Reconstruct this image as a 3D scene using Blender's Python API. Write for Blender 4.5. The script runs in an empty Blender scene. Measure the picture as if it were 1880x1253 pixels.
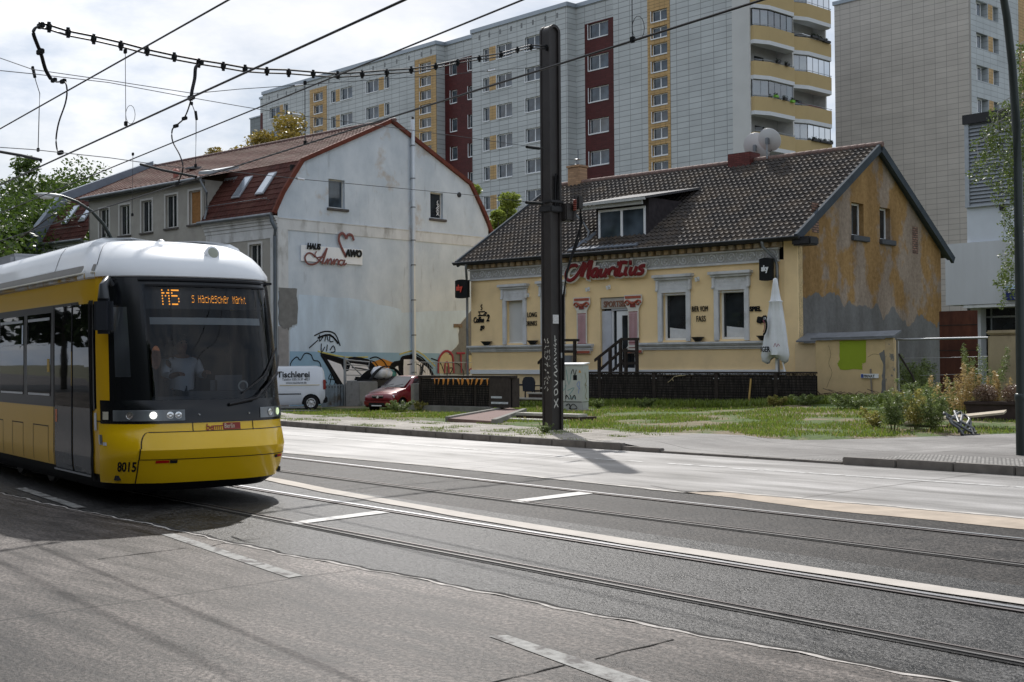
import bpy, bmesh, math, random
import numpy as np
from mathutils import Vector, Matrix
random.seed(7); RNG = np.random.default_rng(7)
R = math.radians
S = bpy.context.scene
COL = S.collection

# ------------------------------------------------------------------ camera
# World frame in metres: X runs along the street, Y across it (away from the viewer), Z up.
F = 2345.0; CX, CY = 940.0, 626.5; EYE = 1.8
PITCH = math.atan(34.5 / F); ROLL = R(0.42); AZ = R(47.2)
FW = Vector((-math.sin(AZ) * math.cos(PITCH), math.cos(AZ) * math.cos(PITCH), math.sin(PITCH)))
RT0 = Vector((math.cos(AZ), math.sin(AZ), 0)); UP0 = RT0.cross(FW)
RT = RT0 * math.cos(ROLL) - UP0 * math.sin(ROLL); UP = UP0 * math.cos(ROLL) + RT0 * math.sin(ROLL)
EYEP = Vector((0, 0, EYE))
cam = bpy.data.cameras.new('camera'); camo = bpy.data.objects.new('camera', cam); COL.objects.link(camo)
cam.sensor_width = 36; cam.lens = 36 * F / 1880; cam.clip_end = 3000; cam.clip_start = .05
camo.matrix_world = Matrix(((RT.x, UP.x, -FW.x, 0), (RT.y, UP.y, -FW.y, 0), (RT.z, UP.z, -FW.z, EYE), (0, 0, 0, 1)))
S.camera = camo

# survey helpers: sight line of a photograph point, met with the ground or with an upright plane that stands in the world
def ray(x, y): return FW + RT * ((x - CX) / F) - UP * ((y - CY) / F)
def G(x, y, z=0.0):
    d = ray(x, y); return EYEP + d * ((z - EYE) / d.z)
def DP(x, y, D): return EYEP + ray(x, y) * D
def WP(x, y, A, d):
    n = Vector((-d[1], d[0], 0)); r = ray(x, y); return EYEP + r * ((Vector(A) - EYEP).dot(n) / r.dot(n))

# ------------------------------------------------------------------ materials
def newmat(name):
    m = bpy.data.materials.new(name); m.use_nodes = True
    nt = m.node_tree; b = nt.nodes['Principled BSDF']; return m, nt, b
def N(nt, t, **k):
    n = nt.nodes.new(t)
    for a, v in k.items():
        if a.startswith('i_'): n.inputs[a[2:].replace('_', ' ')].default_value = v
        else: setattr(n, a, v)
    return n
def noise(nt, vec, scale, detail=4, rough=.6):
    n = N(nt, 'ShaderNodeTexNoise', i_Scale=scale, i_Detail=detail, i_Roughness=rough)
    nt.links.new(vec, n.inputs['Vector']); return n.outputs['Fac']
def ramp(nt, fac, stops):
    r = N(nt, 'ShaderNodeValToRGB'); e = r.color_ramp.elements
    while len(e) < len(stops): e.new(.5)
    for i, (p, c) in enumerate(stops):
        e[i].position = p; e[i].color = tuple(c) + (1,) if len(c) == 3 else c
    nt.links.new(fac, r.inputs[0]); return r.outputs[0]
def mix(nt, fac, a, b, mode='MIX'):
    m = N(nt, 'ShaderNodeMix', data_type='RGBA', blend_type=mode)
    for s, v in ((0, fac), (6, a), (7, b)):
        if isinstance(v, (int, float)): m.inputs[s].default_value = v
        elif isinstance(v, tuple): m.inputs[s].default_value = v + (1,) if len(v) == 3 else v
        else: nt.links.new(v, m.inputs[s])
    return m.outputs[2]
def math_(nt, op, a, b=0.0, c=None):
    m = N(nt, 'ShaderNodeMath', operation=op)
    for s, v in enumerate((a, b, c)):
        if v is None: continue
        if isinstance(v, (int, float)): m.inputs[s].default_value = v
        else: nt.links.new(v, m.inputs[s])
    return m.outputs[0]
def coords(nt, kind='Object'): return N(nt, 'ShaderNodeTexCoord').outputs[kind]
def scalev(nt, v, s):
    m = N(nt, 'ShaderNodeMapping'); m.inputs['Scale'].default_value = s; nt.links.new(v, m.inputs['Vector']); return m.outputs[0]
def bump(nt, b, h, strength=.3, dist=.02):
    n = N(nt, 'ShaderNodeBump'); n.inputs['Strength'].default_value = strength; n.inputs['Distance'].default_value = dist
    nt.links.new(h, n.inputs['Height']); nt.links.new(n.outputs[0], b.inputs['Normal'])
def M(name, c, r=.6, metal=0, var=.12, vs=2.0, bs=0, bstr=.2, bdist=.01, stain=None, sc=(.35, .7), ss=1.0, coat=0, stretch=(1, 1, 1)):
    m, nt, b = newmat(name)
    co = scalev(nt, coords(nt), stretch)
    f = noise(nt, co, vs, 5)
    d = tuple(max(0, x * (1 - var)) for x in c); l = tuple(min(1, x * (1 + var)) for x in c)
    col = ramp(nt, f, [(.3, d), (.7, l)])
    if stain:
        f2 = noise(nt, co, ss, 6, .65)
        fac = ramp(nt, f2, [(sc[0], (0, 0, 0)), (sc[1], (1, 1, 1))])
        col = mix(nt, fac, col, stain)
    nt.links.new(col, b.inputs['Base Color'])
    b.inputs['Roughness'].default_value = r; b.inputs['Metallic'].default_value = metal; b.inputs['Specular IOR Level'].default_value = .2 if r > .65 else .45
    if coat: b.inputs['Coat Weight'].default_value = coat; b.inputs['Coat Roughness'].default_value = .05
    if bs: bump(nt, b, noise(nt, co, bs, 4), bstr, bdist)
    return m
def glassmat(name, tint=(.35, .4, .42), refl=.12, rough=.02):
    m, nt, b = newmat(name); nt.nodes.remove(b)
    t = N(nt, 'ShaderNodeBsdfTransparent'); t.inputs[0].default_value = tint + (1,)
    g = N(nt, 'ShaderNodeBsdfGlossy'); g.inputs['Roughness'].default_value = rough
    fr = N(nt, 'ShaderNodeFresnel'); fr.inputs[0].default_value = 1.5
    a = math_(nt, 'ADD', fr.outputs[0], refl - .04)
    mx = N(nt, 'ShaderNodeMixShader'); nt.links.new(a, mx.inputs[0]); nt.links.new(t.outputs[0], mx.inputs[1]); nt.links.new(g.outputs[0], mx.inputs[2])
    nt.links.new(mx.outputs[0], nt.nodes['Material Output'].inputs[0]); return m
def darkglass(name, c=(.02, .025, .03), r=.04, wav=.0):
    m, nt, b = newmat(name); co = coords(nt)
    b.inputs['Roughness'].default_value = r; b.inputs['Specular IOR Level'].default_value = .7
    col = ramp(nt, noise(nt, co, .9, 2), [(.35, tuple(x * .5 for x in c)), (.7, tuple(x * 1.8 for x in c))])
    nt.links.new(col, b.inputs['Base Color'])
    if wav: bump(nt, b, noise(nt, co, 1.3, 2), wav, .05)
    return m
def clad(name, c, axis='xz', bw=1.2, bh=.45, mort=.018, var=.05, mc=.6, rough=.55, off=0.0, sag=0.0, mcol=None):
    """panel cladding: joints in a regular grid on an upright wall"""
    m, nt, b = newmat(name); co = coords(nt)
    sp = N(nt, 'ShaderNodeSeparateXYZ'); nt.links.new(co, sp.inputs[0])
    cb = N(nt, 'ShaderNodeCombineXYZ')
    nt.links.new(sp.outputs[0 if axis[0] == 'x' else 1], cb.inputs[0]); nt.links.new(sp.outputs[2], cb.inputs[1])
    br = N(nt, 'ShaderNodeTexBrick', offset=off); br.inputs['Scale'].default_value = 1
    br.inputs['Brick Width'].default_value = bw; br.inputs['Row Height'].default_value = bh
    br.inputs['Mortar Size'].default_value = mort; br.inputs['Mortar Smooth'].default_value = .3
    br.inputs['Color1'].default_value = tuple(x * (1 - var) for x in c) + (1,); br.inputs['Color2'].default_value = tuple(x * (1 + var) for x in c) + (1,)
    br.inputs['Mortar'].default_value = (mcol or tuple(x * mc for x in c)) + (1,)
    nt.links.new(cb.outputs[0], br.inputs['Vector'])
    f = noise(nt, scalev(nt, co, (.25, .25, .6)), 1.0, 5)
    col = mix(nt, 1.0, br.outputs['Color'], ramp(nt, f, [(.3, (.86, .86, .86)), (.7, (1.06, 1.06, 1.06))]), 'MULTIPLY')
    nt.links.new(col, b.inputs['Base Color']); b.inputs['Roughness'].default_value = rough; b.inputs['Specular IOR Level'].default_value = .25
    # each panel bellies out a little
    z = math_(nt, 'FRACT', math_(nt, 'DIVIDE', sp.outputs[2], bh))
    h = math_(nt, 'SUBTRACT', math_(nt, 'MULTIPLY', z, sag), br.outputs['Fac'])
    bump(nt, b, h, .5, .02)
    return m
def emis(name, c, s):
    m, nt, b = newmat(name); b.inputs['Base Color'].default_value = c + (1,); b.inputs['Emission Color'].default_value = c + (1,); b.inputs['Emission Strength'].default_value = s; return m

# ------------------------------------------------------------------ mesh helpers
class MB:
    def __init__(s): s.v = []; s.f = []; s.m = []; s.mi = 0
    def add(s, vs, fs):
        o = len(s.v); s.v += [tuple(p) for p in vs]; s.f += [tuple(i + o for i in f) for f in fs]; s.m += [s.mi] * len(fs); return s
    def box(s, x0, x1, y0, y1, z0, z1):
        return s.add([(x0, y0, z0), (x1, y0, z0), (x1, y1, z0), (x0, y1, z0), (x0, y0, z1), (x1, y0, z1), (x1, y1, z1), (x0, y1, z1)],
                     [(0, 3, 2, 1), (4, 5, 6, 7), (0, 1, 5, 4), (1, 2, 6, 5), (2, 3, 7, 6), (3, 0, 4, 7)])
    def bbox(s, x0, x1, y0, y1, z0, z1, b=.02):
        """box with all edges chamfered"""
        bm = bmesh.new(); bmesh.ops.create_cube(bm, size=1)
        for v in bm.verts: v.co = Vector(((x0 + x1) / 2 + v.co.x * (x1 - x0), (y0 + y1) / 2 + v.co.y * (y1 - y0), (z0 + z1) / 2 + v.co.z * (z1 - z0)))
        bmesh.ops.bevel(bm, geom=bm.edges[:], offset=b, segments=2, affect='EDGES'); return s.bm(bm)
    def bm(s, bm, mat=None):
        bm.verts.ensure_lookup_table(); bm.verts.index_update()
        s.add([(mat @ v.co) if mat else v.co for v in bm.verts], [[v.index for v in f.verts] for f in bm.faces]); bm.free(); return s
    def quad(s, a, b, c, d): return s.add([a, b, c, d], [(0, 1, 2, 3)])
    def poly(s, pts): return s.add(pts, [tuple(range(len(pts)))])
    def prism(s, pts, d):
        """flat outline pts pushed along vector d"""
        n = len(pts); d = Vector(d); P = [Vector(p) for p in pts]
        return s.add(P + [p + d for p in P], [tuple(range(n))[::-1], tuple(range(n, 2 * n))] + [(i, (i + 1) % n, n + (i + 1) % n, n + i) for i in range(n)])
    def tube(s, pts, r, seg=6, flat=None, caps=True):
        P = [Vector(p) for p in pts]; n = len(P); rings = []
        rr = r if isinstance(r, (list, tuple)) else [r] * n
        ref = Vector((0, 0, 1)); 
        for i in range(n):
            t = (P[min(i + 1, n - 1)] - P[max(i - 1, 0)])
            if t.length < 1e-9: t = Vector((0, 0, 1))
            t.normalize(); u = ref.cross(t)
            if u.length < .05: u = Vector((1, 0, 0)).cross(t)
            u.normalize(); w = t.cross(u)
            ring = []
            for k in range(seg):
                a = 2 * math.pi * k / seg; o = (u * math.cos(a) + w * math.sin(a)) * rr[i]
                if flat is not None: o -= flat * o.dot(flat) * .75
                ring.append(P[i] + o)
            rings.append(ring)
        vs = [p for g in rings for p in g]
        fs = [(i * seg + k, i * seg + (k + 1) % seg, (i + 1) * seg + (k + 1) % seg, (i + 1) * seg + k) for i in range(n - 1) for k in range(seg)]
        if caps: fs += [tuple(range(seg))[::-1], tuple(range((n - 1) * seg, n * seg))]
        return s.add(vs, fs)
    def lathe(s, prof, c=(0, 0, 0), seg=16, axis='z'):
        vs = []; n = len(prof)
        for r_, h in prof:
            for k in range(seg):
                a = 2 * math.pi * k / seg; x, y = r_ * math.cos(a), r_ * math.sin(a)
                p = {'z': (x, y, h), 'x': (h, x, y), 'y': (y, h, x)}[axis]; vs.append((c[0] + p[0], c[1] + p[1], c[2] + p[2]))
        fs = [(i * seg + k, i * seg + (k + 1) % seg, (i + 1) * seg + (k + 1) % seg, (i + 1) * seg + k) for i in range(n - 1) for k in range(seg)]
        fs += [tuple(range(seg))[::-1], tuple(range((n - 1) * seg, n * seg))]
        return s.add(vs, fs)
    def sphere(s, c, r, sc=(1, 1, 1), sub=2, jit=0):
        bm = bmesh.new(); bmesh.ops.create_icosphere(bm, subdivisions=sub, radius=r)
        for v in bm.verts:
            k = 1 + random.uniform(-jit, jit); v.co = Vector((c[0] + v.co.x * sc[0] * k, c[1] + v.co.y * sc[1] * k, c[2] + v.co.z * sc[2] * k))
        return s.bm(bm)
    def xf(s, mat):
        s.v = [tuple(mat @ Vector(p)) for p in s.v]; return s
    def build(s, name, mats, parent=None, smooth=0, kind=None, loc=None, fix=True):
        me = bpy.data.meshes.new(name); me.from_pydata(s.v, [], s.f)
        for m in (mats if isinstance(mats, (list, tuple)) else [mats]): me.materials.append(m)
        if any(s.m): me.polygons.foreach_set('material_index', s.m)
        me.update()
        if fix:
            bm = bmesh.new(); bm.from_mesh(me); bmesh.ops.recalc_face_normals(bm, faces=bm.faces); bm.to_mesh(me); bm.free()
        if smooth:
            me.polygons.foreach_set('use_smooth', [True] * len(me.polygons)); me.set_sharp_from_angle(angle=R(smooth))
        o = bpy.data.objects.new(name, me); COL.objects.link(o)
        if parent: o.parent = parent
        if loc: o.location = loc
        if kind: o['kind'] = kind
        return o
def tag(o, label, cat, group=None):
    o['label'] = label; o['category'] = cat
    if group: o['group'] = group
    return o
def thing(name, label, cat, loc=(0, 0, 0), rz=0, group=None):
    o = bpy.data.objects.new(name, None); o.empty_display_size = .3; COL.objects.link(o); o.location = loc; o.rotation_euler = (0, 0, R(rz)); return tag(o, label, cat, group)
def dup(o, parent=None, loc=None, rz=None):
    c = o.copy(); COL.objects.link(c)
    if parent is not None: c.parent = parent
    if loc is not None: c.location = loc
    if rz is not None: c.rotation_euler = (0, 0, rz)
    for ch in o.children: dup(ch, c)
    return c
def wall(mb, axis, a0, a1, z0, z1, fixed, holes=(), depth=.2, inward=1):
    """upright wall in the plane axis 'x' (runs along x at y=fixed) or 'y' (runs along y at x=fixed), with rectangular openings and their reveals"""
    us = sorted({a0, a1} | {min(max(h[i], a0), a1) for h in holes for i in (0, 1)}); zs = sorted({z0, z1} | {min(max(h[i], z0), z1) for h in holes for i in (2, 3)})
    def P(u, z, d=0):
        return (u, fixed + d * inward, z) if axis == 'x' else (fixed + d * inward, u, z)
    for i in range(len(us) - 1):
        for j in range(len(zs) - 1):
            cu, cz = (us[i] + us[i + 1]) / 2, (zs[j] + zs[j + 1]) / 2
            if any(h[0] < cu < h[1] and h[2] < cz < h[3] for h in holes): continue
            mb.quad(P(us[i], zs[j]), P(us[i + 1], zs[j]), P(us[i + 1], zs[j + 1]), P(us[i], zs[j + 1]))
    for h in holes:
        for (u, z, u2, z2) in ((h[0], h[2], h[1], h[2]), (h[1], h[2], h[1], h[3]), (h[1], h[3], h[0], h[3]), (h[0], h[3], h[0], h[2])):
            mb.quad(P(u, z), P(u2, z2), P(u2, z2, depth), P(u, z, depth))
def clip(mb, planes):
    """cut away what lies on the outer side of each (point, normal)"""
    bm = bmesh.new(); vs = [bm.verts.new(p) for p in mb.v]
    for f, mi in zip(mb.f, mb.m):
        try: bm.faces.new([vs[i] for i in f]).material_index = mi
        except ValueError: pass
    for co, no in planes: bmesh.ops.bisect_plane(bm, geom=bm.verts[:] + bm.edges[:] + bm.faces[:], plane_co=co, plane_no=no, clear_outer=True)
    bm.verts.index_update(); mb.v = [tuple(v.co) for v in bm.verts]; mb.f = [tuple(v.index for v in f.verts) for f in bm.faces]; mb.m = [f.material_index for f in bm.faces]; bm.free(); return mb
FRONT = Matrix.Rotation(R(90), 4, 'X')                                # drawings on a wall that looks to -y
SIDE = Matrix.Rotation(R(90), 4, 'Z') @ Matrix.Rotation(R(90), 4, 'X')   # drawings on a wall that looks to +x
def textmb(s, size, ext=.01, shear=0.0, bold=0.0, sx=1.0, align='LEFT', space=1.0):
    c = bpy.data.curves.new('t', 'FONT'); c.body = s; c.size = size; c.extrude = ext; c.shear = shear; c.offset = bold; c.align_x = align; c.resolution_u = 3; c.space_character = space
    o = bpy.data.objects.new('t', c); COL.objects.link(o); bpy.context.view_layer.update()
    me = bpy.data.meshes.new_from_object(o, depsgraph=bpy.context.evaluated_depsgraph_get()); mb = MB()
    mb.add([(v.co.x * sx, v.co.y, v.co.z) for v in me.vertices], [tuple(p.vertices) for p in me.polygons])
    bpy.data.objects.remove(o); bpy.data.curves.remove(c); bpy.data.meshes.remove(me); return mb
def strokes(lines, w, depth_dir=Vector((0, 0, 1)), z=0.0):
    """brush strokes: each polyline in the drawing plane becomes a flattened rod"""
    mb = MB()
    for i, l in enumerate(lines):
        ww = w
        if isinstance(l[0], (int, float)): ww, l = l[0], l[1]
        pts = [Vector((p[0], p[1], z + .0004 * i)) for p in l]
        sm = []
        for k in range(len(pts) - 1):
            p0, p1, p2, p3 = pts[max(k - 1, 0)], pts[k], pts[k + 1], pts[min(k + 2, len(pts) - 1)]
            for t in (0, .33, .67):
                sm.append(.5 * ((2 * p1) + (-p0 + p2) * t + (2 * p0 - 5 * p1 + 4 * p2 - p3) * t * t + (-p0 + 3 * p1 - 3 * p2 + p3) * t ** 3))
        sm.append(pts[-1])
        mb.tube(sm, ww / 2, 6, flat=depth_dir)
    return mb
def leafcloud(n, centers, radii, size, up=.3, hang=0.0, jit=.35, asp=.5):
    """n leaf faces scattered through clumps"""
    centers = np.array(centers); radii = np.array(radii); k = RNG.integers(0, len(centers), n)
    d = RNG.normal(size=(n, 3)); d /= np.linalg.norm(d, axis=1)[:, None]; rr = RNG.random(n) ** .45
    c = centers[k] + d * rr[:, None] * radii[k]
    a = RNG.normal(size=(n, 3)); a[:, 2] *= .6; a /= np.linalg.norm(a, axis=1)[:, None]
    b = np.cross(a, RNG.normal(size=(n, 3))); b /= np.linalg.norm(b, axis=1)[:, None]
    s = size * (1 + RNG.uniform(-jit, jit, n))[:, None]
    v = np.stack([c - a * s, c + b * s * asp, c + a * s, c - b * s * asp], 1).reshape(-1, 3)
    f = np.arange(4 * n).reshape(n, 4); return v, f
def npmesh(name, v, f, mat, parent=None, kind=None, mi=None):
    me = bpy.data.meshes.new(name); n = len(f); k = f.shape[1]
    me.vertices.add(len(v)); me.vertices.foreach_set('co', v.astype(np.float32).ravel())
    me.loops.add(n * k); me.loops.foreach_set('vertex_index', f.astype(np.int32).ravel())
    me.polygons.add(n); me.polygons.foreach_set('loop_start', np.arange(n, dtype=np.int32) * k); me.polygons.foreach_set('loop_total', np.full(n, k, dtype=np.int32))
    for m in (mat if isinstance(mat, list) else [mat]): me.materials.append(m)
    if mi is not None: me.polygons.foreach_set('material_index', mi.astype(np.int32))
    me.update(calc_edges=True); o = bpy.data.objects.new(name, me); COL.objects.link(o)
    if parent: o.parent = parent
    if kind: o['kind'] = kind
    return o
def leafmat(name, c, c2, trans=.35):
    m, nt, b = newmat(name); co = coords(nt)
    f = noise(nt, co, 1.3, 3); g = noise(nt, co, 14, 1)
    col = mix(nt, ramp(nt, g, [(.35, (0, 0, 0)), (.65, (1, 1, 1))]), ramp(nt, f, [(.35, c), (.68, c2)]), tuple(min(1, x * 1.5) for x in c2))
    nt.links.new(col, b.inputs['Base Color']); b.inputs['Roughness'].default_value = .45
    tr = N(nt, 'ShaderNodeBsdfTranslucent'); nt.links.new(col, tr.inputs[0])
    mx = N(nt, 'ShaderNodeMixShader'); mx.inputs[0].default_value = trans
    nt.links.new(b.outputs[0], mx.inputs[1]); nt.links.new(tr.outputs[0], mx.inputs[2]); nt.links.new(mx.outputs[0], nt.nodes['Material Output'].inputs[0]); return m

# ------------------------------------------------------------------ light, sky, air
SUN = Vector((-.786 * .725, .618 * .725, .688)).normalized()
sl = bpy.data.lights.new('sun', 'SUN'); sl.energy = 3.3; sl.angle = R(.6); sl.color = (1, .965, .92)
so = bpy.data.objects.new('sun', sl); COL.objects.link(so); so.rotation_euler = SUN.to_track_quat('Z', 'Y').to_euler()
w = bpy.data.worlds.new('World'); S.world = w; w.use_nodes = True; nt = w.node_tree
bg = nt.nodes['Background']
sky = N(nt, 'ShaderNodeTexSky', sky_type='NISHITA', sun_disc=False); sky.sun_elevation = math.asin(SUN.z); sky.sun_rotation = math.atan2(SUN.x, SUN.y)
sky.air_density = 1.1; sky.dust_density = 2.5; sky.ozone_density = 1.5
tc = N(nt, 'ShaderNodeTexCoord'); v = tc.outputs['Generated']
v2 = scalev(nt, v, (1, 1, 2.6))
n1 = N(nt, 'ShaderNodeTexNoise', i_Scale=2.3, i_Detail=9, i_Roughness=.58, i_Distortion=.5); nt.links.new(v2, n1.inputs['Vector'])
cl = ramp(nt, n1.outputs['Fac'], [(.36, (.45, .45, .45)), (.58, (1, 1, 1))])
n2 = N(nt, 'ShaderNodeTexNoise', i_Scale=5.5, i_Detail=7, i_Roughness=.6); nt.links.new(v2, n2.inputs['Vector'])
cc = ramp(nt, n2.outputs['Fac'], [(.36, (5.8, 7.0, 8.8)), (.60, (11.3, 11.6, 12.2))])
nt.links.new(mix(nt, cl, sky.outputs[0], cc), bg.inputs[0]); bg.inputs[1].default_value = .072
S.view_settings.view_transform = 'Standard'; S.view_settings.look = 'None'; S.view_settings.exposure = 0.33; S.view_settings.gamma = 1

# ------------------------------------------------------------------ ground
def yn(x):                                                        # centre line of the near track
    d = -x - 4
    return 8.07 + (.06 * d + .0008 * d * d if d > 0 else .05 * d)
def yf(x):                                                        # centre line of the far track
    d = -x - 5
    return 11.43 + (.04 * d + .0015 * d * d if 0 < d < 45 else (.03 * d if d <= 0 else .04 * d + .0015 * 45 * 45 + (d - 45) * .135))
def yk(x):                                                        # kerb line at the far side
    d = -x - 15
    return 18.62 + (0 if d < 0 else (.0035 * d * d if d < 28 else .0035 * 784 + .196 * (d - 28)))
def hp(x):                                                        # height of the pavement (dropped kerb in front of the drive)
    def sm(a, b, t): t = min(1, max(0, (t - a) / (b - a))); return t * t * (3 - 2 * t)
    return .13 - .10 * (sm(-17.2, -15.9, x) - sm(-12.2, -11.3, x))
CTRL = [(-21, 23, .13), (-30, 23.3, .12), (-40, 25, .0), (-14, 27, .05), (-5, 25, .1), (-12, 35, .12), (-9, 30, .08), (-43, 29, -.2), (-38, 29, -.08), (-35, 33, 0), (-33, 36, .12), (-30, 38, .16),
        (-24, 37.5, .3), (-22, 36.5, .42), (-21.5, 38, .45), (-18, 38, .3), (-17, 33, .15), (-27, 33, .12), (-34, 28, .04), (-48, 31, -.2), (-45, 45, 0), (-25, 55, .1), (0, 60, .1), (-70, 60, 0), (-60, 30, -.1), (-25, 27, .08)]
def gh(x, y):
    s = t = 0
    for a, b, c in CTRL:
        q = 1 / (((x - a) ** 2 + (y - b) ** 2) ** 1.4 + .3); s += q; t += q * c
    return t / s
def strip(fn0, fn1, z, xs, name, mat, kind='structure', zf=None):
    mb = MB(); vs = []; n = len(xs)
    for x in xs:
        zz = z if zf is None else z + zf(x); vs += [(x, fn0(x), zz), (x, fn1(x), zz)]
    mb.add(vs, [(2 * i, 2 * i + 1, 2 * i + 3, 2 * i + 2) for i in range(n - 1)][::1])
    return mb.build(name, mat, kind=kind)
XS = [-260, -200, -150, -120, -100, -85, -72] + [-60 + .6 * i for i in range(112)] + [10, 16, 26, 40]

def ground_mat(name, dark, light, scale, rough, joints=None, bands=None, speck=.5, bstr=.4, bands_amt=.5, fine=60, brush=None, spec=.3):
    m, nt, b = newmat(name); co = coords(nt)
    st = scalev(nt, co, brush or (1, 1, 1))
    f = noise(nt, st, scale, 8, .68); col = ramp(nt, f, [(.37, dark), (.63, light)])
    big = noise(nt, scalev(nt, co, (.35, 1, 1)), .35, 4); col = mix(nt, 1, col, ramp(nt, big, [(.38, (.72, .71, .70)), (.62, (1.2, 1.2, 1.2))]), 'MULTIPLY')
    g = noise(nt, co, fine, 3, .8); col = mix(nt, 1, col, ramp(nt, g, [(.40, (1 - speck,) * 3), (.5, (1, 1, 1)), (.60, (1 + speck * 1.5,) * 3)]), 'MULTIPLY')
    sp = N(nt, 'ShaderNodeSeparateXYZ'); nt.links.new(co, sp.inputs[0])
    if bands:                                                     # darker and lighter bands running along the lane
        wob = math_(nt, 'MULTIPLY', math_(nt, 'SUBTRACT', noise(nt, scalev(nt, co, (.2, .6, 1)), 1.2, 4), .5), .8)
        yy = math_(nt, 'ADD', math_(nt, 'ADD', sp.outputs[1], math_(nt, 'MULTIPLY', sp.outputs[0], .05)), wob)
        lo, hi, stops = bands
        t = math_(nt, 'DIVIDE', math_(nt, 'SUBTRACT', yy, lo), hi - lo)
        col = mix(nt, 1, col, ramp(nt, t, [(p, (v_, v_ * .99, v_ * .98)) for p, v_ in stops]), 'MULTIPLY')
    h = math_(nt, 'ADD', g, math_(nt, 'MULTIPLY', f, .6))
    if joints:
        br = N(nt, 'ShaderNodeTexBrick', offset=0); br.inputs['Scale'].default_value = 1; br.inputs['Brick Width'].default_value = joints[0]; br.inputs['Row Height'].default_value = joints[1]
        br.inputs['Mortar Size'].default_value = .022; br.inputs['Color1'].default_value = (1, 1, 1, 1); br.inputs['Color2'].default_value = (.93, .93, .93, 1); br.inputs['Mortar'].default_value = (.35, .33, .32, 1)
        mp = N(nt, 'ShaderNodeMapping'); mp.inputs['Location'].default_value = joints[2]; mp.inputs['Rotation'].default_value = (0, 0, R(joints[3])); nt.links.new(co, mp.inputs[0])
        wv = N(nt, 'ShaderNodeVectorMath', operation='ADD'); nz = N(nt, 'ShaderNodeTexNoise', i_Scale=1.5, i_Detail=5); nt.links.new(co, nz.inputs['Vector'])
        sc = N(nt, 'ShaderNodeVectorMath', operation='SCALE'); sc.inputs['Scale'].default_value = .06; nt.links.new(nz.outputs['Color'], sc.inputs[0])
        nt.links.new(mp.outputs[0], wv.inputs[0]); nt.links.new(sc.outputs[0], wv.inputs[1]); nt.links.new(wv.outputs[0], br.inputs['Vector'])
        col = mix(nt, 1, col, br.outputs['Color'], 'MULTIPLY'); h = math_(nt, 'SUBTRACT', h, math_(nt, 'MULTIPLY', br.outputs['Fac'], 1.0))
    nt.links.new(col, b.inputs['Base Color'])
    b.inputs['Specular IOR Level'].default_value = spec
    nt.links.new(ramp(nt, f, [(.3, (rough - .08,) * 3), (.7, (min(1, rough + .1),) * 3)]), b.inputs['Roughness'])
    bump(nt, b, h, bstr, .012); return m
conc_near = ground_mat('worn_concrete', (.030, .0245, .021), (.135, .118, .107), 1.6, .5, joints=(7.5, 6.05, (1.5, -.6, 0), 0), speck=.6, brush=(.5, 2.6, 1), spec=.14,
                       bands=(-6, 7, [(0, .75), (.48, .8), (.60, .5), (.66, .48), (.73, .95), (.79, 1.1), (.84, .75), (.88, .85), (.93, 1.3), (1, 1.25)]), bstr=.6, fine=26)
conc_far = ground_mat('pale_concrete', (.215, .203, .19), (.36, .345, .33), 1.2, .42, joints=(7.5, 4.6, (2, .2, 0), 0), speck=.14, bstr=.15, fine=50, brush=(.25, 1.5, 1))
asph = ground_mat('track_asphalt', (.012, .012, .012), (.042, .041, .040), 3, .42, speck=.9, bstr=1.0, fine=24, spec=.17)
asph2 = ground_mat('far_track_asphalt', (.017, .015, .014), (.046, .041, .037), 3, .5, speck=.85, bstr=.9, fine=24, spec=.1)
pave = ground_mat('paving_slabs', (.20, .18, .155), (.38, .35, .31), 2.5, .8, joints=(.75, .45, (0, 0, 0), 3), speck=.25, bstr=.5)
pave_r = ground_mat('grey_pavement', (.14, .132, .123), (.24, .228, .215), 1.4, .7, joints=(4.2, 2.6, (.8, .5, 0), 14), speck=.22, bstr=.3)
MB().add([(-1500, -1500, -.42), (1500, -1500, -.42), (1500, 1500, -.42), (-1500, 1500, -.42)], [(0, 1, 2, 3)]).build('ground', M('far_soil', (.12, .12, .08), .9, vs=.05), kind='structure')
strip(lambda x: -14, lambda x: 6.55 + .035 * max(0, -x - 10) + .05 * math.sin(x * 1.3) * .5, 0, XS, 'road', conc_near)
strip(lambda x: 6.4 + .035 * max(0, -x - 10), lambda x: (yn(x) + yf(x)) / 2, -.004, XS, 'tram_bed', asph)
strip(lambda x: (yn(x) + yf(x)) / 2, lambda x: yf(x) + 2.3, -.004, XS, 'tram_bed', asph2)
def edge_far(x):
    b = yf(x) + 1.62 - .02 * max(0, x + 14)
    return min(b, 13.75) if x < -11 else 13.75
strip(edge_far, lambda x: yk(x) + .02, .002, XS, 'road', conc_far)
# the rough edge of the asphalt: a crumbled pale lip of old sealant
def lip(fn, w0, w1, z, name, mat, xs):
    mb = MB(); vs = []
    for x in xs:
        a = fn(x) + .02 * math.sin(x * 5.1) + .015 * math.sin(x * 13.7 + 1); ww = w0 + (w1 - w0) * random.random(); vs += [(x, a - ww / 2, z), (x, a + ww / 2, z)]
    mb.add(vs, [(2 * i, 2 * i + 1, 2 * i + 3, 2 * i + 2) for i in range(len(xs) - 1)]); return mb.build(name, mat, kind='structure')
FX = [-30 + .12 * i for i in range(300)]
lip(lambda x: 6.56 + .035 * max(0, -x - 10) + .05 * math.sin(x * 1.3) * .5, .015, .05, .004, 'road_joint', M('old_sealant', (.42, .39, .36), .8, var=.5, vs=9), FX)
lip(lambda x: 6.6 + .035 * max(0, -x - 10) + .05 * math.sin(x * 1.3) * .5, .02, .07, .0035, 'road_joint', M('open_joint', (.03, .028, .026), .9), FX)
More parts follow.
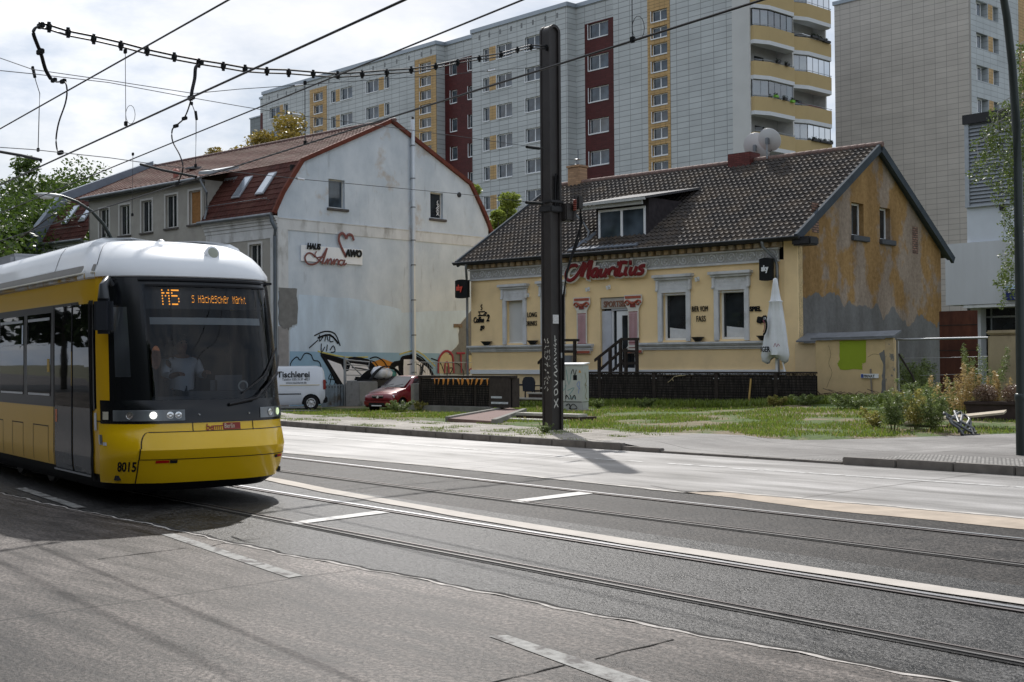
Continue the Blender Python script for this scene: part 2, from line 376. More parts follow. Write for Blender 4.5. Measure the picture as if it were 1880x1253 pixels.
lip(lambda x: edge_far(x) + .06, .05, .12, .006, 'road_edge_strip', M('pale_mortar', (.5, .47, .43), .8, var=.2, vs=6), FX)
tan = M('sandy_concrete', (.40, .33, .26), .75, var=.18, vs=3, bs=40, bstr=.2)
strip(lambda x: max(12.95, 13.55 - .16 * (x + 12)) + .03 * math.sin(x * 2.3) + .02 * math.sin(x * 6.1), lambda x: edge_far(x), .001, [-12.2 + .5 * i for i in range(60)], 'road_edge_strip', tan)
# pale concrete sill between the tracks
def sill_c(x):
    pts = [(-30, 12.3), (-16.6, 10.52), (-14.9, 10.18), (-10.9, 9.6), (-8.2, 9.34), (-6, 9.2), (0, 8.9), (12, 8.4)]
    for (a, b), (c, d) in zip(pts, pts[1:]):
        if x <= c: return b + (d - b) * (x - a) / (c - a)
    return pts[-1][1]
strip(lambda x: sill_c(x) - .13 + .012 * math.sin(x * 4), lambda x: sill_c(x) + (.14 if x < -8 else .14 - .012 * (x + 8)), .006, [-30 + .3 * i for i in range(135)], 'concrete_sill', M('cream_concrete', (.46, .42, .375), .7, var=.12, vs=3, bs=30, bstr=.2))
# rails: a steel head standing 1 cm proud beside an open groove
steel = M('polished_rail', (.72, .72, .74), .28, 1, var=.06, vs=6); steel_n = M('dull_rail', (.13, .125, .12), .6, .6, var=.1, vs=6); steel_d = M('rail_side', (.12, .105, .1), .5, .6); groove = M('rail_groove', (.012, .011, .011), .8)
def rail(fc, off, name='rail', lab=''):
    xs = [-70 + .7 * i for i in range(130)]
    root = thing(name, lab, 'rail', (0, 0, 0))
    def ln(a, b, z, nm, mt, z2=None):
        mb = MB(); vs = []
        for x in xs:
            y = fc(x) + off
            if z2 is None: vs += [(x, y + a, z), (x, y + b, z)]
            else: vs += [(x, y + a, z), (x, y + a, z2), (x, y + b, z2), (x, y + b, z)]
        k = 2 if z2 is None else 4
        fs = [(k * i + j, k * i + j + 1, k * i + k + j + 1, k * i + k + j) for i in range(len(xs) - 1) for j in range(k - 1)]
        mb.add(vs, fs); return mb.build(nm, mt, root)
    hwid = .030 if off > 0 else .016; ln(-hwid, hwid, .0, 'rail_head', steel if off > 0 else steel_n, .010)
    s = 1 if off < 0 else -1
    a, b = sorted((s * (.031 if off > 0 else .017), s * (.082 if off > 0 else .095))); ln(a, b, .003, 'groove', groove)
    a, b = sorted((s * (.083 if off > 0 else .096), s * .118)); ln(a, b, .0, 'guard_lip', steel_d, .009)
    a, b = sorted((-s * .031, -s * .06)); ln(a, b, .0045, 'sealant', groove)
    return root
rail(yn, -.76, lab='nearest steel tram rail, the one running closest to the viewer'); rail(yn, .76, lab='bright steel rail beside the pale concrete sill between the tracks')
rail(yf, -.76, lab='dark third tram rail, just beyond the pale concrete sill'); rail(yf, .76, lab='farthest tram rail, next to the pale far lane')
# painted marks
white = M('worn_road_paint', (.50, .49, .47), .6, var=.1, vs=5, stain=(.3, .28, .26), ss=7, sc=(.5, .62), bs=40, bstr=.3)
def mark(pts, name='road_marking', z=.005, m=None): MB().poly([tuple(G(x, y, z)) for x, y in pts]).build(name, m or white, kind='structure')
oldp = M('old_road_paint', (.27, .265, .25), .7, var=.3, vs=12, stain=(.10, .09, .085), ss=5, sc=(.5, .6), bs=40, bstr=.5)
for q_ in ([(295, 981), (320, 980), (556, 1057), (530, 1061)], [(897, 1168), (932, 1166), (1330, 1296), (1270, 1306)], [(28, 897), (46, 895), (159, 932), (140, 934)]): mark(q_, m=oldp)
mark([(524, 960), (552, 962), (716, 941), (692, 938)]); mark([(930, 920), (958, 922), (1092, 906), (1064, 903)])
for a, b in (((900, 829), (948, 832)), ((958, 832), (1012, 836)), ((1022, 837), (1080, 841)), ((1092, 842), (1130, 845)), ((1150, 846), (1180, 848)), ((1225, 851), (1272, 854)), ((1283, 855), (1333, 858)), ((1343, 860), (1392, 863)), ((1404, 863), (1852, 893)), ((1864, 894), (1960, 900)), ((520, 797), (880, 826))):
    A, B = G(a[0], a[1], .006), G(b[0], b[1], .006); MB().poly([A + Vector((0, -.06, 0)), B + Vector((0, -.06, 0)), B + Vector((0, .06, 0)), A + Vector((0, .06, 0))]).build('road_marking', white, kind='structure')
# cracks and open joints in the near concrete
crackm = M('open_crack', (.012, .011, .010), .95)
def crack(pts, w_=.012):
    P = [G(x, y, .004) for x, y in pts]; Q = []
    for a, b in zip(P, P[1:]):
        n = max(2, int((b - a).length / .12))
        for i in range(n): Q.append(a.lerp(b, i / n) + Vector((random.uniform(-.012, .012), random.uniform(-.012, .012), 0)))
    Q.append(P[-1]); d = (P[-1] - P[0]).normalized(); s_ = Vector((-d.y, d.x, 0)); mb = MB(); vs = []
    for q in Q: t = w_ * random.uniform(.3, 1); vs += [q - s_ * t, q + s_ * t]
    mb.add(vs, [(2 * i, 2 * i + 1, 2 * i + 3, 2 * i + 2) for i in range(len(Q) - 1)]).build('road_crack', crackm, kind='structure')
for c in ([(905, 1253), (1037, 1221)], [(1092, 1209), (1237, 1174)], [(177, 1027), (342, 1006)], [(385, 1004), (430, 993), (480, 988)], [(425, 985), (455, 995), (478, 996)], [(590, 905), (700, 893), (900, 878)], [(1195, 892), (1310, 912), (1400, 905)], [(1240, 790), (1500, 815), (1640, 806)], [(1560, 770), (1800, 815), (1870, 812)]): crack(c)
# kerb
kerbm = M('kerb_stone', (.17, .155, .14), .8, var=.3, vs=3, bs=30, bstr=.4); mb = MB()
x = -60.0
while x < 30:
    L = 1.0; h = hp(x + .5)
    if h > .05:
        mb.bbox(x + .008, x + L - .008, -.0, .15, -.1, h + .012, .015); o = len(mb.v)
        n = 0
    else: mb.bbox(x + .008, x + L - .008, 0, .15, -.1, h + .01, .01)
    x += L
mb.v = [(p[0], p[1] + yk(p[0]) + .02 + (.006 * math.sin(p[0] * 2.2)), p[2]) for p in mb.v]
mb.build('kerb', kerbm, kind='structure')
def band(y0, y1, name, mat, xs, z=0.0, ny=4):
    mb = MB(); vs = []
    for x in xs:
        a, b = y0(x), y1(x)
        for j in range(ny + 1):
            y = a + (b - a) * j / ny; vs.append((x, y, hp(x) + z))
    k = ny + 1; mb.add(vs, [(i * k + j, i * k + j + 1, (i + 1) * k + j + 1, (i + 1) * k + j) for i in range(len(xs) - 1) for j in range(ny)]); return mb.build(name, mat, kind='structure')
PX = [-60 + .5 * i for i in range(180)]
def inner(x):                                                     # where the slabs end and the grass begins
    pts = [(-60, 29), (-43, 24), (-34, 22.5), (-28, 22.4), (-22.1, 22.0), (-19.1, 22.1), (-16.4, 22.7), (-15.1, 24.7), (-14.0, 27.5), (-12.5, 30.8), (-10, 33.5), (40, 33.5)]
    for (a, b), (c, d) in zip(pts, pts[1:]):
        if x <= c: return b + (d - b) * (x - a) / (c - a) + .12 * math.sin(x * 1.7) + .07 * math.sin(x * 4.1)
    return 34.5
def split(x): return min(inner(x), 100)
band(lambda x: yk(x) + .17, split, 'pavement', pave, [q for q in PX if q <= -17.9], ny=5)
band(lambda x: yk(x) + .17, split, 'pavement', pave_r, [q for q in PX if q >= -18.1], ny=12, z=-.002)
# small mosaic setts along the right-hand kerb
mos = clad('mosaic_setts', (.3, .285, .265), bw=.07, bh=.07, mort=.012, var=.3, off=.5, mc=.3, rough=.8)
_m = mos.node_tree
band(lambda x: yk(x) + .19, lambda x: yk(x) + 1.5 if x > -11.6 else yk(x) + .2 + 1.3 * max(0, (x + 13) / 1.4), 'mosaic_strip', mos, [q for q in PX if q >= -13.2], z=.004, ny=2)
for n in _m.nodes:
    if n.bl_idname == 'ShaderNodeCombineXYZ':
        sp_ = [q for q in _m.nodes if q.bl_idname == 'ShaderNodeSeparateXYZ'][0]; _m.links.new(sp_.outputs[1], n.inputs[1])
# rough grass and soil behind the pavement
def soilmat():
    m, nt, b = newmat('grass_and_soil'); co = coords(nt)
    f = noise(nt, co, .45, 6, .65); g = noise(nt, co, 9, 5, .7)
    green = ramp(nt, g, [(.3, (.03, .055, .010)), (.7, (.10, .15, .02))]); dirt = ramp(nt, g, [(.3, (.13, .10, .06)), (.7, (.25, .195, .125))])
    nt.links.new(mix(nt, ramp(nt, f, [(.485, (0, 0, 0)), (.56, (1, 1, 1))]), green, dirt), b.inputs['Base Color']); b.inputs['Roughness'].default_value = .95
    bump(nt, b, g, .8, .05); return m
soil = soilmat(); mb = MB(); gx = [-75 + 1.0 * i for i in range(90)]; gy = [21.2 + .6 * j for j in range(82)]; vs = []
for x in gx:
    for y in gy:
        z = gh(x, y); d = y - inner(x)
        z = z if d > .6 else (hp(x) - .03 + (z - hp(x) + .03) * max(0, d / .6) if d > 0 else hp(x) - .06)
        vs.append((x, y, z))
ny = len(gy); mb.add(vs, [(i * ny + j, (i + 1) * ny + j, (i + 1) * ny + j + 1, i * ny + j + 1) for i in range(len(gx) - 1) for j in range(ny - 1)])
mb.build('terrain', soil, smooth=60, kind='structure')
# yard surface where van and car are parked
yard = ground_mat('yard_asphalt', (.10, .10, .10), (.2, .2, .195), 2.5, .8, speck=.3, bstr=.4); mb = MB(); vs = []
ax = [-58 + 1.0 * i for i in range(20)]
for x in ax:
    for j in range(7):
        y = 24.2 + max(0, -x - 43) * .3 + j * .95 * (1 - .5 * max(0, (x + 46) / 7)); vs.append((x, y, gh(x, y) + .02))
mb.add(vs, [(i * 7 + j, (i + 1) * 7 + j, (i + 1) * 7 + j + 1, i * 7 + j + 1) for i in range(len(ax) - 1) for j in range(6)]); mb.build('yard', yard, kind='structure')
# grass blades
def grass(n, area, hmin, hmax, name, mat, dens=None, wid=.012):
    P = []
    (x0, x1), (y0, y1) = area
    while len(P) < n:
        x, y = random.uniform(x0, x1), random.uniform(y0, y1)
        if y < inner(x) - .05: continue
        if dens and random.random() > dens(x, y): continue
        P.append((x, y, gh(x, y) - .01))
    P = np.array(P); h = RNG.uniform(hmin, hmax, n); a = RNG.uniform(0, 6.283, n); l = RNG.uniform(.1, .5, n) * h
    dx, dy = np.cos(a), np.sin(a); wv = np.stack([-dy, dx, 0 * a], 1) * wid * RNG.uniform(.7, 1.8, n)[:, None]
    tip = P + np.stack([dx * l, dy * l, h], 1); midp = P + np.stack([dx * l * .3, dy * l * .3, h * .6], 1)
    v = np.stack([P - wv, P + wv, midp + wv * .8, midp - wv * .8, tip], 1).reshape(-1, 3); i = np.arange(n)[:, None] * 5
    f = np.concatenate([i + [[0, 1, 2]], i + [[0, 2, 3]], i + [[3, 2, 4]]], 0); return npmesh(name, v, f, mat, kind='stuff')
gmat = leafmat('grass_blades', (.05, .085, .010), (.16, .21, .03), .4)
gdry = leafmat('dry_grass', (.16, .14, .05), (.27, .23, .1), .35)
from mathutils import noise as mn
def inramp(x, y):
    P_ = [G(818, 774, .13), G(911, 780, .13), G(967, 757, .13), G(931, 749, .13)]
    return all((b.x - a.x) * (y - a.y) - (b.y - a.y) * (x - a.x) > -.02 for a, b in zip(P_, P_[1:] + P_[:1]))
def gd(x, y):
    if -31.5 < x < -24.5 and 24 < y < 30.5 and inramp(x, y): return 0
    return max(.01, min(1, .62 - 3.4 * mn.noise(Vector((x * .55, y * .55, 3))) - (.5 if y - inner(x) < .5 else 0)))
grass(90000, ((-40, -12.5), (21.5, 42)), .03, .10, 'grass', gmat, gd, .008)
grass(3500, ((-40, -12.5), (21.5, 42)), .05, .14, 'dry_grass', gdry, gd)
def near_fence(x, y): return 1 if abs((y - 38.0) * .996 - (x + 26.15) * .087 + 3.2) < .75 or (x > -22 and abs(y - 36.3) < 1.2) else .0
grass(17000, ((-36, -16.5), (30, 40)), .08, .30, 'tall_grass', gmat, near_fence, .014)
weedm = leafmat('weed_leaves', (.05, .08, .022), (.15, .19, .06), .4)
def tufts(n):
    P = []
    while len(P) < n:
        x, y = random.uniform(-36, -18.2), random.uniform(18.9, 23)
        row = round((y - .1) / .45) * .45 + .1
        if y > inner(x) or y < yk(x) + .15 or mn.noise(Vector((x * .8, y * 1.1, 7))) < (.22 if abs(x - MX0) > 1.2 else -.1): continue
        if random.random() < .85: y = row + random.uniform(-.02, .02)
        P.append((x, y, hp(x) - .005))
    P = np.array(P); h = RNG.uniform(.015, .07, n); a = RNG.uniform(0, 6.283, n); dx, dy = np.cos(a), np.sin(a); wv = np.stack([-dy, dx, 0 * a], 1) * .008
    tip = P + np.stack([dx * h * .7, dy * h * .7, h], 1); v = np.stack([P - wv, P + wv, tip], 1).reshape(-1, 3)
    return npmesh('pavement_tufts', v, np.arange(3 * n).reshape(n, 3), gmat, kind='stuff')
MX0 = -21.64
tufts(6000)
def weed(x, y, h, w, n, mat, label, grp='weeds along the yard edge', cat='plant', name='weed', leaf=.05, stems=12):
    z = gh(x, y); o = thing(name, label, cat, (x, y, z), 0, grp); mb = MB(); tips = []
    for i in range(stems):
        a = random.uniform(0, 6.28); l = random.uniform(.1, .65) * w; t = (math.cos(a) * l, math.sin(a) * l, h * random.uniform(.6, 1)); mb.tube([(t[0] * .2, t[1] * .2, 0), (t[0] * .5, t[1] * .5, t[2] * .5), t], [.008, .006, .003], 4); tips.append(t)
    mb.build('stem', M('weed_stem', (.1, .12, .04), .8) if 'weed_stem' not in bpy.data.materials else bpy.data.materials['weed_stem'], o)
    cs = []; rs = []
    for t in tips:
        for q in (.35, .55, .75, .95): cs.append((t[0] * q, t[1] * q, t[2] * q)); rs.append((w * .2 * (1.25 - q), w * .2 * (1.25 - q), h * .13))
    v, f = leafcloud(int(n * 1.5), cs, rs, leaf * 1.25, asp=.2); npmesh('foliage', v, f, mat, o); return o

# ------------------------------------------------------------------ shared materials for buildings
OH = Vector((-26.152, 38.005, 0)); OG = Vector((-48.064, 30.533, 0)); HR = 5.0
HM = Matrix.Translation(OH) @ Matrix.Rotation(R(HR), 4, 'Z'); GM = Matrix.Translation(OG) @ Matrix.Rotation(R(HR), 4, 'Z')
def hw(x, y, z): return HM @ Vector((x, y, z))
def gw(x, y, z): return GM @ Vector((x, y, z))
yel = M('yellow_render', (.87, .66, .37), .8, var=.05, vs=1.2, bs=60, bstr=.25, stain=(.70, .53, .31), ss=.7, sc=(.5, .85))
yel_low = M('yellow_plinth_render', (.72, .56, .34), .85, var=.07, vs=1.5, bs=60, bstr=.3)
stone = M('painted_stone_trim', (.62, .63, .64), .75, var=.08, vs=2.5, bs=30, bstr=.3, stain=(.36, .36, .35), ss=1.5, sc=(.5, .8))
whitep = M('white_frame_paint', (.72, .74, .76), .4, var=.03)
pvc = M('white_plastic', (.78, .8, .82), .3, var=.02)
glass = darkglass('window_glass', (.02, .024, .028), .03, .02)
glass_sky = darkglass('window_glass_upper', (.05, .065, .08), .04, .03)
black = M('black_metal', (.018, .018, .02), .5, .2, var=.2); zinc = M('zinc_gutter', (.20, .215, .23), .45, .6, var=.25, vs=3)
darkgut = M('dark_gutter', (.03, .032, .035), .5, .3); brickm = clad('chimney_brick', (.42, .26, .15), bw=.25, bh=.09, mort=.012, off=.5, var=.25, mc=.8)
def tile_roof(mb, x0, x1, ya, za, yb, zb, tw, rl, amp=.035, step=.03, seg=5, yd=1):
    """pantiles as real relief: wavy courses, each lapping over the one below"""
    L = math.hypot(yb - ya, zb - za); nr = max(1, round(L / rl)); nt_ = max(1, round((x1 - x0) / tw)); sy, sz = (yb - ya) / L, (zb - za) / L; ny_, nz_ = -sz, sy
    if nz_ < 0: ny_, nz_ = -ny_, -nz_
    prof = [(0, .0), (.22, -.25), (.5, -.3), (.7, .35), (.85, 1.0)][:seg]
    us = []; hs = []
    for i in range(nt_):
        for a, h in prof: us.append(x0 + (i + a) * (x1 - x0) / nt_); hs.append(h * amp)
    us.append(x1); hs.append(0); n = len(us)
    for r in range(nr):
        s0, s1 = r * L / nr - .015, (r + 1) * L / nr; vs = []
        for k, (s, lift) in enumerate(((s0, -.01), (s0, step), (s1, .0))):
            for i, (u, h) in enumerate(zip(us, hs)):
                jt = .004 * math.sin(i // seg * 12.9 + r * 7.3) + .003 * math.sin(i // seg * 3.1 - r * 5.7)
                q = lift + (h if k else h * .4) + (jt if k == 1 else 0); vs.append((u, ya + sy * s + ny_ * q, za + sz * s + nz_ * q))
        mb.add(vs, [(k * n + i, k * n + i + 1, (k + 1) * n + i + 1, (k + 1) * n + i) for k in (0, 1) for i in range(n - 1)])
def tilemat(name, c1, c2, c3, rough=.5):
    m, nt, b = newmat(name); co = coords(nt); vo = N(nt, 'ShaderNodeTexVoronoi', i_Scale=4.0); nt.links.new(co, vo.inputs['Vector'])
    base = mix(nt, vo.outputs['Color'], c1, c2); f = noise(nt, co, 1.1, 6, .7)
    col = mix(nt, ramp(nt, f, [(.46, (0, 0, 0)), (.62, (.9, .9, .9))]), base, c3); g = noise(nt, co, 30, 3)
    nt.links.new(mix(nt, 1, col, ramp(nt, g, [(.3, (.75,) * 3), (.7, (1.2,) * 3)]), 'MULTIPLY'), b.inputs['Base Color'])
    b.inputs['Roughness'].default_value = rough; b.inputs['Specular IOR Level'].default_value = .22; bump(nt, b, g, .25, .01); return m
tile_dark = tilemat('dark_pantiles', (.042, .037, .034), (.080, .071, .065), (.115, .09, .068), .8)
tile_red = tilemat('red_brown_tiles', (.10, .042, .033), (.17, .075, .058), (.16, .10, .075), .8)
tile_mans = tilemat('dark_red_mansard_tiles', (.05, .016, .012), (.09, .025, .018), (.10, .038, .027), .8)
ridge_m = M('ridge_tiles', (.20, .135, .115), .75, var=.2, vs=4); verge_red = M('red_verge_tiles', (.13, .036, .022), .7, var=.25, vs=4)
def frame_window(w, h, name='window', fm=None, gm=None, split=True, fw=.07, d=.06, parent=None, tilt=False):
    """window in its local xz plane, outer face at y=0; returns the frame with its pane as child"""
    mb = MB(); fm = fm or pvc; gm = gm or glass
    mb.box(0, w, 0, d, 0, fw).box(0, w, 0, d, h - fw, h).box(0, fw, 0, d, fw, h - fw).box(w - fw, w, 0, d, fw, h - fw)
    if split: mb.box(w / 2 - fw * .6, w / 2 + fw * .6, .004, d, fw, h - fw)
    o = mb.build(name, fm, parent); g = MB().box(fw - .01, w - fw + .01, d * .5, d * .5 + .02, fw - .01, h - fw + .01).build('pane', gm, o)
    return o

# ------------------------------------------------------------------ the yellow bar house
def peeling():
    m, nt, b = newmat('peeling_ochre_gable'); co = coords(nt); sp = N(nt, 'ShaderNodeSeparateXYZ'); nt.links.new(co, sp.inputs[0])
    g = noise(nt, co, 6, 5, .7); ochre = ramp(nt, g, [(.3, (.25, .15, .06)), (.72, (.40, .255, .115))]); gray = ramp(nt, g, [(.3, (.24, .19, .15)), (.7, (.38, .31, .25))]); cem = ramp(nt, g, [(.3, (.15, .15, .15)), (.7, (.20, .20, .20))])
    a = noise(nt, scalev(nt, co, (1, 1, .9)), .48, 8, .6); col = mix(nt, ramp(nt, a, [(.47, (0, 0, 0)), (.53, (1, 1, 1))]), ochre, gray)
    blk = noise(nt, scalev(nt, co, (1, .8, .0)), .8, 2, .5); edge = math_(nt, 'ADD', math_(nt, 'MULTIPLY', math_(nt, 'SUBTRACT', blk, .5), 2.4), math_(nt, 'MULTIPLY', math_(nt, 'SUBTRACT', noise(nt, co, 3, 3), .5), .5))
    lim = math_(nt, 'SUBTRACT', 4.7, math_(nt, 'MULTIPLY', sp.outputs[1], .09)); t = math_(nt, 'SUBTRACT', math_(nt, 'ADD', lim, edge), sp.outputs[2])
    col = mix(nt, ramp(nt, t, [(.48, (0, 0, 0)), (.52, (1, 1, 1))]), col, cem)
    k = noise(nt, co, 2.1, 6, .75); col = mix(nt, ramp(nt, k, [(.64, (0, 0, 0)), (.72, (.8, .8, .8))]), col, (.06, .035, .02))
    dirt = noise(nt, scalev(nt, co, (1, 1, .35)), .9, 5); col = mix(nt, 1, col, ramp(nt, dirt, [(.35, (.72, .7, .68)), (.65, (1.08, 1.08, 1.08))]), 'MULTIPLY')
    nt.links.new(col, b.inputs['Base Color']); b.inputs['Roughness'].default_value = .92; b.inputs['Specular IOR Level'].default_value = .15; bump(nt, b, math_(nt, 'ADD', g, math_(nt, 'MULTIPLY', a, 2)), .5, .03); return m
H = thing('bar_house', 'yellow one-storey house with dark pantile roof, white window surrounds and peeling ochre gable', 'house', OH, HR)
HX0 = -16.05; DEP = 11.9; EZ = 6.05; RZ = 10.0; RY = 5.95; EY = -.5
wins = [(-13.95, -13.0, 2.5, 4.3, 1), (-11.8, -10.9, 2.5, 4.35, 1), (-5.85, -4.75, 2.5, 4.3, 0), (-3.3, -2.2, 2.5, 4.3, 0)]
door = (-8.9, -7.15, 1.15, 4.25)
mb = MB(); wall(mb, 'x', HX0, -.55, 1.36, 5.3, 0, [(a, b_, c, d) for a, b_, c, d, _ in wins] + [door], .3); mb.build('wall', yel, H)
mb = MB(); wall(mb, 'x', HX0, -.02, -.6, 1.36, .02, [], .2); mb.build('plinth', yel_low, H)
MB().box(HX0 - .02, -.5, -.07, .02, 1.2, 1.38).build('plinth_ledge', whitep, H)
mb = MB(); mb.box(-.55, 0, -.05, .3, .0, 5.95); mb.box(-1.1, -.75, -.02, .04, 1.4, 5.3); mb.build('corner_pilaster', yel, H)
mb = MB(); wall(mb, 'y', 0.001, DEP, -.6, 11, 0, [(4.0, 4.98, 6.4, 7.65), (6.32, 7.22, 6.4, 7.65)], .32, -1)
sl_ = (RZ - EZ) / (RY - EY)
clip(mb, [((0, RY, RZ - .1), (0, -sl_, 1)), ((0, RY, RZ - .1), (0, (RZ - 6.15) / (DEP + .5 - RY), 1))]); mb.build('gable_wall', peeling(), H)
mb = MB(); mb.box(HX0, -.3, .32, .34, 1.3, 5.9).box(HX0, -.02, DEP - .05, DEP, -.5, 6.2); mb.box(HX0 + .02, -.3, .6, DEP - .3, 1.2, 1.3)
mb.build('inner_wall', M('dark_interior', (.03, .03, .03), .9), H)
mb = MB(); mb.add([(HX0, 0, -.5), (HX0, DEP, -.5), (HX0, DEP, 6), (HX0, RY, RZ - .1), (HX0, 0, 6)], [(0, 1, 2, 3, 4)]); mb.build('gable_wall', yel, H)
for ya, yb in ((4.0, 4.98), (6.32, 7.22)):
    f = frame_window(yb - ya, 1.25, fm=pvc, split=False, parent=H); f.location = (-.2, ya, 6.4); f.rotation_euler = (0, 0, R(90))
    MB().bbox(-.18, .12, ya - .05, yb + .3, 6.2, 6.4, .02).build('sill', M('slate_sill', (.06, .065, .075), .6), H)
mb = MB()
for (y0, z0) in ((1.0, 6.3), (9.2, 6.0)):
    mb.box(-.02, .006, y0, y0 + .5, z0, z0 + 1.1)
mb.build('bricked_opening', clad('old_brick_patch', (.26, .15, .11), 'yz', .25, .09, .02, .4, .4, off=.5, mcol=(.08, .06, .05)), H)
# cornice: stone frieze with scrolls, moulding, brick dentils
MB().box(HX0 - .02, -.75, -.05, .0, 5.3, 5.7).build('frieze_ground', M('shaded_dirty_stone', (.40, .40, .39), .85, var=.12, vs=4), H); mb = MB(); mb.box(HX0 - .05, -.72, -.11, -.002, 5.24, 5.31).box(HX0 - .05, -.72, -.13, -.002, 5.68, 5.74)  # backing darker than the scrolls: recess shade painted in, along with dirt
x = HX0 + .3; k = 0
while x < -1.0:
    c = (x, -.056, 5.50); a0 = 0 if k % 2 else math.pi
    sp = [(c[0] + math.cos(a0 + t * .9) * (.17 - .016 * t), c[1], c[2] + math.sin(a0 + t * .9) * (.17 - .016 * t)) for t in range(10)]
    mb.tube(sp, .027, 5); mb.sphere((x, -.06, 5.50), .045, sub=1); mb.tube([(x + .17, -.056, 5.36), (x + .26, -.056, 5.46), (x + .22, -.056, 5.64)], .022, 4); x += .42; k += 1
mb.build('frieze', stone, H)
mb = MB(); x = HX0 + .02; mb.box(HX0 - .02, -.6, -.06, .0, 5.745, 6.0)
while x < -.9: mb.bbox(x, x + .2, -.27, -.02, 5.76, 5.92, .012); x += .36
mb.build('dentil_cornice', M('old_brick_corbels', (.42, .29, .16), .85, var=.45, vs=2.3, bs=20, bstr=.4, stain=(.45, .4, .33), ss=2.1), H)
# roof
mb = MB(); tile_roof(mb, HX0 - .35, .22, EY, EZ, RY, RZ, .235, .33, .045, .045)
rf = mb.build('roof', tile_dark, H)
MB().add([(HX0 - .35, RY, RZ), (.22, RY, RZ), (.22, DEP + .7, 6.0), (HX0 - .35, DEP + .7, 6.0), (HX0 - .35, EY, EZ - .06), (.22, EY, EZ - .06), (HX0 - .35, RY, RZ - .06), (.22, RY, RZ - .06)], [(0, 1, 2, 3), (4, 5, 7, 6)]).build('roof_deck', M('roof_boards', (.05, .045, .04), .8), H)
mb = MB(); x = HX0 - .35
while x < .15:
    sag = 0; mb.lathe([(.1, 0), (.115, .02), (.115, .3), (.1, .34)], (x, RY, RZ + .02), 10, 'x'); x += .335
mb.build('ridge', ridge_m, rf, smooth=50)
vbm = M('slate_blue_verge', (.055, .068, .082), .9, var=.2)
for yy0, zz0, yy1, zz1 in ((EY - .05, EZ, RY, RZ), (DEP + .75, 5.95, RY, RZ)):
    d = Vector((0, yy1 - yy0, zz1 - zz0)); n = Vector((0, -d.z, d.y)).normalized(); n = n if n.z > 0 else -n
    for xx in ((.18, .30), (HX0 - .42, HX0 - .32)): MB().prism([Vector((xx[0], yy0, zz0)) - n * .22, Vector((xx[0], yy1, zz1)) - n * .22, Vector((xx[0], yy1, zz1)) + n * .07, Vector((xx[0], yy0, zz0)) + n * .07], (xx[1] - xx[0], 0, 0)).build('verge_board', vbm, rf)
    MB().prism([Vector((-.02, yy0 + .4 * (1 if yy0 < 0 else -1), zz0 + .2)) - n * .12, Vector((-.02, yy1, zz1)) - n * .12, Vector((-.02, yy1, zz1)) - n * .05, Vector((-.02, yy0, zz0)) - n * .05], (.22, 0, 0)).build('soffit_board', vbm, rf)
mb = MB()
for i in range(9):
    pass
prof = [(-.5 + -.09 * math.cos(a) - .0, EZ - .02 - .1 * math.sin(a)) for a in [math.pi * q / 8 for q in range(9)]]
mb.prism([(HX0 - .5, y - .06, z) for y, z in prof], (16.9, 0, 0)); mb.box(HX0 - .3, .3, -.46, -.1, 5.93, 6.0)
mb.box(HX0 - .5, .45, -.68, -.66, EZ - .045, EZ - .015); mb.build('gutter', darkgut, H)
MB().box(HX0 - .5, .2, -.683, -.655, EZ - .014, EZ + .012).build('gutter_rim', M('bright_zinc', (.5, .5, .52), .3, .8), H)
MB().bbox(.02, .75, -.5, .15, 5.72, 6.02, .05).build('eaves_return', black, H)
for px_, s in ((-.78, 1), (HX0 - .12, -1)):
    mb = MB(); mb.tube([(px_ - .35 * s, -.55, 5.95), (px_ - .33 * s, -.52, 5.75), (px_ - .05 * s, -.2, 5.35), (px_, -.12, 5.1), (px_, -.12, .1)], .055, 10)
    for z in (4.7, 3.2, 1.8): mb.lathe([(.07, 0), (.07, .06)], (px_, -.12, z), 10)
    mb.build('downpipe', zinc, H, smooth=40)
# dormer
D = MB(); dx0, dx1 = -9.47, -6.9; dy = .55
mb = MB(); mb.box(dx0 - .02, dx0 + .1, dy, 3.6, 6.4, 8.1).box(dx1 - .1, dx1 + .05, dy, 3.7, 6.4, 8.15).box(dx0, dx1, dy, dy + .1, 7.84, 8.1).box(dx0 + .1, dx1 - .1, dy + .2, dy + .24, 6.4, 7.9)
dm = mb.build('dormer', M('bitumen_cheek', (.035, .03, .033), .8, var=.3, vs=5), H)
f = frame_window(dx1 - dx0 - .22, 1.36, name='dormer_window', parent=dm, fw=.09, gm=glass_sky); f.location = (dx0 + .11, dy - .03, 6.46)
mb = MB(); P_ = [(dx0 - .85, .1, 8.02), (dx1 + .2, .1, 8.05), (dx1 + .25, 3.9, 8.75), (dx0 - .85, 3.9, 8.75)]; mb.prism(P_, (0, 0, .09)); mb.build('dormer_roof', M('bitumen_felt', (.075, .075, .078), .7, var=.2, vs=3), dm)
MB().box(dx0 - .9, dx1 + .2, .03, .12, 8.0, 8.1).box(dx0 - .75, dx1 - .05, .2, .3, 7.86, 8.0).build('dormer_fascia', M('grey_fascia', (.42, .43, .42), .6, var=.15), dm)
MB().tube([(dx0 - .8, .1, 8.0), (dx0 - .78, .1, 7.75), (dx0 - .45, .3, 7.3), (dx0 - .25, .35, 7.0), (dx0 - .25, .3, 6.75)], .05, 8).build('dormer_downpipe', zinc, dm, smooth=40)
mb = MB(); mb.prism([(dx0 - .75, -.42, 6.16), (dx1 + .1, -.42, 6.16), (dx1 + .1, dy, 6.48), (dx0 - .1, dy, 6.5), (dx0 - .3, .9, 7.0)], (0, -.02, .05)); mb.build('dormer_apron', M('lead_apron', (.16, .18, .21), .8, 0, var=.2, vs=3), dm)
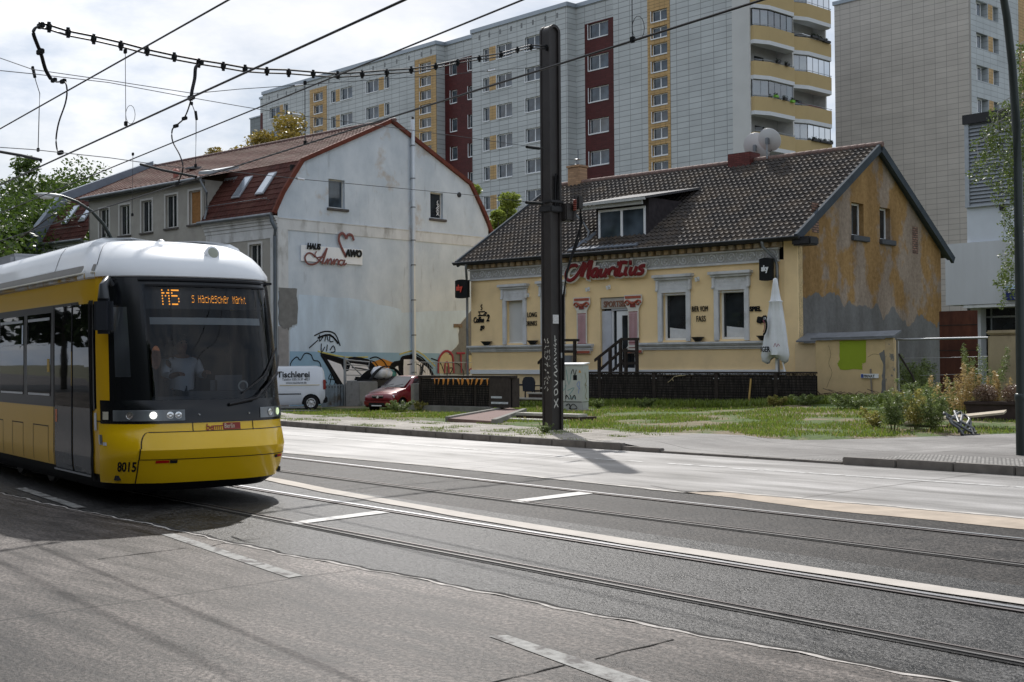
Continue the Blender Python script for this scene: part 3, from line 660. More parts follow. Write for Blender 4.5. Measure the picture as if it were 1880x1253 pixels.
# chimneys on the ridge
mb = MB(); mb.bbox(-15.25, -14.55, 5.7, 6.3, 9.6, 10.72, .015).bbox(-15.3, -14.5, 5.65, 6.35, 10.72, 10.82, .015)
c1 = mb.build('chimney', brickm, H); MB().lathe([(.12, 0), (.14, .06), (.08, .1), (.08, .26), (.16, .3), (.05, .34)], (-14.9, 6, 10.82), 12).lathe([(.035, 0), (.035, .62)], (-14.85, 6, 10.95), 8).build('chimney_cowl', zinc, c1, smooth=40)
MB().bbox(-6.45, -5.35, 5.6, 6.4, 9.7, 10.36, .02).build('chimney', clad('dark_red_brick', (.13, .035, .03), bw=.25, bh=.08, mort=.01, off=.5, var=.2), H)
# window surrounds and sashes
shut = M('roller_shutter', (.62, .63, .62), .5, var=.03); curtain = M('net_curtain', (.62, .64, .66), .8, var=.08, vs=6)
for i, (a, b_, z0, z1, sh) in enumerate(wins):
    mb = MB(); e = .2
    mb.bbox(a - e, a, -.07, .06, z0 - .05, z1 + .12, .01).bbox(b_, b_ + e, -.07, .06, z0 - .05, z1 + .12, .01).bbox(a - e, b_ + e, -.075, .06, z1 + .001, z1 + .16, .01)
    mb.bbox(a - e - .02, b_ + e + .02, -.045, .02, z1 + .165, z1 + .5, .008)
    mb.bbox(a - e - .1, b_ + e + .1, -.16, .02, z1 + .5, z1 + .58, .015).bbox(a - e - .16, b_ + e + .16, -.24, .02, z1 + .585, z1 + .7, .015)
    for xx in (a - e - .06, b_ + e - .06): mb.bbox(xx, xx + .12, -.12, -.0, z1 + .1, z1 + .5, .02); mb.sphere((xx + .06, -.13, z1 + .12), .06, (1, .6, 1.2), 1)
    k = a - e + .1
    while k < b_ + e - .05:                                       # carved lozenges
        mb.add([(k, -.046, z1 + .33), (k + .05, -.062, z1 + .33), (k + .1, -.046, z1 + .33), (k + .05, -.046, z1 + .42), (k + .05, -.046, z1 + .24)], [(0, 1, 3), (1, 2, 3), (0, 4, 1), (1, 4, 2)]); k += .115
    mb.build('window_surround', stone if not sh else stone, H)
    if sh:
        zz = z0 if i == 0 else z0 + .95; s = MB(); z = zz
        while z < z1 - .02: s.box(a, b_, .16, .185, z + .004, z + .05); s.box(a, b_, .172, .18, z, z + .055); z += .054
        s.build('roller_shutter', shut, H)
        if i == 1: f = frame_window(b_ - a, 1.0, parent=H, split=False); f.location = (a, .2, z0)
        else: MB().box(a, b_, .1, .22, z0 - .02, z0 + .05).build('sill', pvc, H)
    else:
        f = frame_window(b_ - a, z1 - z0, parent=H, split=False, fw=.085); f.location = (a, .17, z0)
        MB().prism([(a + .2, .19, z0 + .09), (b_ - .09, .19, z0 + .09), (b_ - .09, .19, z0 + .4), (a + .6, .19, z0 + .44), (a + .2, .19, z0 + .49)], (0, .008, 0)).build('curtain', curtain, f).matrix_parent_inverse = Matrix.Translation((-a, -.17, -z0))
        MB().tube([(a - .04, .05, z1 - .12), (a - .02, -.06, z1 - .06), (b_ + .02, -.06, z1 - .06), (b_ + .04, .05, z1 - .12)], .012, 5).build('blind_rail', whitep, H)
for (a, b_) in ((HX0 - .05, -9.25), (-6.9, -1.05)):
    MB().box(a, b_, -.1, .0, 2.2, 2.28).box(a - .02, b_ + .02, -.16, -.0, 2.29, 2.34).box(a - .04, b_ + .04, -.22, .0, 2.345, 2.42).box(a + .02, b_ - .02, -.05, -.0, 2.14, 2.2).build('ledge', stone, H)
# entrance
a, b_, z0, z1 = door
MB().box(a, a + .5, -.012, .28, z0, z1).build('door_reveal', M('light_reveal', (.5, .52, .56), .7), H) if 0 else None
mb = MB(); mb.box(a + .02, a + .5, .1, .28, z0, 3.72).box(a + .5, b_, .1, .28, 3.72, 3.8); mb.build('door_casing', M('pale_reveal', (.48, .50, .55), .7), H)
MB().box(a + .02, b_, .06, .28, 3.8, z1 - .02).build('door_fascia', M('grey_fascia_board', (.42, .40, .37), .7, var=.1), H)
dr = MB().box(a + .72, a + .98, .15, .22, z0, 3.7).box(b_ - .16, b_, .15, .22, z0, 3.7).box(a + .98, b_ - .16, .15, .22, 3.52, 3.7).box(a + .98, b_ - .16, .15, .22, z0, z0 + .3).box(a + .5, a + .56, .14, .24, z0, 3.72).build('door', pvc, H)
MB().box(a + .98, b_ - .16, .18, .2, z0 + .3, 3.52).box(a + .56, a + .72, .19, .2, z0, 3.7).build('pane', glass, dr)
MB().box(a + .84, a + .9, .08, .15, 2.15, 2.2).tube([(a + .87, .09, 2.175), (a + 1.02, .09, 2.175)], .014, 6).build('door_handle', M('brushed_steel', (.6, .6, .6), .3, 1), dr)
# lettering and signs, each mounted on the front wall
def sign(name, label, cat, x, y, z, group=None): return thing(name, label, cat, hw(x, y, z), HR, group)
redm = M('red_lacquer', (.17, .006, .008), .35, var=.15, vs=3); whm = M('white_sign_edge', (.66, .64, .58), .5, var=.1, vs=4); blk = M('black_letters', (.010, .011, .012), .7); brn = M('brown_letters', (.23, .11, .07), .6, var=.2)
def addtext(root, s, size, mat, x, z, y=0, name='lettering', ext=.012, bold=0.0, shear=0, sx=1.0, M_=FRONT, space=1.0):
    t = textmb(s, size, ext, shear, bold, sx, space=space); t.xf(Matrix.Translation((x, y, z) if M_ is FRONT else (y, x, z)) @ M_); return t.build(name, mat, root)
s = sign('red_script_sign', 'large red script sign with pale outline on the yellow front, under the frieze', 'sign', -10.45, -.18, 4.98)
def script_mau(w, ext, z):
    L = []
    sw = [(.62, .58), (.5, .66), (.22, .62), (.02, .36), (.0, .12), (.12, -.02), (.34, .0), (.58, .2), (.82, .52), (.98, .78)]
    M1 = [(.98, .78), (.9, .4), (.82, .1)]; M2 = [(.82, .1), (1.05, .5), (1.3, .84), (1.42, .84)]; M3 = [(1.36, .84), (1.26, .46), (1.18, .1), (1.24, .06)]
    L += [(w * 1.25, sw), (w * 1.7, M1), (w * 1.0, M2), (w * 1.7, M3)]
    x0 = 1.3
    def sl(*p): return [(x0 + a + b * .28, b) for a, b in p]
    def put(dx, *ls):
        nonlocal x0
        for l in ls: L.append((w * 1.25, sl(*l)))
        x0 += dx
    put(.42, [(.28, .4), (.1, .42), (.02, .22), (.1, .08), (.24, .16), (.28, .4)], [(.3, .42), (.27, .1), (.38, .08)])
    put(.42, [(.04, .42), (.04, .14), (.14, .07), (.28, .2), (.3, .42)], [(.3, .42), (.28, .08), (.38, .1)])
    put(.34, [(.04, .42), (.06, .1)], [(.06, .3), (.16, .42), (.28, .4)], )
    put(.2, [(.04, .42), (.04, .1), (.16, .1)]); L.append((w * 1.5, [(x0 + .0, .6), (x0 + .1, .6)]))
    put(.3, [(.02, .72), (.02, .12), (.14, .07), (.24, .14)], [(-.12, .56), (.1, .64), (.34, .6)])
    put(.24, [(.04, .42), (.04, .1), (.16, .1)]); L.append((w * 1.6, [(x0 + .06, .6), (x0 + .18, .6)]))
    put(.42, [(.04, .42), (.04, .14), (.14, .07), (.28, .2), (.3, .42)], [(.3, .42), (.28, .08), (.38, .1)])
    put(.3, [(.3, .42), (.12, .42), (.06, .32), (.24, .22), (.2, .08), (.0, .08)])
    mb = strokes(L, w, z=z); return mb
m1 = script_mau(.25, .02, 0); m1.xf(Matrix.Translation((0, .0, .05)) @ Matrix.Diagonal((.98, 1, .86, 1)) @ Matrix.Rotation(R(.0), 4, 'Y') @ FRONT); m1.build('sign_back', whm, s)
m2 = script_mau(.14, .02, .06); m2.xf(Matrix.Translation((0, .0, .05)) @ Matrix.Diagonal((.98, 1, .86, 1)) @ FRONT); m2.build('lettering', redm, s)
s = sign('wall_lettering', 'two-line wall lettering reading LONG DRINKS between the two left windows', 'sign', -12.82, -.03, 3.22); addtext(s, 'LONG', .29, blk, .06, .36, bold=0, sx=.62, space=1.12); addtext(s, 'DRINKS', .29, blk, -.02, 0, bold=0, sx=.56, space=1.12)
s = sign('wall_lettering', 'two-line wall lettering reading BIER VOM FASS between the two right windows', 'sign', -4.5, -.03, 3.2); addtext(s, 'BIER VOM', .29, blk, 0, .36, bold=0, sx=.52, space=1.12); addtext(s, 'FASS', .31, blk, .2, -.02, bold=0, sx=.62, space=1.1)
s = sign('wall_lettering', 'black wall lettering reading SPIEL with dice, half hidden by the parasol', 'sign', -1.98, -.03, 3.5); addtext(s, 'SPIEL', .24, blk, 0, 0, bold=.01, sx=.9)
for dx, dz, rr in ((.42, -.33, 12), (.62, -.3, -20)): mb = MB(); mb.bbox(-.12, .12, -.04, .02, -.12, .12, .03).xf(Matrix.Translation((dx, 0, dz)) @ Matrix.Rotation(R(rr), 4, 'Y')); mb.build('die', blk, s)
s = sign('door_lettering', 'brown capitals reading SPORTSBAR on the board above the bar door', 'sign', -8.75, .045, 3.87); addtext(s, 'SPORTSBAR', .33, brn, 0, 0, bold=.008, sx=.78)
s = sign('coffee_sign', 'black wall sign reading Coffee 2 go with a steaming cup', 'sign', -15.9, -.03, 3.05)
addtext(s, 'Coffee', .34, blk, 0, .38, bold=.01, shear=.2, sx=.68); addtext(s, '2', .42, blk, .78, .42, bold=.012, shear=.2, sx=.8); addtext(s, 'go', .3, blk, .42, .1, bold=.01, shear=.2, sx=.8)
c_ = strokes([[(.35, .82), (.42, .7), (.62, .7), (.7, .84), (.3, .84)], [(.7, .8), (.8, .8), (.72, .72)], [(.46, .92), (.54, 1.0), (.46, 1.08), (.54, 1.16)], [(.28, .68), (.78, .68)]], .05); c_.xf(FRONT); c_.build('cup_emblem', blk, s)
for kx, kz, lab, col_, w_, r_ in ((-1.05, 4.95, 'black curved box sign with white lettering, by the right downpipe of the bar', pvc, .26, 0), (-16.2, 4.9, 'black box sign with red lettering at the left corner of the bar', emis('red_sky_letters', (.45, .05, .03), .12), .38, 0)):
    s = sign('box_sign', lab, 'sign', kx, -.42, kz); mb = MB(); q = []
    for i in range(9):
        t = -1 + i / 4; q.append((w_ * t, -.04 - .05 * (1 - t * t), 0))
    pts = [(p[0], p[1], -.37 - .04 * (1 - (p[0] / w_) ** 2)) for p in q] + [(p[0], p[1], .37 + .04 * (1 - (p[0] / w_) ** 2)) for p in q][::-1]
    mb.prism(pts, (0, .14, 0)); mb.build('sign_box', blk, s); MB().box(-.03, .03, .08, .42, .2, .24).box(-.03, .03, .08, .42, -.24, -.2).build('bracket', black, s)
    addtext(s, 'sky', .34 if w_ > .3 else .28, col_, -.24 if w_ > .3 else -.13, -.06, y=-.105, bold=.012, sx=.8 if w_ > .3 else .75)
pink = M('faded_pink_fluting', (.55, .38, .40), .6); dred = M('dark_red_print', (.20, .03, .025), .5, var=.3, vs=5); orr = M('rust_orange_print', (.38, .09, .05), .5, var=.2, vs=5)
for kx, lab in ((-9.78, 'flat cut-out of a red and white Ionic column left of the bar door'), (-7.2, 'flat cut-out of a red and white Ionic column right of the bar door')):
    s = sign('column_cutout', lab, 'sign', kx, -.05, 2.02, 'painted column cut-outs beside the door')
    MB().prism([(-.42, 0, 0), (.42, 0, 0), (.42, 0, .14), (.3, 0, .24), (.26, 0, .3), (.26, 0, 1.72), (.34, 0, 1.86), (.42, 0, 1.95), (.44, 0, 2.1), (.42, 0, 2.28), (-.42, 0, 2.28), (-.44, 0, 2.1), (-.42, 0, 1.95), (-.34, 0, 1.86), (-.26, 0, 1.72), (-.26, 0, .3), (-.3, 0, .24), (-.42, 0, .14)], (0, -.03, 0)).build('board', whm, s)
    mb = MB(); mb.box(-.2, .2, -.034, -.031, .32, 1.62); mb.build('shaft', pink, s)
    mb = MB()
    for i in range(7): mb.box(-.2 + i * .062, -.2 + i * .062 + .018, -.037, -.0345, .34, 1.56)
    mb.box(-.22, .22, -.037, -.0345, .2, .235).box(-.24, .24, -.037, -.0345, .4, .43).box(-.22, .22, -.037, -.0345, 1.6, 1.63); mb.build('fluting', dred, s)
    mb = MB(); mb.box(-.38, .38, -.05, -.031, 2.14, 2.24)
    for sx_ in (-1, 1):
        mb.tube([(sx_ * (.26 + math.cos(t * .8) * (.13 - .012 * t)), -.05, 1.96 + math.sin(t * .8) * (.13 - .012 * t)) for t in range(9)], .035, 6)
    mb.tube([(-.22, -.045, 2.04), (0, -.045, 1.93), (.22, -.045, 2.04)], .05, 6); mb.build('capital', orr, s); MB().box(-.4, .4, -.06, -.031, .02, .12).build('column_base', orr, s)
    MB().box(-.13, .13, -.06, -.052, 1.8, 2.02).build('print', dred, s)
# small planters on the ledge
for i, (kx, lab) in enumerate(((-15.0, 'small dark flower bowl on the ledge, under the coffee sign'), (-12.35, 'small dark flower bowl on the ledge under the LONG DRINKS letters'), (-4.15, 'small dark flower bowl on the ledge under the BIER VOM FASS letters'), (-1.35, 'small dark flower bowl on the ledge, half behind the parasol'))):
    o = sign('flower_bowl', lab, 'flower bowl', kx, -.17, 2.43, 'flower bowls on the front ledge'); MB().lathe([(.0, 0), (.1, 0), (.2, .12), (.26, .17), (.24, .17), (.18, .12), (0, .1)], seg=14).build('bowl', black, o, smooth=40); MB().lathe([(.0, .12), (.2, .125)], seg=12).build('soil', M('bowl_soil', (.05, .035, .025), .9), o)
# two wall lamps over the entrance, one at each window
for i, (kx, kz, lab) in enumerate(((-9.45, 4.62, 'left of the two small spotlights under the red script sign'), (-8.4, 4.66, 'right of the two small spotlights under the red script sign'), (-12.7, 4.5, 'small spotlight above the LONG DRINKS letters'), (-4.2, 4.78, 'small spotlight beside the hood of the third window'))):
    o = sign('spotlight', lab, 'lamp', kx, -.0, kz, 'small spotlights on the bar front'); MB().box(-.05, .05, -.04, 0, -.08, .08).tube([(0, -.02, 0), (0, -.14, .02)], .015, 6).lathe([(.03, -.05), (.06, .08), (.065, .1)], (.0, -.16, -.06), 10).build('lamp_body', whitep, o)

# satellite dishes on the ridge
def dish(lab, x, y, z, r, rz):
    o = thing('satellite_dish', lab, 'satellite dish', hw(x, y, z), rz, 'satellite dishes on the yellow house')
    mb = MB(); pr = [(r * i / 8, .28 * r * (i / 8) ** 2) for i in range(9)]; mb.lathe([(.001, 0)] + pr[1:] + [(r, .28 * r + .02), (r * .98, .28 * r)] + [(a, b + .012) for a, b in pr[:0:-1]], (0, 0, 0), 28)
    mb.xf(Matrix.Rotation(R(62), 4, 'X')); mb.build('reflector', M('dish_grey', (.60, .61, .62), .45, var=.04) if 'dish_grey' not in bpy.data.materials else bpy.data.materials['dish_grey'], o, smooth=40)
    mb = MB(); mb.tube([(0, .12, -r * 1.5), (0, .12, -.05)], .035, 8).bbox(-.07, .07, .0, .16, -.15, .12, .02); mb.build('mount', zinc, o)
    mb = MB(); mb.tube([(0, .1, -r * .8), (0, -r * .4, -r * .85), (0, -r * 1.1, -.12)], .014, 6).lathe([(.04, 0), (.04, .12)], (0, -r * 1.15, -.12), 8); mb.build('feed_arm', black, o); return o
dish('nearer and smaller satellite dish on the ridge, right of the dark red chimney', -4.7, 5.95, 10.75, .5, -170)
dish('larger pale satellite dish behind the dark red chimney', -6.0, 7.1, 10.75, .62, -168)

# ------------------------------------------------------------------ the grey gable house
def gableplaster():
    m, nt, b = newmat('weathered_grey_render'); co = coords(nt); sp = N(nt, 'ShaderNodeSeparateXYZ'); nt.links.new(co, sp.inputs[0])
    f = noise(nt, scalev(nt, co, (1, 1, .7)), .8, 7, .65); col = ramp(nt, f, [(.3, (.46, .52, .58)), (.7, (.64, .69, .74))])
    st = noise(nt, scalev(nt, co, (1, 2.6, .35)), 1.1, 7, .7); col = mix(nt, ramp(nt, st, [(.58, (0, 0, 0)), (.76, (.6, .6, .6))]), col, (.16, .165, .17))
    bl = noise(nt, co, .55, 5, .6); up = math_(nt, 'GREATER_THAN', sp.outputs[2], 8.15); k = math_(nt, 'MULTIPLY', up, ramp(nt, bl, [(.60, (0, 0, 0)), (.68, (.6, .6, .6))]))
    col = mix(nt, k, col, (.42, .33, .24)); nt.links.new(col, b.inputs['Base Color']); b.inputs['Roughness'].default_value = .9; b.inputs['Specular IOR Level'].default_value = .15
    bump(nt, b, noise(nt, co, 30, 5), .35, .02); return m
gpl = gableplaster(); creamw = M('cream_band_render', (.60, .61, .61), .85, var=.1, vs=2, stain=(.25, .24, .22), ss=1.3, sc=(.52, .75), stretch=(1, 1, .4), bs=40, bstr=.25)
rough_w = M('rough_cast_render', (.36, .345, .31), .9, var=.14, vs=1.6, bs=45, bstr=.5, stain=(.24, .23, .21), ss=.8, sc=(.5, .8))
GH = thing('gable_house', 'long grey rendered house with red mansard roof, graffiti and a tall patched gable wall', 'house', OG, HR)
GW = 13.5; GR = 6.75; GRZ = 13.28
prof = [(-.25, 8.3), (.25, 9.25), (1.35, 10.8), (GR, GRZ), (GW - 1.35, 10.8), (GW - .25, 9.25), (GW + .25, 8.3)]
upw = [(-14.94, -13.99, 8.24, 9.74), (-12.97, -12.01, 8.24, 9.76), (-10.94, -9.99, 8.24, 9.81), (-8.79, -7.8, 8.3, 9.88), (-6.8, -5.82, 8.33, 9.91)]
loww = [(-2.06, -1.18, 5.9, 7.06)] + [(-20 + 2.6 * i, -19.0 + 2.6 * i, 5.6, 7.1) for i in range(6)] + [(-20 + 2.6 * i, -19.0 + 2.6 * i, 2.2, 3.9) for i in range(6)]
mb = MB(); wall(mb, 'x', -21, 0, -.6, 8.2, 0, loww, .18); wall(mb, 'x', -16.0, -5.5, 8.2, 10.35, 0, upw, .18); mb.box(-16.0, -15.9, 0, 2.5, 8.2, 10.35).box(-5.6, -5.5, 0, 2.5, 8.2, 10.35); mb.box(-20.9, -.1, .2, .24, -.5, 10.2 if 0 else 8.1).box(-15.8, -5.7, .2, .24, 8.1, 10.3); mb.build('street_wall', rough_w, GH)
mb = MB(); wall(mb, 'y', 0, GW, -.8, 14, 0, [(2.88, 3.85, 8.82, 10.13), (9.34, 10.22, 8.84, 10.12)], .22, -1)
pl = []
for (y0, z0), (y1, z1) in zip(prof, prof[1:]):
    n = Vector((0, -(z1 - z0), (y1 - y0))).normalized(); pl.append((Vector((0, y0, z0)) - n * .06, n))
clip(mb, pl); mb.build('gable_wall', gpl, GH)
MB().box(-.4, -.3, 1, 12.5, 8.3, 10.6).box(-21, -.4, GW - .1, GW, -.5, 8.2).build('inner_wall', bpy.data.materials['dark_interior'], GH)
mb = MB(); mb.box(0, .035, .0, GW, 7.62, 8.1).box(0, .06, 0, GW, 8.1, 8.14).box(0, .034, 0, .55, 4.9, 7.62); mb.build('string_course', creamw, GH)
MB().box(0, .034, 0, .55, -.6, 3.35).build('corner_strip', M('raw_corner_plaster', (.30, .285, .275), .9, var=.15, vs=2.5, bs=30, bstr=.3), GH)
def wobble(pts, a=.06, n=5):
    out = []
    for (p, q) in zip(pts, pts[1:] + pts[:1]):
        for i in range(n): t = i / n; out.append((p[0] + (q[0] - p[0]) * t + random.uniform(-a, a), p[1] + (q[1] - p[1]) * t + random.uniform(-a, a)))
    return out
def sheet(pts, name, mat, d=.006, parent=GH): return MB().prism([(0, p[0], p[1]) for p in pts], (d, 0, 0)).build(name, mat, parent)
sheet(wobble([(.0, 3.4), (.0, 5.0), (1.05, 5.0), (1.0, 3.5), (.5, 3.2)], .07), 'cement_patch', M('raw_cement', (.19, .188, .18), .92, var=.15, vs=4, bs=40, bstr=.4), d=.04)
sheet(wobble([(.62, -.6), (.62, 3.2), (1.05, 3.4), (1.1, 4.75), (4, 4.7), (7.2, 4.35), (7.4, 4.1), (12.3, 4.35), (11.2, 3.6), (11.2, 2.6), (10.2, 1.9), (10.2, -.6)], .05), 'white_overpaint', M('pale_blue_overpaint', (.60, .71, .82), .85, var=.06, vs=1.1, stain=(.46, .54, .62), ss=.9, stretch=(1, 1, .4), bs=40, bstr=.2), d=.006)
sheet(wobble([(12.35, 4.5), (11.3, 3.5), (11.25, 2.6), (10.35, 2.0), (10.2, 1.1), (12.3, 1.1), (13.4, 2.2), (13.4, 4.5)], .05), 'cement_patch', bpy.data.materials['raw_cement'], d=.009)
blueband = M('light_blue_overpaint', (.28, .43, .56), .85, var=.05); sheet([(.63, -.6), (.63, 2.25), (9.9, 2.15), (9.9, -.6)], 'blue_overpaint', blueband, d=.011)
for y0, z0, w_, h_, k in ((2.88, 8.82, .97, 1.31, 0), (9.34, 8.84, .88, 1.28, 1)):
    f = frame_window(w_, h_, fm=M('old_white_frame', (.55, .55, .53), .6, var=.15) if not k else bpy.data.materials['old_white_frame'], gm=glass_sky if not k else glass, split=False, parent=GH, fw=.05); f.location = (-.16, y0, z0); f.rotation_euler = (0, 0, R(90))
    MB().bbox(-.15, .09, y0 - .1, y0 + w_ + .2, z0 - .14, z0 - .02, .02).build('sill', M('sooty_sill', (.10, .09, .085), .9, var=.3, vs=5) if not k else bpy.data.materials['sooty_sill'], GH)
lace = strokes([[(.5, .1), (.7, .3), (.5, .45), (.72, .6), (.55, .75), (.65, .85)], [(.6, .12), (.6, .8)], [(.72, .1), (.5, .3), (.7, .5), (.52, .68)]], .03); lace.xf(Matrix.Translation((-.10, 9.34, 8.9)) @ SIDE); lace.build('lace_curtain', curtain, GH)
for a, b_, c, d in upw + loww[:1]:
    k = (a, b_, c, d) == upw[-1]
    f = frame_window(b_ - a, d - c, fm=bpy.data.materials['old_white_frame'], gm=M('chipboard', (.30, .15, .055), .8, var=.2, vs=9) if k else glass, split=not k, parent=GH, fw=.05); f.location = (a, .1, c)
    mb = MB(); t = .1; mb.box(a - t, a, -.03, .03, c - .02, d + t).box(b_, b_ + t, -.03, .03, c - .02, d + t).box(a, b_, -.03, .03, d, d + t); mb.build('window_surround', M('pale_surround', (.55, .545, .52), .8, var=.08) if 'pale_surround' not in bpy.data.materials else bpy.data.materials['pale_surround'], GH)
    MB().box(a - .12, b_ + .12, -.09, .03, c - .1, c - .021).build('sill', bpy.data.materials['sooty_sill'], GH)
win0 = None
for a, b_, c, d in loww[1:]:
    if win0 is None or abs((d - c) - win0['h']) > .01: win0 = frame_window(b_ - a, d - c, fm=bpy.data.materials['old_white_frame'], gm=glass, parent=GH, fw=.05); win0['h'] = d - c; win0.location = (a, .1, c)
    else: dup(win0, GH, (a, .1, c))
for (x0, x1) in ((-5.45, .05), (-21.05, -16.05)):
    mb = MB(); mb.box(x0, x1, -.06, 0, 7.7, 7.85).box(x0, x1, -.11, 0, 7.86, 8.0).box(x0, x1, -.17, 0, 8.01, 8.1).box(x0, x1, -.24, 0, 8.11, 8.2); mb.build('moulded_cornice', creamw, GH)
MB().box(-5.4, -4.95, -.03, 0, -.5, 7.69).box(-.5, -.0, -.03, 0, -.5, 7.69).box(-4.95, -.5, -.03, 0, 7.25, 7.69).build('lesene', creamw, GH)
# roof: steep dark mansard slopes, flatter red-brown slopes above
mb = MB(); tile_roof(mb, -20.6, .12, 1.35, 10.8, GR, GRZ, .24, .26, .02, .03, 4); rf = mb.build('roof', tile_red, GH)
mb = MB(); tile_roof(mb, -16.05, -5.45, -.3, 10.42, 1.45, 10.98, .24, .26, .02, .03, 4); mb.build('roof', tile_red, GH)
MB().add([(-20.6, GR, GRZ - .05), (.1, GR, GRZ - .05), (.1, GW - 1.35, 10.75), (-20.6, GW - 1.35, 10.75), (.1, GW + .2, 8.3), (-20.6, GW + .2, 8.3), (-20.6, 1.35, 10.74), (.1, 1.35, 10.74)], [(0, 1, 2, 3), (3, 2, 4, 5), (0, 6, 7, 1)]).build('roof_deck', M('old_roof_deck', (.10, .05, .04), .8), GH)
for x0, x1 in ((-5.5, .12), (-20.6, -16.0)):
    mb = MB(); tile_roof(mb, x0, x1, -.28, 8.25, .25, 9.25, .24, .3, .02, .025, 4); tile_roof(mb, x0, x1, .25, 9.25, 1.37, 10.82, .24, .3, .02, .025, 4); mb.build('mansard_slope', tile_mans, GH)
    MB().tube([(x0 - .1, -.36, 8.26), (x1 - .1, -.36, 8.24)], .085, 8).build('gutter', zinc, GH, smooth=50)
    MB().tube([(x0 + .3, -.2, 9.02), (x1 - .6, -.2, 9.02)], .016, 5).tube([(x0 + .3, .1, 8.95), (x0 + .3, -.2, 9.02)], .012, 4).tube([(x1 - .8, .1, 8.95), (x1 - .8, -.2, 9.02)], .012, 4).build('snow_guard', zinc, GH)
sk0 = None
for xx in (-3.75, -1.95, -19.3, -17.5):
    if sk0 is None:
        sk0 = MB().bbox(0, .62, 0, .07, 0, 1.35, .02).build('skylight', M('skylight_frame', (.35, .37, .40), .4, .3), GH); MB().box(.07, .55, -.012, .01, .09, 1.26).build('pane', M('skylight_pane', (.45, .50, .56), .08, .6), sk0); k = sk0
    else: k = dup(sk0, GH)
    k.location = (xx, .18, 9.33); k.rotation_euler = (R(-37), 0, 0)
MB().tube([(-16.1, -.38, 10.36), (-5.3, -.38, 10.36)], .085, 8).box(-16, -5.5, -.25, 0, 10.25, 10.35).build('gutter', zinc, GH, smooth=50)
mb = MB(); x = -20.6
while x < 0: mb.lathe([(.09, 0), (.105, .02), (.105, .36), (.09, .4)], (x, GR, GRZ + .02), 8, 'x'); x += .38
mb.build('ridge', M('dark_ridge', (.12, .06, .05), .6), rf, smooth=50)
mb = MB()
for (y0, z0), (y1, z1) in zip(prof, prof[1:]):
    n = Vector((0, -(z1 - z0), (y1 - y0))).normalized(); a, b_ = Vector((0, y0, z0)), Vector((0, y1, z1)); mb.prism([a - n * .09, b_ - n * .09, b_ + n * .1, a + n * .1], (.13, 0, 0))
mb.build('verge', verge_red, rf)
for (y0, z0), (y1, z1) in ((prof[0], prof[1]), (prof[1], prof[2]), (prof[2], prof[3])):
    pass
mb = MB(); fw_ = [(-.9, 8.0), (-.75, 8.9), (1.0, 11.2), (GR, GRZ + .35), (GR, GRZ - .9), (1.6, 10.0), (.2, 8.0)]; mb.prism([(-21.1, y, z) for y, z in fw_], (.5, 0, 0)); mb.build('fire_wall', M('zinc_clad_parapet', (.20, .235, .28), .5, .3, var=.1, vs=2), GH)
mb = MB(); mb.prism([(-5.5, -.35, 10.55), (-4.5, -.2, 10.5), (-4.5, 1.2, 10.9), (-5.5, 1.2, 10.9)], (0, 0, .14)); mb.prism([(-5.5, 0, 8.3), (-5.05, -.05, 8.6), (-4.6, .6, 9.7), (-4.5, 1.1, 10.5), (-5.5, 1.1, 10.5)], (0, .05, 0)); mb.build('valley_flashing', M('zinc_flashing', (.32, .34, .36), .45, .4), GH)
MB().tube([(-5.35, -.38, 10.3), (-5.3, -.3, 10.1), (-5.15, -.15, 9.7), (-5.2, -.1, 8.9), (-5.25, -.2, 8.45)], .055, 8).build('downpipe', zinc, GH, smooth=40)
MB().tube([(.0, -.36, 8.2), (.02, -.34, 7.95), (.1, -.2, 7.6), (-.02, -.14, 7.3), (-.02, -.14, .0)], .08, 10).build('downpipe', M('blue_grey_downpipe', (.11, .13, .15), .5, .4), GH, smooth=40)
mb = MB(); mb.tube([(.16, 8.03, .3), (.16, 8.03, 13.5)], .1, 12); fl = mb.build('flue_pipe', M('pale_flue', (.58, .62, .66), .35, .5, var=.05), GH, smooth=50)
mb = MB()
for z in (1.2, 3.0, 4.7, 6.4, 7.6, 9.2, 10.6, 12.2): mb.lathe([(.115, 0), (.115, .06)], (.16, 8.03, z), 12).box(0, .12, 8.0, 8.06, z, z + .05)
mb.build('bracket', zinc, fl); MB().lathe([(.06, 0), (.06, .12)], (.16, 8.03, 13.5), 8).build('pipe_cap', black, fl)
MB().lathe([(.14, 0), (.14, .35), (.2, .4), (.2, .5), (.1, .6)], (-11.9, 2.6, 11.2), 10).build('roof_vent', M('red_vent', (.35, .12, .09), .6), GH, smooth=40)
MB().bbox(-12.3, -11.4, 3.4, 4.2, 11.9, 11.99, .02).build('roof_hatch', zinc, GH)
MB().lathe([(.05, 0), (.13, 0), (.13, .05), (.05, .05)], (.0, 11.35, 10.15), 12, 'x').build('wall_vent', black, GH); MB().box(.0, .04, 10.9, 11.5, 3.45, 3.62).build('wall_plate', M('mottled_plate', (.18, .13, .09), .7, var=.6, vs=12), GH)
MB().lathe([(.05, 0), (.09, .02), (.09, .3)], (.0, 12.2, 2.2), 10, 'x').build('wall_outlet', whitep, GH, smooth=40)
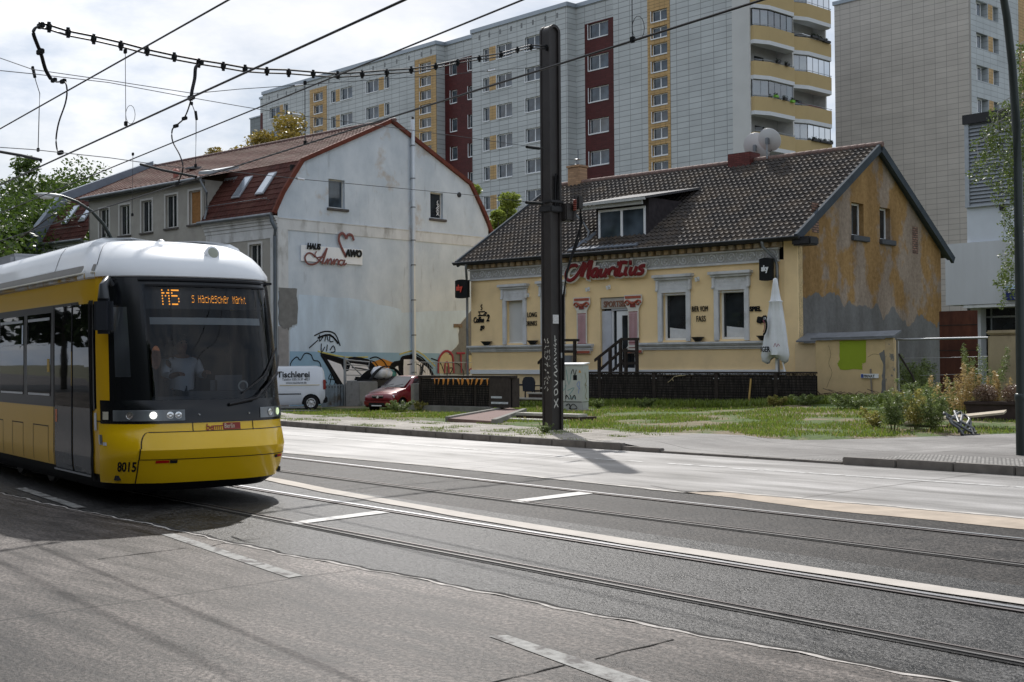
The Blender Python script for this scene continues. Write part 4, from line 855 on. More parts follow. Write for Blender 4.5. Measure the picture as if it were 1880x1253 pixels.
# graffiti as paint films on the wall
G_ = lambda pts, nm, mat, z: MB().prism([(z, p[0], p[1]) for p in pts], (.0015, 0, 0)).build(nm, mat, GH)
gwht = M('graffiti_silver', (.78, .77, .80), .6, var=.07, vs=2); gblk = M('graffiti_black', (.010, .010, .012), .9); gorg = M('graffiti_orange', (.50, .20, .02), .6, var=.1); gyel = M('graffiti_yellow', (.5, .45, .12), .6)
A_ = [(2.4, 2.05), (3.8, 1.75), (3.9, 1.5), (4.1, 1.85), (5.1, 1.75), (5.9, 1.1), (6.1, .9), (6.4, 1.5), (7.1, 1.7), (7.2, 1.95), (7.9, 1.98), (8.9, 1.55), (9.5, .85), (9.8, .3), (9.9, -.5), (3.9, -.6), (3.6, .1)]
G_([(a, b_) for a, b_ in [(5.3, 1.7), (6.1, 1.9), (7.2, 1.6), (7.0, .9), (5.6, .8)]], 'graffiti', gorg, .0135); G_([(9.2, 1.15), (9.5, 1.1), (10.1, .85), (9.95, .6), (10.3, .05), (9.2, .1)], 'graffiti', gorg, .0135); G_([(3.0, .3), (3.5, .4), (4.0, -.5), (3.1, -.5)], 'graffiti', gorg, .0135)
G_([(2.35, 2.1), (3.75, 1.8), (3.95, 1.45), (4.05, 1.9), (5.3, 1.75), (6.2, .8), (6.4, .2), (6.2, -.4), (4.2, -.5), (3.7, .2)], 'graffiti', gblk, .0155); G_([(6.3, .7), (6.6, 1.6), (7.25, 1.75), (7.35, 1.95), (8.2, 2.0), (9.2, 1.5), (9.75, .6), (9.5, .1), (6.4, -.3)], 'graffiti', gblk, .0155)
G_([(2.75, 1.88), (3.55, 1.65), (3.75, 1.3), (4.0, 1.35), (4.15, 1.7), (5.1, 1.6), (5.7, .9), (6.0, .4), (5.9, -.3), (4.4, -.4), (4.0, .3)], 'graffiti', gwht, .0175); G_([(6.55, .7), (6.85, 1.5), (7.1, 1.55), (7.2, .9), (7.1, .2), (6.5, .0)], 'graffiti', gwht, .0175); G_([(7.45, .5), (7.45, 1.86), (8.3, 1.86), (9.1, 1.42), (9.55, .6), (9.4, .1), (8.3, .3)], 'graffiti', gwht, .0175)
G_([(4.35, .95), (5.1, .85), (4.75, .3)], 'graffiti', gblk, .0195); G_([(4.65, .72), (5.0, .75), (4.75, .45)], 'graffiti', gorg, .0215)
tags = strokes([(.06, [(8.6, 1.65), (8.5, .9), (8.45, .5)]), (.05, [(5.2, 1.8), (5.6, 1.75), (6.0, 1.3)]), (.07, [(2.35, 2.15), (3.8, 1.85), (5.2, 1.85), (6.2, 1.0), (7.2, 1.75), (8.3, 2.1), (9.4, 1.4)]),
    [(.7, 1.2), (.65, 1.7), (1.0, 2.0), (1.2, 1.85), (1.45, 2.15), (1.8, 2.1), (1.95, 1.85), (2.3, 1.75), (2.45, 1.2), (2.7, .8)], [(.8, 1.0), (.85, 1.45), (1.1, 1.35), (.9, 1.2), (1.15, 1.0)], [(1.25, 1.0), (1.3, 1.35)], [(1.4, .95), (1.5, 1.3), (1.6, .95)], [(1.7, .95), (1.8, 1.4), (1.95, 1.1), (2.1, 1.4), (2.15, .95)], (.05, [(1.2, .9), (1.1, .6), (1.6, .7), (1.5, .4), (2.0, .6)]), (.06, [(5.3, 1.9), (5.7, 1.98), (6.2, 1.75), (6.5, 1.3)]), (.06, [(4.2, 1.5), (4.7, 1.45), (5.3, 1.35)]), (.05, [(7.7, 1.6), (8.4, 1.62), (8.9, 1.2)]), (.06, [(9.3, 1.9), (9.9, 1.7), (10.2, 1.2)]),
    (.06, [(2.0, 2.95), (2.6, 3.15), (3.2, 3.05), (3.5, 2.5)]), (.09, [(2.2, 2.85), (2.9, 3.0), (3.4, 2.6)]), (.05, [(2.3, 3.0), (2.3, 2.7), (2.5, 2.9)]), (.05, [(2.6, 2.7), (2.7, 3.0), (2.8, 2.7)]), (.05, [(2.9, 3.0), (2.9, 2.7), (3.1, 2.7)]), (.05, [(2.4, 2.6), (2.4, 2.2), (2.6, 2.45)]), (.05, [(2.7, 2.25), (2.75, 2.55)]), (.05, [(2.9, 2.3), (3.1, 2.5), (3.2, 2.25), (2.95, 2.2)]), (.05, [(1.7, 2.4), (2.2, 2.75)]),
    (.04, [(2.7, .2), (3.0, 1.2), (2.8, 1.0), (3.2, .9), (3.0, .2), (3.4, .6)]), (.06, [(10.4, 1.5), (10.4, 1.0)]), (.06, [(10.5, 1.4), (10.8, 1.4), (10.6, 1.1)]), (.05, [(10.3, .9), (10.7, 1.0), (10.6, .5), (11.1, .8), (11.3, .3), (10.8, .3)]), (.05, [(10.5, 1.7), (11.2, 1.6), (11.6, 1.1), (11.2, .6), (10.7, .6)])], .05)
tags.xf(Matrix.Translation((.02, 0, 0)) @ SIDE); tags.build('graffiti', gblk, GH)
oh = strokes([[(2.4, 2.1), (3.75, 1.82), (3.95, 1.5), (4.05, 1.9), (5.2, 1.78), (6.1, .9)], [(2.4, 2.1), (3.0, 1.3), (3.9, -.2)], [(6.4, .9), (6.7, 1.62), (7.25, 1.75), (7.4, 1.95), (8.2, 1.98), (9.1, 1.5), (9.65, .6), (9.5, .2)], [(7.4, 1.9), (7.35, 1.0), (7.45, .3)], [(8.75, 1.6), (8.6, 1.0), (8.5, .5)], [(4.4, 1.0), (5.1, .9), (4.8, .35), (4.4, 1.0)]], .14); oh.xf(Matrix.Translation((.024, 0, 0)) @ SIDE); oh.build('graffiti', gblk, GH)
yt = strokes([(.07, [(2.2, 2.25), (3.8, 1.98), (5.2, 1.98)]), (.07, [(7.2, 2.1), (8.4, 2.25), (9.6, 1.5)]), (.08, [(3.3, .9), (3.7, -.2)])], .07); yt.xf(Matrix.Translation((.012, 0, 0)) @ SIDE); yt.build('graffiti', gyel, GH)
# HAUS Anna sign
s = thing('house_sign', 'white house sign with a dark red heart outline on the grey gable', 'sign', gw(.02, 1.24, 6.28), HR)
MB().box(0, .05, 0, 3.6, .0, .72).build('board', pvc, s); maroon = M('maroon_letters', (.17, .05, .045), .5, var=.1)
addtext(s, 'HAUS', .36, blk, .3, .56, y=.09, bold=.02, shear=.15, sx=.82, M_=SIDE); addtext(s, 'AWO', .42, blk, 2.55, .36, y=.09, bold=.03, shear=.15, sx=.9, M_=SIDE)
an = strokes([(.09, [(.75, .45), (.6, .6), (.35, .62), (.18, .4), (.3, .12), (.6, .08), (.9, .2), (1.2, .55), (1.45, .95)]), (.1, [(1.45, .95), (1.3, .5), (1.15, .12)]), (.06, [(.85, .42), (1.1, .48), (1.3, .45)]), (.06, [(.85, .75), (.75, .55), (1.0, .3), (1.3, .15)]),
   (.08, [(1.3, .15), (1.5, .42), (1.45, .12)]), (.08, [(1.45, .12), (1.62, .4), (1.7, .38), (1.68, .12)]), (.08, [(1.72, .15), (1.88, .42), (1.84, .12)]), (.08, [(1.84, .12), (2.0, .4), (2.1, .36), (2.08, .12)]), (.08, [(2.42, .38), (2.22, .38), (2.15, .2), (2.3, .12), (2.45, .3), (2.5, .42), (2.42, .14), (2.6, .25)])], .08)
an.xf(Matrix.Translation((.09, .0, -.2)) @ SIDE @ Matrix.Diagonal((1, .9, 1, 1))); an.build('lettering', maroon, s)
ht = strokes([(.13, [(2.6, .35), (2.3, .8), (2.15, 1.15), (2.25, 1.4), (2.45, 1.42), (2.6, 1.2)]), (.13, [(2.6, 1.2), (2.72, 1.4), (2.95, 1.38), (3.05, 1.15)])], .13); ht.xf(Matrix.Translation((.08, 0, -.05)) @ SIDE); ht.build('heart', maroon, s)

# ------------------------------------------------------------------ panel block
OB = Vector((-89.77, 79.4, 0)); cw = clad('grey_white_panels', (.50, .53, .535), 'xz', 1.25, .46, .03, .05, .5, sag=.5); cwy = clad('grey_white_panels_side', (.50, .53, .535), 'yz', 1.25, .46, .03, .05, .5, sag=.5)
cred = clad('oxblood_panels', (.085, .018, .017), 'xz', .6, .2, .012, .12, .6); cyel = clad('ochre_panels', (.50, .33, .145), 'xz', .55, .27, .02, .08, .5)
cap = M('parapet_metal', (.30, .34, .38), .4, .4, var=.05); plainw = M('plain_white_wall', (.55, .56, .55), .8, var=.06, vs=.5)
BL = thing('apartment_block', 'eleven-storey grey panel apartment block with dark red and ochre strips and balconies', 'apartment block', OB)
Zs = [29.72 - 2.775 * i for i in range(9)]; T = 33.0
def holes(lst): return lst
def hs(pairs, rows, h=1.27): return [(a, b_, z, z + h) for a, b_ in pairs for z in rows]
midp = [(.32, 1.15), (2.23, 4.27), (6.06, 8.24)]; Lp = [(-24.5, -23.65), (-22.7, -20.6), (-18.1, -16.0), (-14.9, -14.15), (-36.8, -34.7), (-33.8, -32.95)]
redR = [(12.95, 15.3)]; redL = [(-5.75, -4.75), (-3.1, -1.5)]
ystr = hs([(21.13, 22.8)], [29.35 - 1.375 * i for i in range(11)], .9); l1 = hs([(-27.7, -26.05)], [30.35 - 1.375 * i for i in range(6)], .9); l2 = hs([(-9.15, -7.4)], [30.35 - 1.375 * i for i in range(10)], .9)
hm = hs(midp, Zs[:7]); hl = hs(Lp, Zs[:4]); hrr = hs(redR, Zs[:6]); hrl = hs(redL, Zs[:7])
def seg(x0, x1, hh, y, m, z0=0, z1=T - .25, name='wall', d=.22):
    mb = MB(); wall(mb, 'x', x0, x1, z0, z1, y, hh, d); return mb.build(name, m, BL)
seg(-38.26, -28.56, [h for h in hl if h[0] < -32], 0, cw); seg(-28.56, -25.3, [], 0, cw, 31.75); seg(-28.56, -25.3, l1, -.02, cyel, 0, 31.75, 'ochre_strip'); seg(-25.3, -9.95, [h for h in hl if -25 < h[0] < -10], 0, cw)
seg(-9.95, -6.6, [], 0, cw, 31.75); seg(-9.95, -6.6, l2, -.02, cyel, 0, 31.75, 'ochre_strip'); seg(-6.6, -1.3, [], 1.1, cw, 31.1); seg(-6.6, -1.3, hrl, 1.08, cred, 0, 31.1, 'oxblood_strip')
seg(-1.3, 11.43, hm, 0, cw); seg(11.43, 17.4, [], 1.1, cw, 31.1); seg(12.5, 17.4, hrr, 1.08, cred, 0, 31.1, 'oxblood_strip'); seg(11.43, 12.5, [], 1.1, cw, 0, 31.1)
seg(16.9, 20.7, [], 0, cw); seg(20.7, 23.1, ystr, -.02, cyel, 0, 30.45 + 2.75, 'ochre_strip'); seg(23.1, 29.3, [], 0, cw, 0, 36); seg(29.3, 30.95, [], -.01, plainw, 0, 36, 'pillar_wall'); seg(16.9, 23.1, [], 0, cw, 32.7, 36)
mb = MB()
for x_, inn in ((-6.6, 1), (-1.3, 1), (11.43, 1), (16.9, 1)): mb.quad((x_, 0, 0), (x_, 1.1, 0), (x_, 1.1, T - .2), (x_, 0, T - .2))
mb.build('return_wall', cwy, BL)
mb = MB(); mb.box(-38.2, -6.8, .3, 10, 0, T - .3).box(-6.7, -1.2, 1.4, 10, 0, T - .35).box(-1.1, 11.3, .3, 10, 0, T - .3).box(11.2, 17.3, 1.4, 10, 0, T - .35).box(17.1, 28.8, .3, 10, 0, 35.8); mb.build('core', bpy.data.materials['dark_interior'], BL)
mb = MB(); mb.quad((-38.28, 0, 0), (-38.28, 11, 0), (-38.28, 11, T), (-38.28, 0, T)); mb.box(-40.6, -38.28, 1.1, 11, 31.1, 32.75); mb.build('end_wall', cwy, BL)
mb = MB(); mb.box(-40.6, -38.28, 1.1, 11, 0, 31.1); mb.build('oxblood_strip', cred, BL); MB().box(-46, -40.6, 3, 12, 0, 31.4).build('stair_tower', clad('dull_panels', (.20, .225, .235), 'xz', 1.25, .46, .02, .05, .6), BL)
mb = MB()
for a, b_, y in ((-38.35, -6.6, 0), (-6.6, -1.3, 1.1), (-1.3, 11.43, 0), (11.43, 17.4, 1.1)): mb.box(a - .04, b_ + .04, y - .12, y + .4, T - .25, T + .12)
for x_ in (-6.6, -1.3, 11.43): mb.box(x_ - .12, x_ + .12, -.1, 1.1, T - .24, T + .11)
mb.build('parapet_cap', cap, BL)
MB().box(-40.7, -38.3, .98, 11, 32.75, 33.0).box(-46.1, -40.5, 2.9, 12, 31.4, 31.55).build('parapet_cap', cap, BL)
mb = MB()
for x_ in (-37, -35.2, -33.4, -31.5, -29.8, -27, -25, -23, -21, -19, -17, -15, -13, -11, -9, -7.5, -.3, 1.1, 2.6, 4.1, 5.5, 7, 8.6, 10.1): mb.box(x_, x_ + .22, -.012, .01, 31.95, 32.4)
mb.build('attic_vent', M('vent_grey', (.17, .18, .185), .6), BL)
MB().box(-12.6, -11.2, 2, 4, 33.1, 33.9).build('roof_box', black, BL)
protos = {}
def bwin(h, y):
    w_, hh = round(h[1] - h[0], 2), round(h[3] - h[2], 2)
    key = (w_, hh)
    if key not in protos:
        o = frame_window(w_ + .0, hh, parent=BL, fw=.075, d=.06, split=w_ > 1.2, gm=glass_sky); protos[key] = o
        mb = MB(); e = .06; pr = -.03; mb.box(-e, 0, pr - .2, -.14, -e, hh).box(0, w_ + 0, pr - .2, -.14, -e - .03, .0)
        mb.v = [(p[0], p[1] + .0, p[2]) for p in mb.v]; mb.build('reveal_trim', whitep, o)
    else: o = dup(protos[key], BL)
    o.location = (h[0], y + .16, h[2]); return o
for h in hm + hl + [q for q in ystr] + l1 + l2: bwin(h, 0)
for h in hrr + hrl: bwin(h, 1.1)
curt = MB()
rr = random.Random(3)
for h in hm + hl + hrr:
    if rr.random() < .6:
        w_ = h[1] - h[0]; y = .245 if h not in hrr else 1.345; a = rr.choice([0, .5]); curt.box(h[0] + .08 + a * w_ * .5, h[0] + .08 + (a + .38) * w_, y - .045, y - .04, h[2] + .1, h[3] - .1)
curt.build('curtains', curtain, BL)
for a, b_ in ((1.2, 2.16), (-23.6, -22.78), (-15.93, -14.96), (-34.64, -33.86)):
    for z in (Zs[:7] if a == 1.2 else Zs[:4]): MB().box(a, b_, -.012, .0, z - .02, z + 1.29).build('ochre_panel', cyel, BL)
# balcony side
BX = 30.95; mb = MB(); mb.quad((29.8, 0, 0), (29.8, 10.1, 0), (29.8, 10.1, 36), (29.8, 0, 36)); mb.build('loggia_back_wall', M('loggia_wall', (.42, .42, .41), .85, var=.08), BL)
MB().box(29.8, 31.3, 5.08, 5.22, 0, 36).box(29.8, 31.0, 10.1, 10.25, 0, 36).box(29.8, 30.95, -.0, .12, 0, 36).build('fin_wall', M('fin_white', (.6, .6, .58), .8), BL)
balm = M('ochre_balcony', (.46, .35, .18), .8, var=.06, vs=.6); slabm = M('white_slab', (.60, .62, .64), .7, var=.04)
lgl = glassmat('loggia_glazing', (.5, .58, .6), .3); railm = M('rail_grey', (.3, .32, .34), .4, .6)
def plan(y0, y1): return [(30.7, y0 + .02), (31.2, y0 + .05), (31.7, y0 + 1.4), (31.7, y1 - .35), (31.25, y1 - .02), (30.7, y1 - .02)]
bproto = None; winy = MB(); decks = []
for st, (y0, y1) in enumerate(((.1, 5.06), (5.24, 10.2))):
    for lv in range(7):
        zb = 31.2 - 2.72 * lv + .05
        if bproto is None:
            P_ = plan(0, 4.95); bproto = MB().prism([(a, b_, 0) for a, b_ in P_], (0, 0, .3)).build('balcony', slabm, BL)
            rim = MB()
            for (a, b_), (c, d) in zip(P_[:-1], P_[1:]):
                n = Vector((d - b_, c - a, 0)).normalized() * 0; rim.prism([(a, b_, .3), (c, d, .3), (c - .08, d, .3), (a - .08, b_, .3)], (0, 0, 1.08))
            rim.build('parapet', balm, bproto)
            hr_ = MB(); hr_.tube([(a, b_, 1.5) for a, b_ in P_[1:-1]], .022, 5); hr_.build('handrail', railm, bproto); o = bproto
        else: o = dup(bproto, BL)
        o.location = (.05, y0, zb)
        MB().box(29.81, 29.84, y0 + .5, y0 + 1.5, zb + .3, zb + 2.3).build('balcony_door', glass, BL); MB().box(29.81, 29.84, y0 + 2.0, y0 + 3.2, zb + 1.2, zb + 2.3).build('loggia_window', glass, BL)
        if (st, lv) in ((0, 0), (0, 2), (1, 1), (1, 3), (0, 4), (1, 5)):
            P2 = [(a - .12, b_ * 1.0 + y0) for a, b_ in plan(0, 4.95)[1:5]]; gm_ = MB(); fr_ = MB()
            for (a, b_), (c, d) in zip(P2, P2[1:]):
                gm_.quad((a, b_, zb + 1.38), (c, d, zb + 1.38), (c, d, zb + 2.72), (a, b_, zb + 2.72)); L_ = math.hypot(c - a, d - b_); n_ = max(1, round(L_ / .8))
                for q in range(n_ + 1): t = q / n_; X_, Y_ = a + (c - a) * t, b_ + (d - b_) * t; fr_.box(X_ - .02, X_ + .02, Y_ - .02, Y_ + .02, zb + 1.36, zb + 2.7)
                fr_.tube([(a, b_, zb + 2.68), (c, d, zb + 2.68)], .04, 4)
            fo = fr_.build('glazing_frame', railm if (st, lv) != (0, 2) else blk, BL); gm_.build('glazing', lgl, fo)
            cu = MB(); cu.quad((30.9, y0 + .4, zb + 1.0), (31.5, y0 + 1.4, zb + 1.0), (31.5, y0 + 1.4, zb + 2.6), (30.9, y0 + .4, zb + 2.6)); cu.poly([(31.5, y0 + 3.4, zb + 1.0), (31.5, y0 + 4.5, zb + 1.0), (31.5, y0 + 4.5, zb + 2.6), (31.5, y0 + 3.9, zb + 2.6)]); cu.build('curtain', curtain, fo)
drk = M('dark_geranium', (.02, .03, .015), .9, var=.5, vs=8); limeg = M('lime_pot', (.15, .4, .03), .5)
def pot(y, z, big=False, lime=False):
    mb = MB(); y *= .84; mb.box(31.76, 31.98, y, y + (.9 if big else .4), z - .1, z + .08); o = mb.build('balcony_planter', limeg if lime else black, BL)
    cs = [(31.86, y + random.uniform(0, .9 if big else .4), z + .12) for _ in range(4)]; v, f = leafcloud(160 if big else 80, cs, [(.14, .2, .16)] * 4, .05); npmesh('foliage', drk, v, o) if 0 else npmesh('foliage', v, f, drk, o)
for y, z, bg_, lm in ((8.2, 27.35, 1, 0), (9.2, 27.3, 1, 0), (10.2, 27.25, 1, 0), (2.6, 24.6, 0, 0), (4.0, 24.55, 0, 0), (2.2, 21.9, 0, 1), (3.6, 21.85, 0, 0), (4.8, 21.8, 0, 1), (8.2, 19.1, 1, 0), (9.4, 19.1, 1, 0), (10.4, 19.1, 1, 0)): pot(y, z, bg_, lm)
MB().prism([(30.3, 6.3, 27.2 + .55), (31.4, 6.3, 26.95 + .55), (31.4, 8.3, 26.95 + .55), (30.3, 8.3, 27.2 + .55)], (0, 0, .06)).build('awning', whitep, BL)
MB().prism([(30.3, 7.2, 22.3), (31.0, 7.2, 22.05), (31.0, 9.6, 22.05), (30.3, 9.6, 22.3)], (0, 0, .06)).build('awning', M('red_awning', (.2, .05, .04), .8), BL)

# ------------------------------------------------------------------ blind tower
OT = Vector((-52.855, 102.17, 0)); tan_ = clad('blind_tower_panels', (.56, .525, .475), 'xz', 1.05, .47, .022, .035, .55, sag=.25)
TW = thing('apartment_tower', 'tall tower with a windowless panelled wall and a narrow windowed side on the right', 'apartment block', OT)
mb = MB(); mb.box(-13.2, 0, 0, .3, 0, 34.4); mb.build('blind_wall', tan_, TW)
sw = [(1.25, 3.3, 28.3 + 2.79 * (i - 3), 29.6 + 2.79 * (i - 3)) for i in range(6)] + [(4.25, 5.3, 28.3 + 2.79 * (i - 3), 29.6 + 2.79 * (i - 3)) for i in range(6)]
mb = MB(); wall(mb, 'y', .3, 9.1, 0, 37.0, 0.0, sw, .9, -1); mb.build('side_wall', clad('tower_side_panels', (.46, .50, .52), 'yz', 1.25, .47, .022, .04, .55), TW)
MB().box(-.3, .02, 9.1, 12.5, 0, 37).build('ochre_strip', clad('ochre_panels_side', (.5, .33, .145), 'yz', .55, .27, .02, .08, .5), TW); MB().box(-13.0, -.95, .32, 20, 0, 34).box(-.95, -.9, .3, 20, 0, 37).box(-.3, .0, 12.5, 20, 0, 37).build('core', plainw, TW)
MB().box(-13.35, .0, -.1, .4, 34.4, 34.75).build('parapet_cap', cap, TW)
tp = {}
for a, b_, c, d in sw:
    k = round(b_ - a, 2)
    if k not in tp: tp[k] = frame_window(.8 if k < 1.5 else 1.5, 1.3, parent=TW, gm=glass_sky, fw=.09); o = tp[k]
    else: o = dup(tp[k], TW)
    o.location = (-.35, a, c); o.rotation_euler = (0, 0, R(90))
mb = MB()
for i in range(6): mb.box(0, .015, 3.4, 4.2, 28.3 + 2.79 * (i - 3), 29.6 + 2.79 * (i - 3))
mb.build('ochre_panel', bpy.data.materials['ochre_panels_side'], TW)

# ------------------------------------------------------------------ low modern building at the right
OMd = Vector((-35.15, 64.945, 0)); MD = thing('commercial_building', 'low white commercial building with a grey louvred upper storey and dark glass front', 'commercial building', OMd)
whitew = M('smooth_white_render', (.56, .58, .60), .8, var=.05, vs=.4, stain=(.47, .48, .49), ss=.5, stretch=(1, 1, .2)); MB().box(0, 25, 0, 14, 4.6, 7.95).build('upper_wall', whitew, MD); MB().box(1.22, 25, .15, 14, 7.95, 9.85).build('set_back_wall', M('cool_white_render', (.58, .62, .67), .8, var=.03), MD)
mb = MB(); z = 9.9
while z < 14.3: mb.add([(1.45, .0, z), (25, .0, z), (25, .1, z + .19), (1.45, .1, z + .19), (1.45, .16, z), (25, .16, z)], [(0, 1, 2, 3), (0, 4, 5, 1)]); z += .2
mb.build('louvre', M('louvre_grey', (.26, .28, .30), .5, .4, var=.05), MD); MB().box(1.22, 1.45, -.03, .3, 9.86, 14.4).box(1.2, 25, .17, 14, 9.86, 14.3).box(1.22, 25, -.06, .3, 9.84, 9.9).build('louvre_frame', M('louvre_frame_grey', (.36, .39, .42), .5, .3), MD); MB().box(1.15, 25, -.12, 14, 14.35, 14.85).build('roof_edge', black, MD)
MB().box(.9, 1.5, 1.0, 1.6, 0, 4.6).build('column', whitew, MD); MB().box(.3, 25, 1.8, 1.86, 0, 4.5).build('shop_window', glass, MD); mb = MB()
for x_ in (1.7, 3.6, 5.4, 7.3, 9.2): mb.box(x_, x_ + .07, 1.72, 1.8, 0, 4.5)
mb.box(.3, 25, 1.7, 1.79, 3.9, 4.0).box(.3, 25, 1.7, 1.79, 1.4, 1.46).build('mullion', railm, MD); MB().box(1.0, 25, .05, 1.8, 4.42, 4.58).build('canopy', creamw, MD)
MB().box(3.5, 9, -.2, -.02, 4.75, 5.3).build('sign_panel', M('navy_sign', (.01, .02, .12), .4), MD); MB().box(3.5, 9, -.28, -.02, 5.32, 5.5).build('sign_light', M('sign_box_pale', (.5, .65, .85), .3), MD)
MB().bbox(4.8 - 1.6, 5.0 - 1.6, -.18, .14, 9.5, 9.8, .02).build('wall_lamp', black, MD)

# ------------------------------------------------------------------ the tram
LV = [(.19, -.32, 1.09, 1.0), (.30, -.13, 1.19, 1.0), (.45, -.04, 1.215, 1.0), (.60, .02, 1.225, 1.0), (.615, .03, 1.225, 1.0), (.72, .07, 1.225, 1.0), (.92, -.02, 1.225, 1.0), (.96, -.05, 1.225, 1.0), (1.04, -.06, 1.225, 1.0), (1.20, -.07, 1.225, 1.0), (1.33, -.12, 1.225, 1.0),
      (2.0, -.24, 1.225, 1.0), (2.76, -.42, 1.215, 1.0), (2.88, -.46, 1.205, 1.0), (2.90, -.43, 1.22, 1.02), (2.96, -.44, 1.22, 1.03), (3.10, -.53, 1.16, 1.06), (3.22, -.70, 1.12, 1.1), (3.32, -.95, 1.08, 1.12), (3.40, -1.25, 1.02, 1.15), (3.455, -1.7, .90, 1.15), (3.48, -2.4, .5, 1.1)]
def lvl(z):
    z = min(max(z, LV[0][0]), LV[-1][0])
    for a, b in zip(LV, LV[1:]):
        if z <= b[0] + 1e-9:
            t = (z - a[0]) / (b[0] - a[0]); return [a[i] + (b[i] - a[i]) * t for i in (1, 2, 3)]
_c = {}
def capline(z):
    k = round(z, 4)
    if k not in _c:
        xn, w_, c = lvl(z); _c[k] = [(xn - c + c * math.cos(math.pi / 2 * i / 40) ** (2 / 2.7), w_ * math.sin(math.pi / 2 * i / 40) ** (2 / 2.7)) for i in range(41)]
    return _c[k]
def _len(z):
    k = ('L', round(z, 4))
    if k not in _c:
        p = capline(z); _c[k] = sum(math.hypot(b[0] - a[0], b[1] - a[1]) for a, b in zip(p, p[1:])) + (p[-1][0] + 1.6)
    return _c[k]
def TS(s, z, off=0.0):
    """point of the tram's skin: s = distance along the outline from the nose (minus on the door side), z = height"""
    pts = capline(z); sg = -1 if s < 0 else 1; d = abs(s); w_ = pts[-1][1]; LR = _len(1.33)
    if d > LR: return Vector((-1.6 - (d - LR), sg * (w_ + off), z))
    if d > .9: d = .9 + (d - .9) * (_len(z) - .9) / (LR - .9)
    for (x0, y0), (x1, y1) in zip(pts, pts[1:]):
        l = math.hypot(x1 - x0, y1 - y0)
        if d <= l: break
        d -= l
    else: return Vector((x1 - d, sg * (w_ + off), z))
    t = d / l if l else 0; nx, ny = (y1 - y0) / l, -(x1 - x0) / l
    return Vector((x0 + (x1 - x0) * t + nx * off, sg * (y0 + (y1 - y0) * t + ny * off), z))
def skin(mb, s0, s1, z0, z1, off=.0, ns=None, nz=None, zs=None, thick=True):
    """patch that follows the skin, standing off by `off`"""
    ns = ns or max(1, round(abs(s1 - s0) / .07))
    if zs is None:
        zs = sorted({z0, z1} | {l[0] for l in LV if z0 < l[0] < z1})
    st = [s0 + (s1 - s0) * i / ns for i in range(ns + 1)]; n = len(st)
    vs = [TS(s, z, off) for z in zs for s in st]
    fs = [(j * n + i, j * n + i + 1, (j + 1) * n + i + 1, (j + 1) * n + i) for j in range(len(zs) - 1) for i in range(ns)]
    return mb.add(vs, fs)
def onskin(mb, s0, z0, off=.006):
    """bend flat lettering (x along the skin, y up) on to it"""
    mb.v = [tuple(TS(s0 + p[0], z0 + p[1], off + max(0, p[2]))) for p in mb.v]; return mb
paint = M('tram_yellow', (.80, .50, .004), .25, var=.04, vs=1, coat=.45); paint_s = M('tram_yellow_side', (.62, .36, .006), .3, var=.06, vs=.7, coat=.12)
roofw = M('tram_roof_white', (.82, .84, .86), .35, var=.02, coat=.4); tblack = M('tram_black', (.006, .007, .009), .2, var=.1); rub = M('tram_rubber', (.012, .012, .013), .7)
A_ = DP(185, 886, 16.0); fdir = Vector((math.cos(R(-7.8)), math.sin(R(-7.8)), 0)); pdir = Vector((-fdir.y, fdir.x, 0)); TO = A_ + fdir * .75 + pdir * 1.2; TO.z = 0
TR = thing('tram', 'yellow and white low-floor tram with black wraparound windscreen, coming along the near track', 'tram', TO, -7.8)
REAR = -9.2; SL = 9.6                                            # length of the first car
sA, sB = -1.5, 1.5                                               # where front masks end
mb = MB(); skin(mb, -SL, -sA * 0 - 1.50, .42, 1.04); mb.v = mb.v
body = MB()
skin(body, -1.55, 1.55, .30, 1.04, ns=60)                         # front bumper
body.build('bumper', paint, TR, smooth=35)
side = MB()
for sg in (-1, 1):
    skin(side, sg * 1.55, sg * SL, .40, 1.04, ns=20); skin(side, sg * 1.30, sg * 1.60, 1.04, 2.90, ns=4, zs=[1.04, 1.2, 1.33, 2.0, 2.76, 2.88, 2.90]) if sg < 0 else skin(side, 1.5, 1.6, 1.04, 2.90, ns=2)
    skin(side, sg * 1.60, sg * SL, 1.04, 1.22, ns=10); skin(side, sg * 1.60, sg * SL, 2.55, 2.96, ns=20); skin(side, sg * 6.6, sg * SL, 1.22, 2.55, ns=4)
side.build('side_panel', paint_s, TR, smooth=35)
rf = MB(); zs_ = [l[0] for l in LV if l[0] >= 2.90]
rf_n = 70; st = [-SL + 0.0] + [-4.9 + 9.8 * i / rf_n for i in range(rf_n + 1)] + [SL]; vs = [TS(s, z) for z in zs_ for s in st]; n = len(st)
rf.add(vs, [(j * n + i, j * n + i + 1, (j + 1) * n + i + 1, (j + 1) * n + i) for j in range(len(zs_) - 1) for i in range(n - 1)])
rf.add([vs[(len(zs_) - 1) * n + i] for i in range(n)], [tuple(range(n))]); rf.add([TS(s, 2.9) for s in st] + [TS(s, 2.88) for s in st], [(i, i + 1, n + i + 1, n + i) for i in range(n - 1)])
rfo = rf.build('roof', roofw, TR, smooth=40)
mb = MB()
for sg in (-1, 1): skin(mb, sg * 1.62, sg * SL, 2.945, 2.975, .012, ns=12)
mb.build('rain_strip', M('pale_strip', (.55, .52, .42), .4), rfo)
mb = MB(); skin(mb, -1.62, -SL, 2.98, 3.07, .012, ns=10); mb.build('grey_band', M('grey_brown_band', (.18, .165, .14), .5), rfo)
mb = MB(); skin(mb, -3.62, -3.60, 3.06, 3.5, .003, ns=1); skin(mb, -1.62, -1.60, 3.06, 3.5, .003, ns=1); mb.build('roof_seam', rub, rfo)
